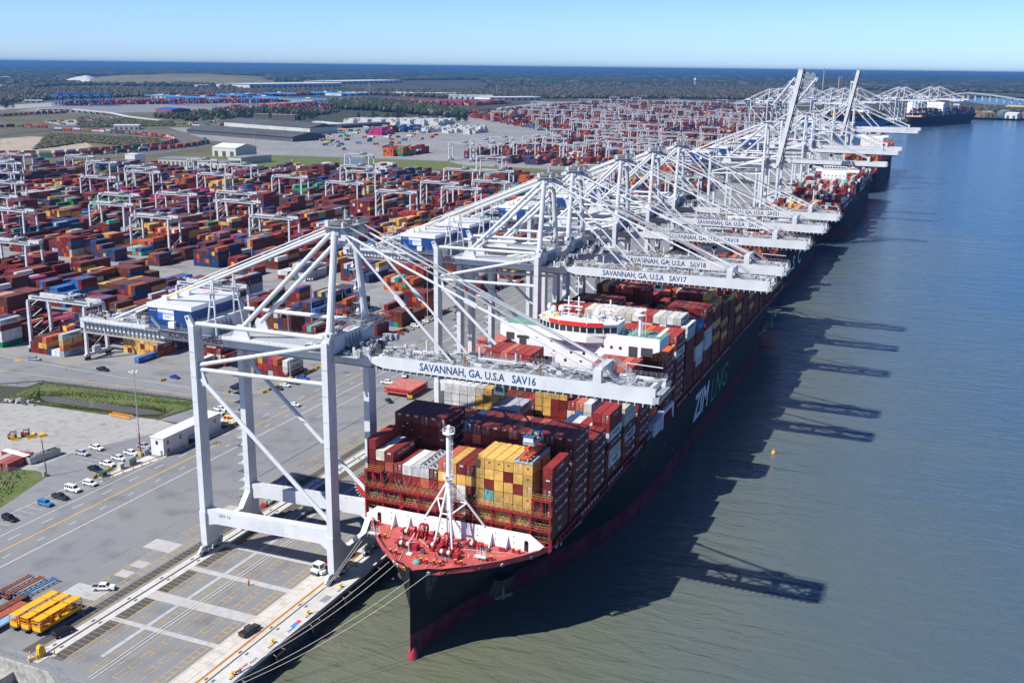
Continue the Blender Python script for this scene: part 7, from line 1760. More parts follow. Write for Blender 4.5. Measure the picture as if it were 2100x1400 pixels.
fence([(-300, 222), (-284, 224.5), (-276.5, 236)], 'lower chain link fence beside the pale road on the left', 2.0)
# bits at the rail end
t = thing('buffer_stop', 'yellow rail buffer stop with bollards around it at the landside rail end', 'buffer stop', (-184.8, 158.0, .03))
mb = MB(); mb.prism([(-1.0, 0), (1.2, 0), (.7, 2.2), (.1, 3.0), (-.6, 3.0), (-.9, 2.4)], -.45, .45, YELLOW, 'x'); mb.build('body', t)
mb = MB(); mb.boxr(-1.8, 1.8, -2.6, 1.6, 0, .12, CONC); mb.build('base', t)
for x, y, lab in ((-186.6, 160.2, 'yellow bollard behind the buffer stop, left'), (-187.0, 156.8, 'yellow bollard left of the buffer stop'), (-184.4, 156.4, 'yellow bollard in front of the buffer stop'), (-182.4, 159.6, 'yellow bollard right of the buffer stop')):
    mb = MB(); mb.lathe([(.16, 0), (.16, 1.35), (.1, 1.45), (.02, 1.47)], (0, 0, 0), YELLOW, 10); mb.boxr(-.5, .5, -.5, .5, 0, .08, CONC); tag(mb.build('safety_bollard', loc=(x, y, .03)), lab, 'bollard', 'yellow bollards at the rail end')
# quay bollards with mooring lines
BG_ = 'yellow mooring bollards on the quay edge'
for k, y in enumerate([169.7, 184.9, 199.9, 215.3, 246, 261.5, 277, 292, 308, 323, 338, 354]):
    mb = MB(); mb.lathe([(.55, 0), (.5, .15), (.3, .3), (.28, .65), (.42, .85), (.30, 1.05), (.05, 1.1)], (0, 0, 0), YELLOW, 12); mb.beam((0, 0, .9), (.55, 0, 1.0), .3, .25, YELLOW); tag(mb.build('mooring_bollard', loc=(-139.5, y, .01)), 'yellow mooring bollard on the quay edge, %s from the near end' % ORD[k], 'bollard', BG_)
def sag(p, q, s, n=14):
    p = Vector(p); q = Vector(q); out = []
    for k in range(n + 1): t_ = k / n; v_ = p.lerp(q, t_); v_.z -= s * 4 * t_ * (1 - t_); out.append(v_)
    return out
for k, (c, e, s) in enumerate((((-118.3, 204.5, 16.7), (-139.3, 169.9, .9), 1.6), ((-116.2, 203.5, 16.7), (-139.3, 169.6, .8), 2.0), ((-109.0, 202.2, 16.7), (-139.3, 160.2, .8), 2.4), ((-106.6, 202.7, 16.7), (-139.3, 157.6, .8), 2.8), ((-131.5, 213, 16.7), (-139.5, 199.9, .9), .4), ((-130.4, 212, 16.7), (-139.5, 199.7, .9), .5))):
    mb = MB(); mb.path(sag(c, e, s), .055, ROPE, 6); tag(mb.build('mooring_line'), ['upper long mooring line from the left bow chocks to the quay', 'second long mooring line from the left bow chocks', 'third long mooring line from beside the yellow chock', 'lowest long mooring line from the bow to the quay', 'short mooring line by the crane leg, outer one', 'short mooring line by the crane leg, inner one'][k], 'mooring line', 'mooring lines of the black ship')
t = thing('rope_chafe_cover', 'orange rope cover on the near mooring bollard', 'rope cover', (-139.0, 171.4, .5)); mb = MB(); mb.tube((0, -1.2, 0), (.6, 2.4, .5), .22, OR, 8); mb.tube((.3, -.6, -.1), (-.6, 1.2, -.2), .15, OR, 8); mb.build('cover', t)
# fenders on the quay face
FEN = mat('fender_rubber', (.02, .02, .022), .8, noise=.3)
for k in range(22):
    y = 168.5 + k * 15.2; t = thing('quay_fender', 'black fender panel on the quay face, %s from the near end' % ORD[k], 'fender', (-137.9, y, 0), 0, 'black fenders on the quay face')
    mb = MB(); mb.boxr(1.5, 1.9, -1.9, 1.9, -4.9, -1.2, FEN); mb.build('panel', t); mb = MB(); mb.tube((0, 0, -2.4), (1.5, 0, -2.4), .9, FEN, 14); mb.tube((0, 0, -4.0), (1.5, 0, -4.0), .7, FEN, 12); mb.build('cone', t); mb = MB(); mb.beam((0, -1.5, -.8), (1.6, -1.8, -1.3), .1, .1, GREY); mb.beam((0, 1.5, -.8), (1.6, 1.8, -1.3), .1, .1, GREY); mb.build('chain', t)
# terminal tractor with flatbed under the crane, person, buoy
def tractor(x, y, rz, lab, trailer=True):
    t = thing('terminal_tractor', lab, 'truck', (x, y, .03), rz, 'terminal tractors')
    mb = MB(); mb.boxr(-1.25, 1.25, -.2, 2.0, 1.0, 3.0, SHIPW); mb.boxr(-1.25, 1.25, -1.0, -.2, .7, 1.6, SHIPW); mb.build('cab', t)
    mb = MB(); mb.boxr(-1.1, 1.1, -.24, -.2, 1.75, 2.8, GLASS); mb.boxr(-1.29, -1.25, .1, 1.6, 1.75, 2.75, GLASS); mb.boxr(1.25, 1.29, .1, 1.6, 1.75, 2.75, GLASS); mb.build('window', t)
    mb = MB(); mb.boxr(-.9, .9, -1.2, 6, .6, .95, DGREY); mb.boxr(-1.3, 1.3, -1.3, -1.0, .4, .8, DGREY); mb.boxr(-2.0, -1.3, 1.0, 3.2, .6, 1.6, GREY); mb.boxr(1.4, 2.2, -.4, 1.4, .5, 1.3, ROOFW); mb.build('chassis', t)
    for yy in (-.4, 4.2):
        for s in (-1, 1): mb = MB(); mb.tube((s * 1.15 - .2, yy, .52), (s * 1.15 + .2, yy, .52), .52, BLACK, 12); mb.build('wheel', t)
    if trailer:
        mb = MB(); mb.boxr(-1.2, 1.2, 3.4, 15.5, 1.1, 1.4, mat('rusty_orange_steel', (.36, .11, .05), .7, noise=.3)); mb.boxr(-1.2, -.9, 3.4, 15.5, 1.4, 1.6, OR); mb.boxr(.9, 1.2, 3.4, 15.5, 1.4, 1.6, OR); mb.build('trailer_bed', t)
        for yy in (12.5, 13.8): mb = MB(); mb.tube((-1.2, yy, .52), (1.2, yy, .52), .52, BLACK, 12); mb.build('wheel', t)
tractor(-149.4, 219.0, R(-10), 'white terminal tractor with orange trailer under the nearest crane leg')
tractor(-252.5, 600, R(2), 'terminal tractor driving on the quay road beyond the second crane'); tractor(-330, 536, R(88), 'terminal tractor with an orange trailer in the cross street')
t = thing('person', 'standing worker in orange vest and helmet alone on the apron', 'person', (-162.1, 206.1, .05), R(200))
SK = mat('skin', (.35, .20, .14), .6, noise=0); VEST = mat('orange_vest', (.80, .09, .02), .7, noise=.05); TRO = mat('dark_trousers', (.02, .025, .04), .8, noise=.1)
mb = MB()
for s in (-1, 1): mb.lathe([(.07, 0), (.075, .4), (.10, .55), (.11, .85), (.12, .9)], (s * .10, 0, .02), TRO, 10); mb.box(s * .10, .06, .05, .10, .27, .1, BLACK)
mb.lathe([(.14, .82), (.17, .95), (.16, 1.15), (.21, 1.38), (.17, 1.47), (.07, 1.5), (.06, 1.56)], (0, 0, 0), VEST, 12)
for s in (-1, 1): mb.tube((s * .22, 0, 1.42), (s * .30, .03, 1.12), .06, VEST, 8, r2=.05); mb.tube((s * .30, .03, 1.12), (s * .27, .13, .86), .045, VEST, 8, r2=.035); mb.lathe([(.02, 0), (.04, .03), (.035, .1)], (s * .27, .14, .77), SK, 8)
mb.lathe([(.05, 1.53), (.09, 1.6), (.10, 1.68), (.085, 1.76), (.03, 1.8)], (0, .01, 0), SK, 12); mb.box(0, .105, 1.66, .03, .03, .05, SK)
b = mb.build('body', t); mb = MB(); mb.lathe([(.13, 1.70), (.125, 1.76), (.09, 1.84), (.02, 1.87)], (0, 0, 0), OR, 12); mb.box(0, .13, 1.71, .16, .1, .02, OR); mb.build('helmet', t)
mb = MB(); mb.lathe([(.2, -.3), (.8, 0), (.8, .5), (.35, .9), (.2, 1.5), (.05, 1.6)], (0, 0, 0), mat('buoy_orange', (.85, .36, .04), .4), 12); tag(mb.build('mooring_buoy', loc=(-53.4, 380.7, WZ)), 'small orange buoy floating in the river beside the ship shadow', 'buoy')

# ---- yellow cage trailers at the bottom left
YC = mat('cage_yellow', (.80, .43, .02), .5, noise=.1, scale=1.5); YCR = mat('cage_orange', (.65, .16, .02), .5, noise=.2, scale=2)
MESHY = mat('cage_mesh_panel', (.78, .40, .02), .5, noise=.12, scale=6)
for n_, (x, lab) in enumerate(((-199.9, 'yellow steel cage trailer farthest from the black estate car'), (-196.4, 'middle one of the three yellow steel cage trailers'), (-192.9, 'yellow steel cage trailer next to the black estate car'))):
    t = thing('cage_trailer', lab, 'cage trailer', (x, 164.0 + n_ * .2, .03), 0, 'yellow cage trailers side by side')
    mb = MB(); L = 13.2; ys = [0, 3.1, 3.5, 9.2, 9.6, L]
    mb.boxr(-1.25, 1.25, 0, L, 1.05, 1.25, YC); mb.boxr(-1.25, 1.25, -.06, 0, 1.25, 2.3, YC)
    mb.boxr(-1.28, -1.22, 0, L, 1.25, 1.9, YC); mb.boxr(1.22, 1.28, 0, L, 1.25, 1.9, YC); mb.build('bed', t)
    mb = MB()
    for a in ys:
        for s in (-1.2, 1.2): mb.boxr(s - .07, s + .07, a - .07, a + .07, 1.25, 4.1, YCR if n_ != 2 else YC)
    for a, b_ in ((0, 3.1), (3.5, 9.2), (9.6, L)):
        for s in (-1.2, 1.2):
            for z in (2.6, 3.4, 4.1): mb.beam((s, a, z), (s, b_, z), .07, .09, YC)
            mb.beam((s, a, 1.9), (s, (a + b_) / 2, 4.0), .06, .08, YCR); mb.beam((s, b_, 1.9), (s, (a + b_) / 2, 4.0), .06, .08, YCR)
        for z in (2.6, 3.4, 4.1): mb.beam((-1.2, a, z), (1.2, a, z), .07, .09, YC); mb.beam((-1.2, b_, z), (1.2, b_, z), .07, .09, YC)
        r = random.Random(n_ * 5 + int(a))
        for _ in range(5): mb.box(r.uniform(-.6, .6), r.uniform(a + .5, b_ - .5), 1.9, .5, .7, 1.1, r.choice([REDP, YC, GREY, YCR]))
    mb.build('cage', t)
    mb = MB()
    for a, b_ in ((0, 3.1), (3.5, 9.2), (9.6, L)): mb.boxr(-1.15, 1.15, a + .06, b_ - .06, 4.06, 4.09, MESHY)
    mb.build('roof_panel', t)
    for a in (.8, 2.2, 9.6, 11.2):
        mb = MB(); mb.tube((-1.2, a, .5), (1.2, a, .5), .5, BLACK, 12); mb.build('wheel', t)
    mb = MB(); mb.boxr(-.8, .8, -.6, 12.5, .75, 1.05, DGREY); mb.build('chassis', t)
CHB = mat('chassis_blue', (.06, .22, .48), .5); CHR = mat('chassis_rust_red', (.34, .09, .045), .7, noise=.3, scale=1.5)
def chassis(x, y, rz, m, lab, bed=False):
    t = thing('chassis_trailer', lab, 'trailer', (x, y, .03), rz, 'chassis trailers at the left edge')
    mb = MB()
    if bed: mb.boxr(-1.2, 1.2, 0, 12.4, 1.25, 1.5, m)
    for s in (-.45, .45): mb.boxr(s - .1, s + .1, 0, 12.4, .95, 1.25, m)
    for k in range(8): mb.boxr(-1.2 if k in (0, 7) else -.45, 1.2 if k in (0, 7) else .45, k * 1.72, k * 1.72 + .25, 1.0, 1.25, m)
    mb.boxr(-1.2, -.9, 4, 4.3, .2, 1.1, DGREY); mb.build('frame', t)
    for a in (1.2, 2.5):
        mb = MB(); mb.tube((-1.2, a, .5), (-.7, a, .5), .5, BLACK, 12); mb.tube((.7, a, .5), (1.2, a, .5), .5, BLACK, 12); mb.build('wheel', t)
chassis(-210.6, 174.5, R(-2), CHB, 'empty blue chassis trailer with long shadow near the left edge'); chassis(-214.0, 173.6, R(-1), CHR, 'empty rusty red chassis trailer beside the blue one'); chassis(-217.2, 173.0, R(0), CHR, 'second empty rusty red chassis trailer at the left edge')
chassis(-203.6, 158.5, R(0), mat('bed_light_blue', (.20, .40, .62), .5), 'light blue flatbed trailer beside the yellow cages', True); chassis(-206.6, 161.0, R(0), CHR, 'rusty red flatbed trailer left of the light blue one', True); chassis(-209.4, 163.6, R(0), mat('bed_brown', (.15, .05, .03), .7, noise=.3), 'brown flatbed trailer at the left edge below the chassis trailers', True)
# red hatch covers on the apron
HC = mat('hatch_cover_red', (.44, .15, .12), .7, noise=.25, scale=.8, stain=(.55, .42, .36), stain_amt=.4, stain_scale=.7)
HCD = mat('hatch_cover_edge_red', (.42, .03, .03), .6, noise=.2)
for n_, (x, y, lab) in enumerate(((-206.4, 374.0, 'stack of two red hatch covers on the apron, nearest the camera'), (-204.5, 462.0, 'farther stack of red hatch covers on the apron'), (-205, 446.0, 'middle stack of red hatch covers on the apron'))):
    t = thing('hatch_cover_stack', lab, 'hatch cover', (x, y, .05), 0, 'red hatch covers laid on the apron')
    for q in range(2 if n_ < 2 else 1):
        z = 1.2 + q * 1.5; mb = MB(); mb.boxr(-6.6, 6.6, -7.2, 7.2, z, z + .85, HCD); mb.boxr(-6.5, 6.5, -7.1, 7.1, z + .85, z + .9, HC)
        for k in range(6): mb.boxr(-6.5, 6.5, -6.9 + k * 2.7, -6.8 + k * 2.7, z + .9, z + .96, HCD)
        for k in range(12): mb.boxr(-6.4 + k * 1.1, -6.2 + k * 1.1, -7.26, -7.2, z + .1, z + .75, HC)
        for a in (-5, 0, 5):
            for c in (-6, 6): mb.boxr(a - .3, a + .3, c - .3, c + .3, z - 1.2 if q == 0 else z - .6, z, DGREY)
        mb.build('cover', t)
t = thing('forklift', 'yellow forklift at the right corner of the near hatch covers', 'forklift', (-200.6, 366.5, .05), R(120)); mb = MB(); mb.boxr(-1.6, 1.2, -1, 1, .6, 1.7, YELLOW); mb.boxr(-.6, .6, -.7, .7, 1.7, 2.9, GLASS); mb.boxr(1.2, 1.5, -.8, .8, .2, 3.4, DGREY); mb.build('body', t)
for a in (-1, .8):
    for b_ in (-1, 1): mb = MB(); mb.tube((a, b_ - .2, .55), (a, b_ + .2, .55), .55, BLACK, 10); mb.build('wheel', t)
# spare wheels racks / bogie machinery on the apron behind the crane
for n_, (x, y, lab) in enumerate(((-174.6, 244.0, 'rack of grey twistlock gear on a pale slab, right one'), (-189.4, 252.0, 'rack of grey twistlock gear beside the landside rail, left one'), (-193.5, 262.0, 'rack of grey twistlock gear farther along the rail'))):
    t = thing('twistlock_rack', lab, 'gear rack', (x, y, .04), R(3), 'racks of lashing gear on the apron'); mb = MB(); mb.boxr(-1.2, 1.2, -.4, 8.4, .2, .45, DGREY)
    for k in range(9):
        for s in (-.7, .7): mb.boxr(s - .35, s + .35, k * .9, k * .9 + .5, .45, 1.1, GREY)
    mb.build('frame', t); mb = MB(); mb.boxr(-1.3, 1.3, 8.6, 12.2, .3, 1.9, mat('cream_cabinet', (.5, .5, .42), .5)); mb.boxr(-.9, .9, -2.2, -.9, .2, .9, REDP); mb.build('cabinet', t)
# orange chassis parked in the cross street
for n_, (x, y, rz) in enumerate(((-318, 520, 92), (-345, 527, 91))):
    chassis(x, y, R(rz), OR, 'orange chassis trailer in the cross street, %s one' % ('nearer', 'farther')[n_])

# ================================================================== FAR BUILDINGS AND LANDMARKS
WHS = mat('warehouse_white', (.62, .63, .63), .6, noise=.04, scale=.02); DKR = mat('dark_shed_roof', (.075, .08, .085), .7, noise=.15, scale=.03); SHW_ = mat('shed_wall_pale', (.46, .47, .45), .7, noise=.1, scale=.05)
OFFW = mat('office_cream', (.50, .48, .42), .7, noise=.1, scale=.1)
def shed(p, q, depth, h, lab, wall=WHS, roof=WHS, ridge=1.5, doors=6, name='warehouse', cat_='warehouse', group=None):
    """long building between ground points p and q, depth away from the camera"""
    p = Vector((*p, 0)); q = Vector((*q, 0)); d = q - p; L = d.length; a = math.atan2(d.y, d.x)
    t = thing(name, lab, cat_, (p.x, p.y, 0), a, group)
    mb = MB(); mb.boxr(0, L, 0, depth, 0, h, wall); mb.build('wall', t)
    mb = MB(); e = L * .004 + .3; mb.prism([(-e, h + .02), (-e, h + .5), (depth / 2, h + ridge + .5), (depth + e, h + .5), (depth + e, h + .02)], -e, L + e, roof, 'x')
    for k in range(12): x = L * (k + .5) / 12; mb.boxr(x - .4, x + .4, depth * .5 - 1, depth * .5 + 1, h + ridge * .9, h + ridge + 1.2, GREY)
    mb.build('roof', t)
    for k in range(doors): x = L * (k + .5) / doors; mb = MB(); mb.boxr(x - L / doors * .22, x + L / doors * .22, -.25, -.02, 0, h * .62, DGREY); mb.build('door', t)
    return t
shed((-1407.5, 1679.9), (-1104.6, 1597.3), 78, 8, 'nearer long dark roofed cargo shed with open front', DGREY, DKR, 7, 16)
shed((-1473.1, 1878.6), (-1192.8, 1785.7), 70, 13, 'farther long dark roofed cargo shed', SHW_, DKR, 7, 0)
shed((-1032.5, 1285.6), (-987.4, 1282.3), 46, 13, 'pale gabled shed with an open end left of the yard offices', mat('shed_cream', (.55, .55, .50), .7), mat('shed_roof_pale', (.60, .61, .60), .6), 5, 3)
shed((-1003.6, 1135.5), (-955.4, 1146.8), 40, 8, 'cream flat roofed yard office with columns, left one', OFFW, mat('flat_roof_grey', (.20, .21, .22), .8), .3, 8, 'office_building', 'building')
shed((-931.9, 1128.0), (-888.1, 1129.7), 34, 8, 'cream flat roofed yard office in the middle of the row', OFFW, mat('flat_roof_grey', (.20, .21, .22), .8), .3, 5, 'office_building', 'building')
shed((-933.0, 1193.8), (-908.6, 1190.9), 60, 9, 'long cream yard office behind the middle one', OFFW, mat('flat_roof_grey', (.20, .21, .22), .8), .3, 4, 'office_building', 'building')
shed((-1020.8, 1092.5), (-1005.2, 1093.5), 20, 16, 'white tower shaped plant building at the yard edge', WHS, WHS, .5, 3, 'plant_building', 'building')
shed((-3768.1, 5050.8), (-3671.1, 5865.5), 260, 22, 'huge white distribution warehouse on the left horizon', WHS, WHS, 1, 18)
shed((-4133.9, 6605.7), (-4203.6, 7636.7), 300, 20, 'white distribution warehouse right of the huge one', WHS, WHS, 1, 12)
shed((-2418.5, 4273.3), (-2120.9, 4368.0), 160, 14, 'long white warehouse before the woods, left one', WHS, WHS, 1, 10)
shed((-2024.4, 4075.0), (-1855.0, 4150.3), 140, 14, 'long white warehouse before the woods, middle one', WHS, WHS, 1, 8)
shed((-1782.7, 3964.4), (-1644.6, 4178.2), 120, 13, 'low white warehouse before the woods, right one', WHS, WHS, 1, 8)
shed((-2573.9, 4110.2), (-2514.9, 4397.8), 120, 12, 'white warehouse behind the rail terminal', WHS, WHS, 1, 6)
shed((-4451.6, 3944.9), (-4466.8, 4103.5), 120, 12, 'white warehouse among the trees at the left edge', WHS, WHS, 1, 4)
shed((-6866.0, 6094.4), (-6980.5, 6481.0), 300, 14, 'white industrial roof near the horizon at the left edge', WHS, WHS, 1, 4)
shed((-3397.7, 3344.7), (-3372.3, 3371.7), 40, 9, 'small white building left of the blue gantries', WHS, WHS, 1, 2)
shed((-2890.9, 2653.5), (-2851.2, 2689.6), 60, 7, 'low pale roof left of the blue gantries', SHW_, WHS, 1, 3)
shed((-2955.7, 3330.6), (-2876.8, 3322.8), 50, 12, 'white roofed building with a dark front by the mound', SHW_, WHS, 1, 3)
shed((-4021.0, 4911.0), (-3980.7, 4966.8), 60, 14, 'pale works building behind the rail terminal', SHW_, WHS, 1, 3)
shed((-1651.7, 2223.5), (-1528.2, 2224.0), 26, 12, 'dark low office block among the trees', mat('dark_brick', (.09, .07, .06), .8), mat('flat_roof_grey', (.20, .21, .22), .8), .3, 10, 'office_building', 'building')
shed((-2015.6, 2285.4), (-1946.4, 2266.3), 60, 14, 'brick building with a bright blue roof by the rail terminal', mat('red_brick', (.26, .08, .06), .8), mat('bright_blue_roof', (.03, .10, .50), .5), 3, 4, 'brick_building', 'building')
shed((-1611.0, 1698.3), (-1570.0, 1726.3), 40, 8, 'long pale roof beside the curved train', SHW_, mat('shed_roof_pale', (.60, .61, .60), .6), 1, 5)
shed((-1384.7, 2082.4), (-1267.7, 2020.5), 26, 7, 'white long low office with many windows right of the trees', OFFW, WHS, .4, 9, 'office_building', 'building')
shed((-1248.1, 1989.1), (-1218.1, 2149.8), 40, 7, 'dark canopy shed before the white boxes', DGREY, DKR, 1, 8)
shed((-2419.7, 13597.1), (-1793.9, 13344.6), 300, 16, 'white industrial roof behind the half raised booms', WHS, WHS, 1, 4)
shed((-5174.0, 12758.2), (-5100.9, 12979.5), 300, 20, 'white building in the woods near the horizon, centre', WHS, WHS, 1, 3)
shed((-1255.8, 54897.2), (941.4, 54259.5), 900, 30, 'long white warehouse on the right horizon', WHS, WHS, 1, 8)
shed((-3831.1, 16824.1), (-3368.0, 18226.3), 500, 20, 'white sheds in the woods behind the water tower', WHS, WHS, 1, 6)
RST = mat('rusty_shed', (.22, .13, .08), .8, noise=.3, scale=.05)
for n_, (a, b_, lab, w, rf) in enumerate((((8.2, 3606.4), (49.6, 3598.3), 'rusty brown riverside works, left one', RST, RST), ((52.4, 3600.3), (77.4, 3619.1), 'tan riverside shed in the middle', mat('tan_shed', (.34, .26, .16), .8), mat('tan_shed', (.34, .26, .16), .8)),
        ((85.3, 3746.3), (101.6, 3717.4), 'blue grey riverside shed', mat('blue_grey_shed', (.16, .22, .27), .7), mat('blue_grey_shed', (.16, .22, .27), .7)), ((103.4, 3562.0), (136.5, 3549.3), 'low white riverside shed by the jetty', WHS, WHS), ((141.9, 3590.6), (163.8, 3569.6), 'dark brown riverside works at the right edge', RST, RST), ((122.9, 4355.7), (200.0, 4256.1), 'long yellow riverside roof at the right edge', mat('yellow_roof', (.55, .42, .16), .7), mat('yellow_roof', (.55, .42, .16), .7)))):
    shed(a, b_, 40, 14, lab, w, rf, 4, 2, 'riverside_shed', 'shed')
# grey elevator tower, chimneys, water tower, silos
t = thing('elevator_tower', 'tall grey industrial tower behind the nearest raised booms', 'tower', (*site(1658, 205), 0)); TG = mat('tower_grey', (.26, .28, .30), .7, noise=.1, scale=.05)
mb = MB(); mb.boxr(-26, 26, -14, 14, 0, 118, TG); mb.boxr(-20, -6, -10, 10, 118, 126, TG); mb.boxr(6, 20, -10, 10, 118, 124, TG); mb.build('wall', t)
mb = MB(); [mb.tube((x, 0, 118), (x, 0, 138), .8, DGREY, 6) for x in (-22, -4, 8, 22)]; [mb.boxr(-26.3, 26.3, -14.3, -14, z, z + 1.5, DGREY) for z in (30, 60, 90, 112)]; mb.build('aerial', t)
for u, v, h, lab, rd in ((1687, 186, 140, 'slim brown and white chimney right of the grey tower', 5), (1719, 190, 95, 'cream coloured chimney, left of the pair', 5), (1723, 190, 98, 'cream coloured chimney, right of the pair', 5)):
    t = thing('chimney_stack', lab, 'chimney', (*site(u, v), 0), 0, 'chimneys behind the far quay'); mb = MB(); mb.tube((0, 0, 0), (0, 0, h), rd, mat('chimney_cream', (.42, .36, .28), .8), 12, r2=rd * .7); mb.build('shaft', t); mb = MB(); mb.tube((0, 0, h), (0, 0, h + 6), rd * .75, mat('chimney_band', (.26, .08, .05), .8), 12); mb.build('cap', t)
t = thing('water_tower', 'white water tower rising over the woods, centre right', 'water tower', (*site(1425, 177), 0)); mb = MB()
for a in range(6): mb.tube((9 * math.cos(a * 1.047), 9 * math.sin(a * 1.047), 0), (6 * math.cos(a * 1.047), 6 * math.sin(a * 1.047), 44), .9, ROOFW, 6)
mb.tube((0, 0, 0), (0, 0, 44), 1.4, ROOFW, 8); mb.build('leg', t); mb = MB(); mb.lathe([(2, 40), (8, 43), (10.5, 48), (10.5, 54), (8, 59), (2, 62), (.3, 63)], (0, 0, 0), ROOFW, 16); mb.build('tank', t)
for k, (u, v) in enumerate(((1750, 157.5), (1777, 156), (1844, 156), (1500, 153))):
    t = thing('water_tower', 'tiny water tower on the skyline, %s from the left' % ORD[(1, 2, 3, 0)[k]], 'water tower', (*site(u, v), 0)); mb = MB(); mb.tube((0, 0, 0), (0, 0, 70), 3, ROOFW, 8); mb.build('leg', t); mb = MB(); mb.lathe([(3, 68), (16, 74), (18, 84), (10, 94), (1, 97)], (0, 0, 0), ROOFW, 12); mb.build('tank', t)
t = thing('storage_tank', 'big white cylindrical tank behind the farthest ship', 'tank', (*site(1873, 232), 0)); mb = MB(); mb.lathe([(22, 0), (22, 34), (14, 38), (.5, 40)], (0, 0, 0), ROOFW, 24); mb.build('shell', t)
# lattice pylons
def pylon(u, v, h, lab):
    t = thing('power_pylon', lab, 'pylon', (*site(u, v), 0), 0, 'power pylons in the distance'); mb = MB()
    for sx in (-1, 1):
        for sy in (-1, 1): mb.tube((sx * 4, sy * 4, 0), (sx * .6, sy * .6, h), .35, GREY, 4)
    for k in range(6): z0, z1 = h * k / 6, h * (k + 1) / 6; w0, w1 = 4 - 3.4 * k / 6, 4 - 3.4 * (k + 1) / 6; [mb.tube((sx * w0, -w0, z0), (-sx * w1, -w1, z1), .2, GREY, 4) for sx in (-1, 1)]
    mb.build('tower', t); mb = MB(); [mb.beam((-9, 0, z), (9, 0, z), .5, .5, GREY) for z in (h * .72, h * .86)]; mb.build('cross_arm', t)
for k, (u, v, h) in enumerate(((216, 200, 60), (304, 186, 70), (397, 183, 75), (464, 190, 60), (538, 188, 60), (665, 190, 62), (758, 196, 60), (1019, 196, 55), (1341, 178, 60), (1378, 176, 60), (1700, 200, 60), (2018, 226, 60), (2028, 226, 60), (2040, 226, 50))): pylon(u, v, h, 'lattice power pylon in the distance, %s from the left' % ORD[k])
# road bridge over the far channel
t = thing('road_bridge', 'long low pale road bridge crossing the water at the right horizon', 'bridge', (0, 0, 0)); BC = mat('bridge_concrete', (.48, .47, .44), .8, noise=.05); mb = MB()
bp = [(*site(1936, 200.5), 6), (*site(1955, 201.5), 20), (*site(1985, 203), 30), (*site(2030, 206), 26), (*site(2075, 210), 18), (*site(2130, 216), 10)]
for a, b_ in zip(bp, bp[1:]): mb.beam(a, b_, 16, 5, BC)
mb.build('deck', t)
for a, b_ in zip(bp, bp[1:]):
    for f in (0, .33, .66):
        p = Vector(a).lerp(Vector(b_), f); mb = MB(); mb.boxr(p.x - 4, p.x + 4, p.y - 4, p.y + 4, WZ, p.z - 2.6, BC); mb.build('pier', t)
# elevated road left
t = thing('road_viaduct', 'pale concrete viaduct with dark pillars in the left distance', 'bridge', (0, 0, 0)); pts = [(-2290.9, 2144.5), (-2265.3, 2241.9), (-2069.2, 2171.7), (-1909.0, 2063.1), (-1738.8, 1986.1)]
mb = MB(); [mb.beam((*a, 9 - 1.5 * i), (*b_, 9 - 1.5 * (i + 1)), 14, 2, BC) for i, (a, b_) in enumerate(zip(pts, pts[1:]))]; mb.build('deck', t)
for i, (a, b_) in enumerate(zip(pts[:-1], pts[1:])):
    for f in range(6): x = a[0] + (b_[0] - a[0]) * f / 6; y = a[1] + (b_[1] - a[1]) * f / 6; mb = MB(); mb.boxr(x - 1, x + 1, y - 5, y + 5, 0, 7 - 1.5 * i, BC); mb.build('pillar', t)
# goods trains
TRC = [C_ORANGE, C_MAROON, C_ORANGE, C_NAVY, C_GREY, C_PINK, C_MAROON, C_GREEN, C_RED, C_WHITE, C_ORANGE, C_BROWN]
def train(pts, lab, seed, step=20.5, stack=2):
    r = random.Random(seed); n = 0; P2 = [Vector((*p, 0)) for p in pts]; acc = 0
    out = []
    for a, b_ in zip(P2, P2[1:]):
        L = (b_ - a).length; d = (b_ - a) / L; s = acc
        while s < L: out.append((a + d * s, math.atan2(d.y, d.x))); s += step
        acc = s - L
    for i, (p, an) in enumerate(out):
        t = thing('rail_wagon', '%s wagon of the %s' % (ORD[i], lab), 'rail wagon', (p.x, p.y, .2), an, 'wagons of ' + lab)
        mb = MB(); mb.boxr(-9, 9, -1.3, 1.3, .7, 1.3, DGREY); [mb.tube((x, -1, .5), (x, 1, .5), .5, BLACK, 8) for x in (-7.5, -6, 6, 7.5)]; mb.build('frame', t)
        for k in range(stack): c = r.choice(TRC); mb = MB(); mb.boxr(-8, 8, -1.25, 1.25, 1.3 + k * 2.8, 4.0 + k * 2.8, PM[c]); mb.build('container', t)
train([(-1257.9, 1101.6), (-1207.3, 1141.3), (-1181.6, 1258.8), (-1171.0, 1332.8), (-1176.2, 1415.0), (-1198.9, 1480.5), (-1257.7, 1544.3)], 'nearest container train on the left', 1)
train([(-1297.2, 1136.7), (-1239.7, 1181.5), (-1221.5, 1301.8), (-1219.2, 1388.3), (-1265.2, 1480.7), (-1357.7, 1573.9)], 'second container train on the left', 2)
train([(-1662.9, 1603.2), (-1579.4, 1621.1), (-1439.2, 1587.7), (-1347.2, 1548.5), (-1273.1, 1490.0)], 'train curving in from the left', 3)
train([(-1843.3, 1622.8), (-1825.7, 1656.6), (-1756.2, 1661.5)], 'short train at the left edge, lower one', 4)
train([(-2198.8, 1939.3), (-2223.7, 2052.6), (-2220.1, 2162.8)], 'short train at the left edge, upper one', 5)
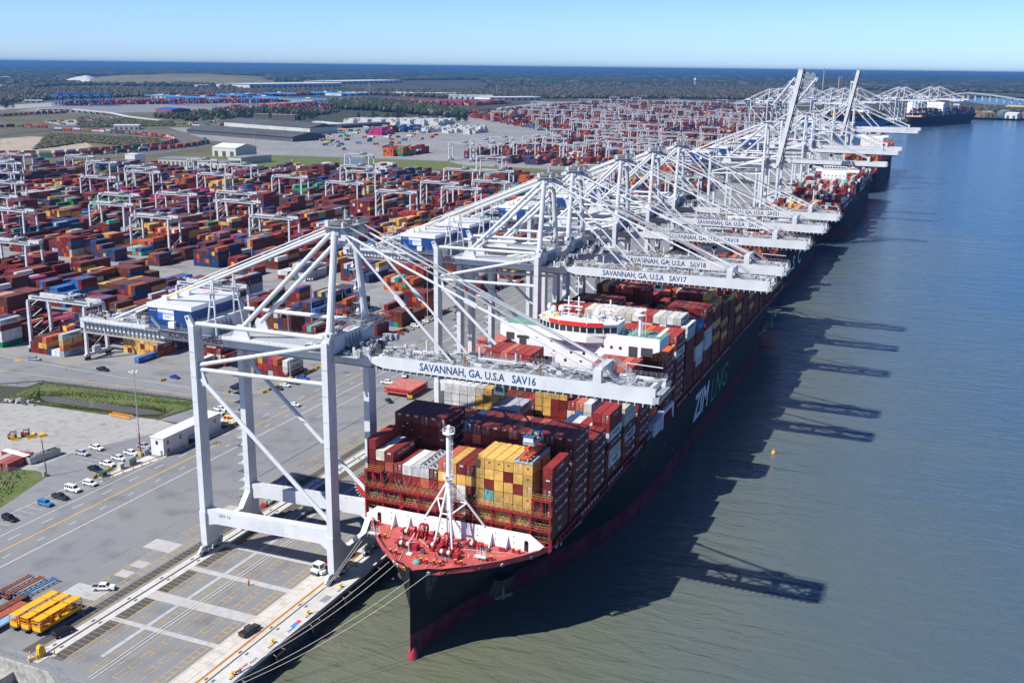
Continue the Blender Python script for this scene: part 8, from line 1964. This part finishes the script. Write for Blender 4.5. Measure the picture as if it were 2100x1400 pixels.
# lorries and trailers scattered over the open grounds: small, far, each its own thing
def lorry(p, an, c, lab, grp):
    t = thing('parked_lorry', lab, 'lorry', (*p, .15), an, grp); mb = MB(); mb.boxr(-6, 5, -1.25, 1.25, 1.1, 3.8, PM[c]); mb.build('load', t); mb = MB(); mb.boxr(5.4, 7.6, -1.2, 1.2, .6, 3.2, PM[C_WHITE if c != C_WHITE else C_RED]); mb.build('cab', t); mb = MB(); [mb.tube((x, -1.2, .5), (x, 1.2, .5), .5, BLACK, 8) for x in (-4.5, -3, 4, 6.6)]; mb.build('wheel', t); return t
proto_l = {}
LT = [C_WHITE, C_ORANGE, C_RED, C_MAROON, C_NAVY, C_GREY, C_BLUE, C_GREEN, C_YELLOW]
r = random.Random(55); n_ = 0
for poly, cnt_, nm in (([(-1523.3, 2087.3), (-1062.3, 2162.4), (-904.5, 1739.7), (-888.8, 1414.4), (-1075.3, 1630.8), (-1201.0, 1894.9)], 110, 'open lorry park in the centre'), ([(-1564.3, 1815.5), (-1400.9, 1884.2), (-1523.3, 2087.3), (-1676.5, 2031.1)], 34, 'lorry park left of the sheds'), ([(-1956.3, 2487.9), (-1655.1, 2490.8), (-1757.9, 2645.9), (-2066.0, 2663.0)], 30, 'rail terminal forecourt'), ([(-1946.3, 1836.1), (-1963.4, 2084.9), (-1828.5, 1948.4), (-1808.9, 1759.1)], 24, 'grey lot left of the highway')):
    f = polyfn(poly)
    for k in range(cnt_):
        c = r.choice(LT); p = f(r); an = r.choice([0, 0, R(90), R(12), R(80)]); n_ += 1
        lab = '%s lorry parked in the %s, %s there' % (CNAME[c], nm, ORD[k])
        if c not in proto_l: proto_l[c] = lorry(p, an, c, lab, 'lorries in the open lots')
        else: dup(proto_l[c], (*p, .15), an, lab)
# trees one can tell apart near the sheds
TRM = mat('bark', (.09, .07, .055), .9)
def tree(kind, seed):
    r = random.Random(seed); t = thing('pine_tree' if kind else 'bare_tree', 't', 'tree', (0, 0, 0)); h = 15
    mb = MB(); mb.tube((0, 0, 0), (0, 0, h * .8), .45, TRM, 7, r2=.12)
    for _ in range(12): z = r.uniform(4, h * .8); a = r.uniform(0, 6.28); w = r.uniform(1.5, 4); mb.tube((0, 0, z), (w * math.cos(a), w * math.sin(a), z + r.uniform(1, 3)), .12, TRM, 4, r2=.04)
    mb.build('trunk', t); V_ = []; F_ = []; C_ = []; cols = PINE if kind else BARE
    for _ in range(420):
        a = r.uniform(0, 6.28); z = r.uniform(.3, 1); w = (1 - abs(z - .6) * 1.3) * 5.2 * math.sqrt(r.random()); x, y, zz = w * math.cos(a), w * math.sin(a), z * h; s = r.uniform(.4, 1.0); i = len(V_)
        for q in range(3): b_ = r.uniform(0, 6.28); V_.append((x + s * math.cos(b_), y + s * math.sin(b_), zz + r.uniform(-s, s)))
        F_.append((i, i + 1, i + 2)); C_.append(r.choice(cols))
    me = bpy.data.meshes.new('crown'); me.from_pydata(V_, [], F_); at = me.attributes.new('col', 'FLOAT_COLOR', 'FACE'); at.data.foreach_set('color', [v for c in C_ for v in (*c, 1)]); me.materials.append(LEAFM); me.update()
    o = bpy.data.objects.new('crown', me); COL.objects.link(o); o.parent = t; return t
tp = [tree(1, 1), tree(0, 2)]; used_t = [False, False]; r = random.Random(66); cn = [0, 0]
for poly, n1, where in (([(-1719.8, 2112.9), (-1456.2, 2190.3), (-1572.7, 2412.3), (-1778.8, 2395.5), (-1800.8, 2239.9)], 46, 'belt behind the cargo sheds'), ([(-2505.7, 2212.5), (-2478.4, 2234.8), (-2753.4, 2484.8), (-2845.6, 2515.1)], 14, 'clump at the left edge'), ([(-1399.4, 2231.3), (-1092.2, 2288.8), (-1168.4, 2457.0), (-1293.5, 2489.1), (-1476.0, 2353.8)], 30, 'edge of the dark grove')):
    f = polyfn(poly)
    for _ in range(n1):
        k = 0 if r.random() < .6 else 1; cn[k] += 1; p = f(r); s = r.uniform(.8, 1.5); lab = '%s tree, %s in the %s' % (('dark evergreen', 'bare grey')[k], ORD[cn[k] - 1], where)
        if not used_t[k]: tp[k].location = (*p, 0); tp[k].scale = (s,) * 3; tp[k]['label'] = lab; tp[k]['group'] = 'trees between the sheds and the rail terminal'; used_t[k] = True
        else: dup(tp[k], (*p, 0), r.uniform(0, 6), lab, 'trees between the sheds and the rail terminal', scale=s)

# ------------------------------------------------------------------ the hazy air over the land
hm = bpy.data.materials.new('haze_air'); hm.use_nodes = True; nt = hm.node_tree; nt.nodes.clear()
mo = nt.nodes.new('ShaderNodeOutputMaterial'); pv = nt.nodes.new('ShaderNodeVolumePrincipled')
pv.inputs['Color'].default_value = (.12, .34, .70, 1); pv.inputs['Density'].default_value = 5.5e-5; pv.inputs['Anisotropy'].default_value = .2
nt.links.new(pv.outputs[0], mo.inputs['Volume'])
mb = MB(); mb.boxr(-60000, 60000, -400, 60000, -9.5, 152, hm); hz = mb.build('haze'); hz['kind'] = 'stuff'

flush_containers(300)
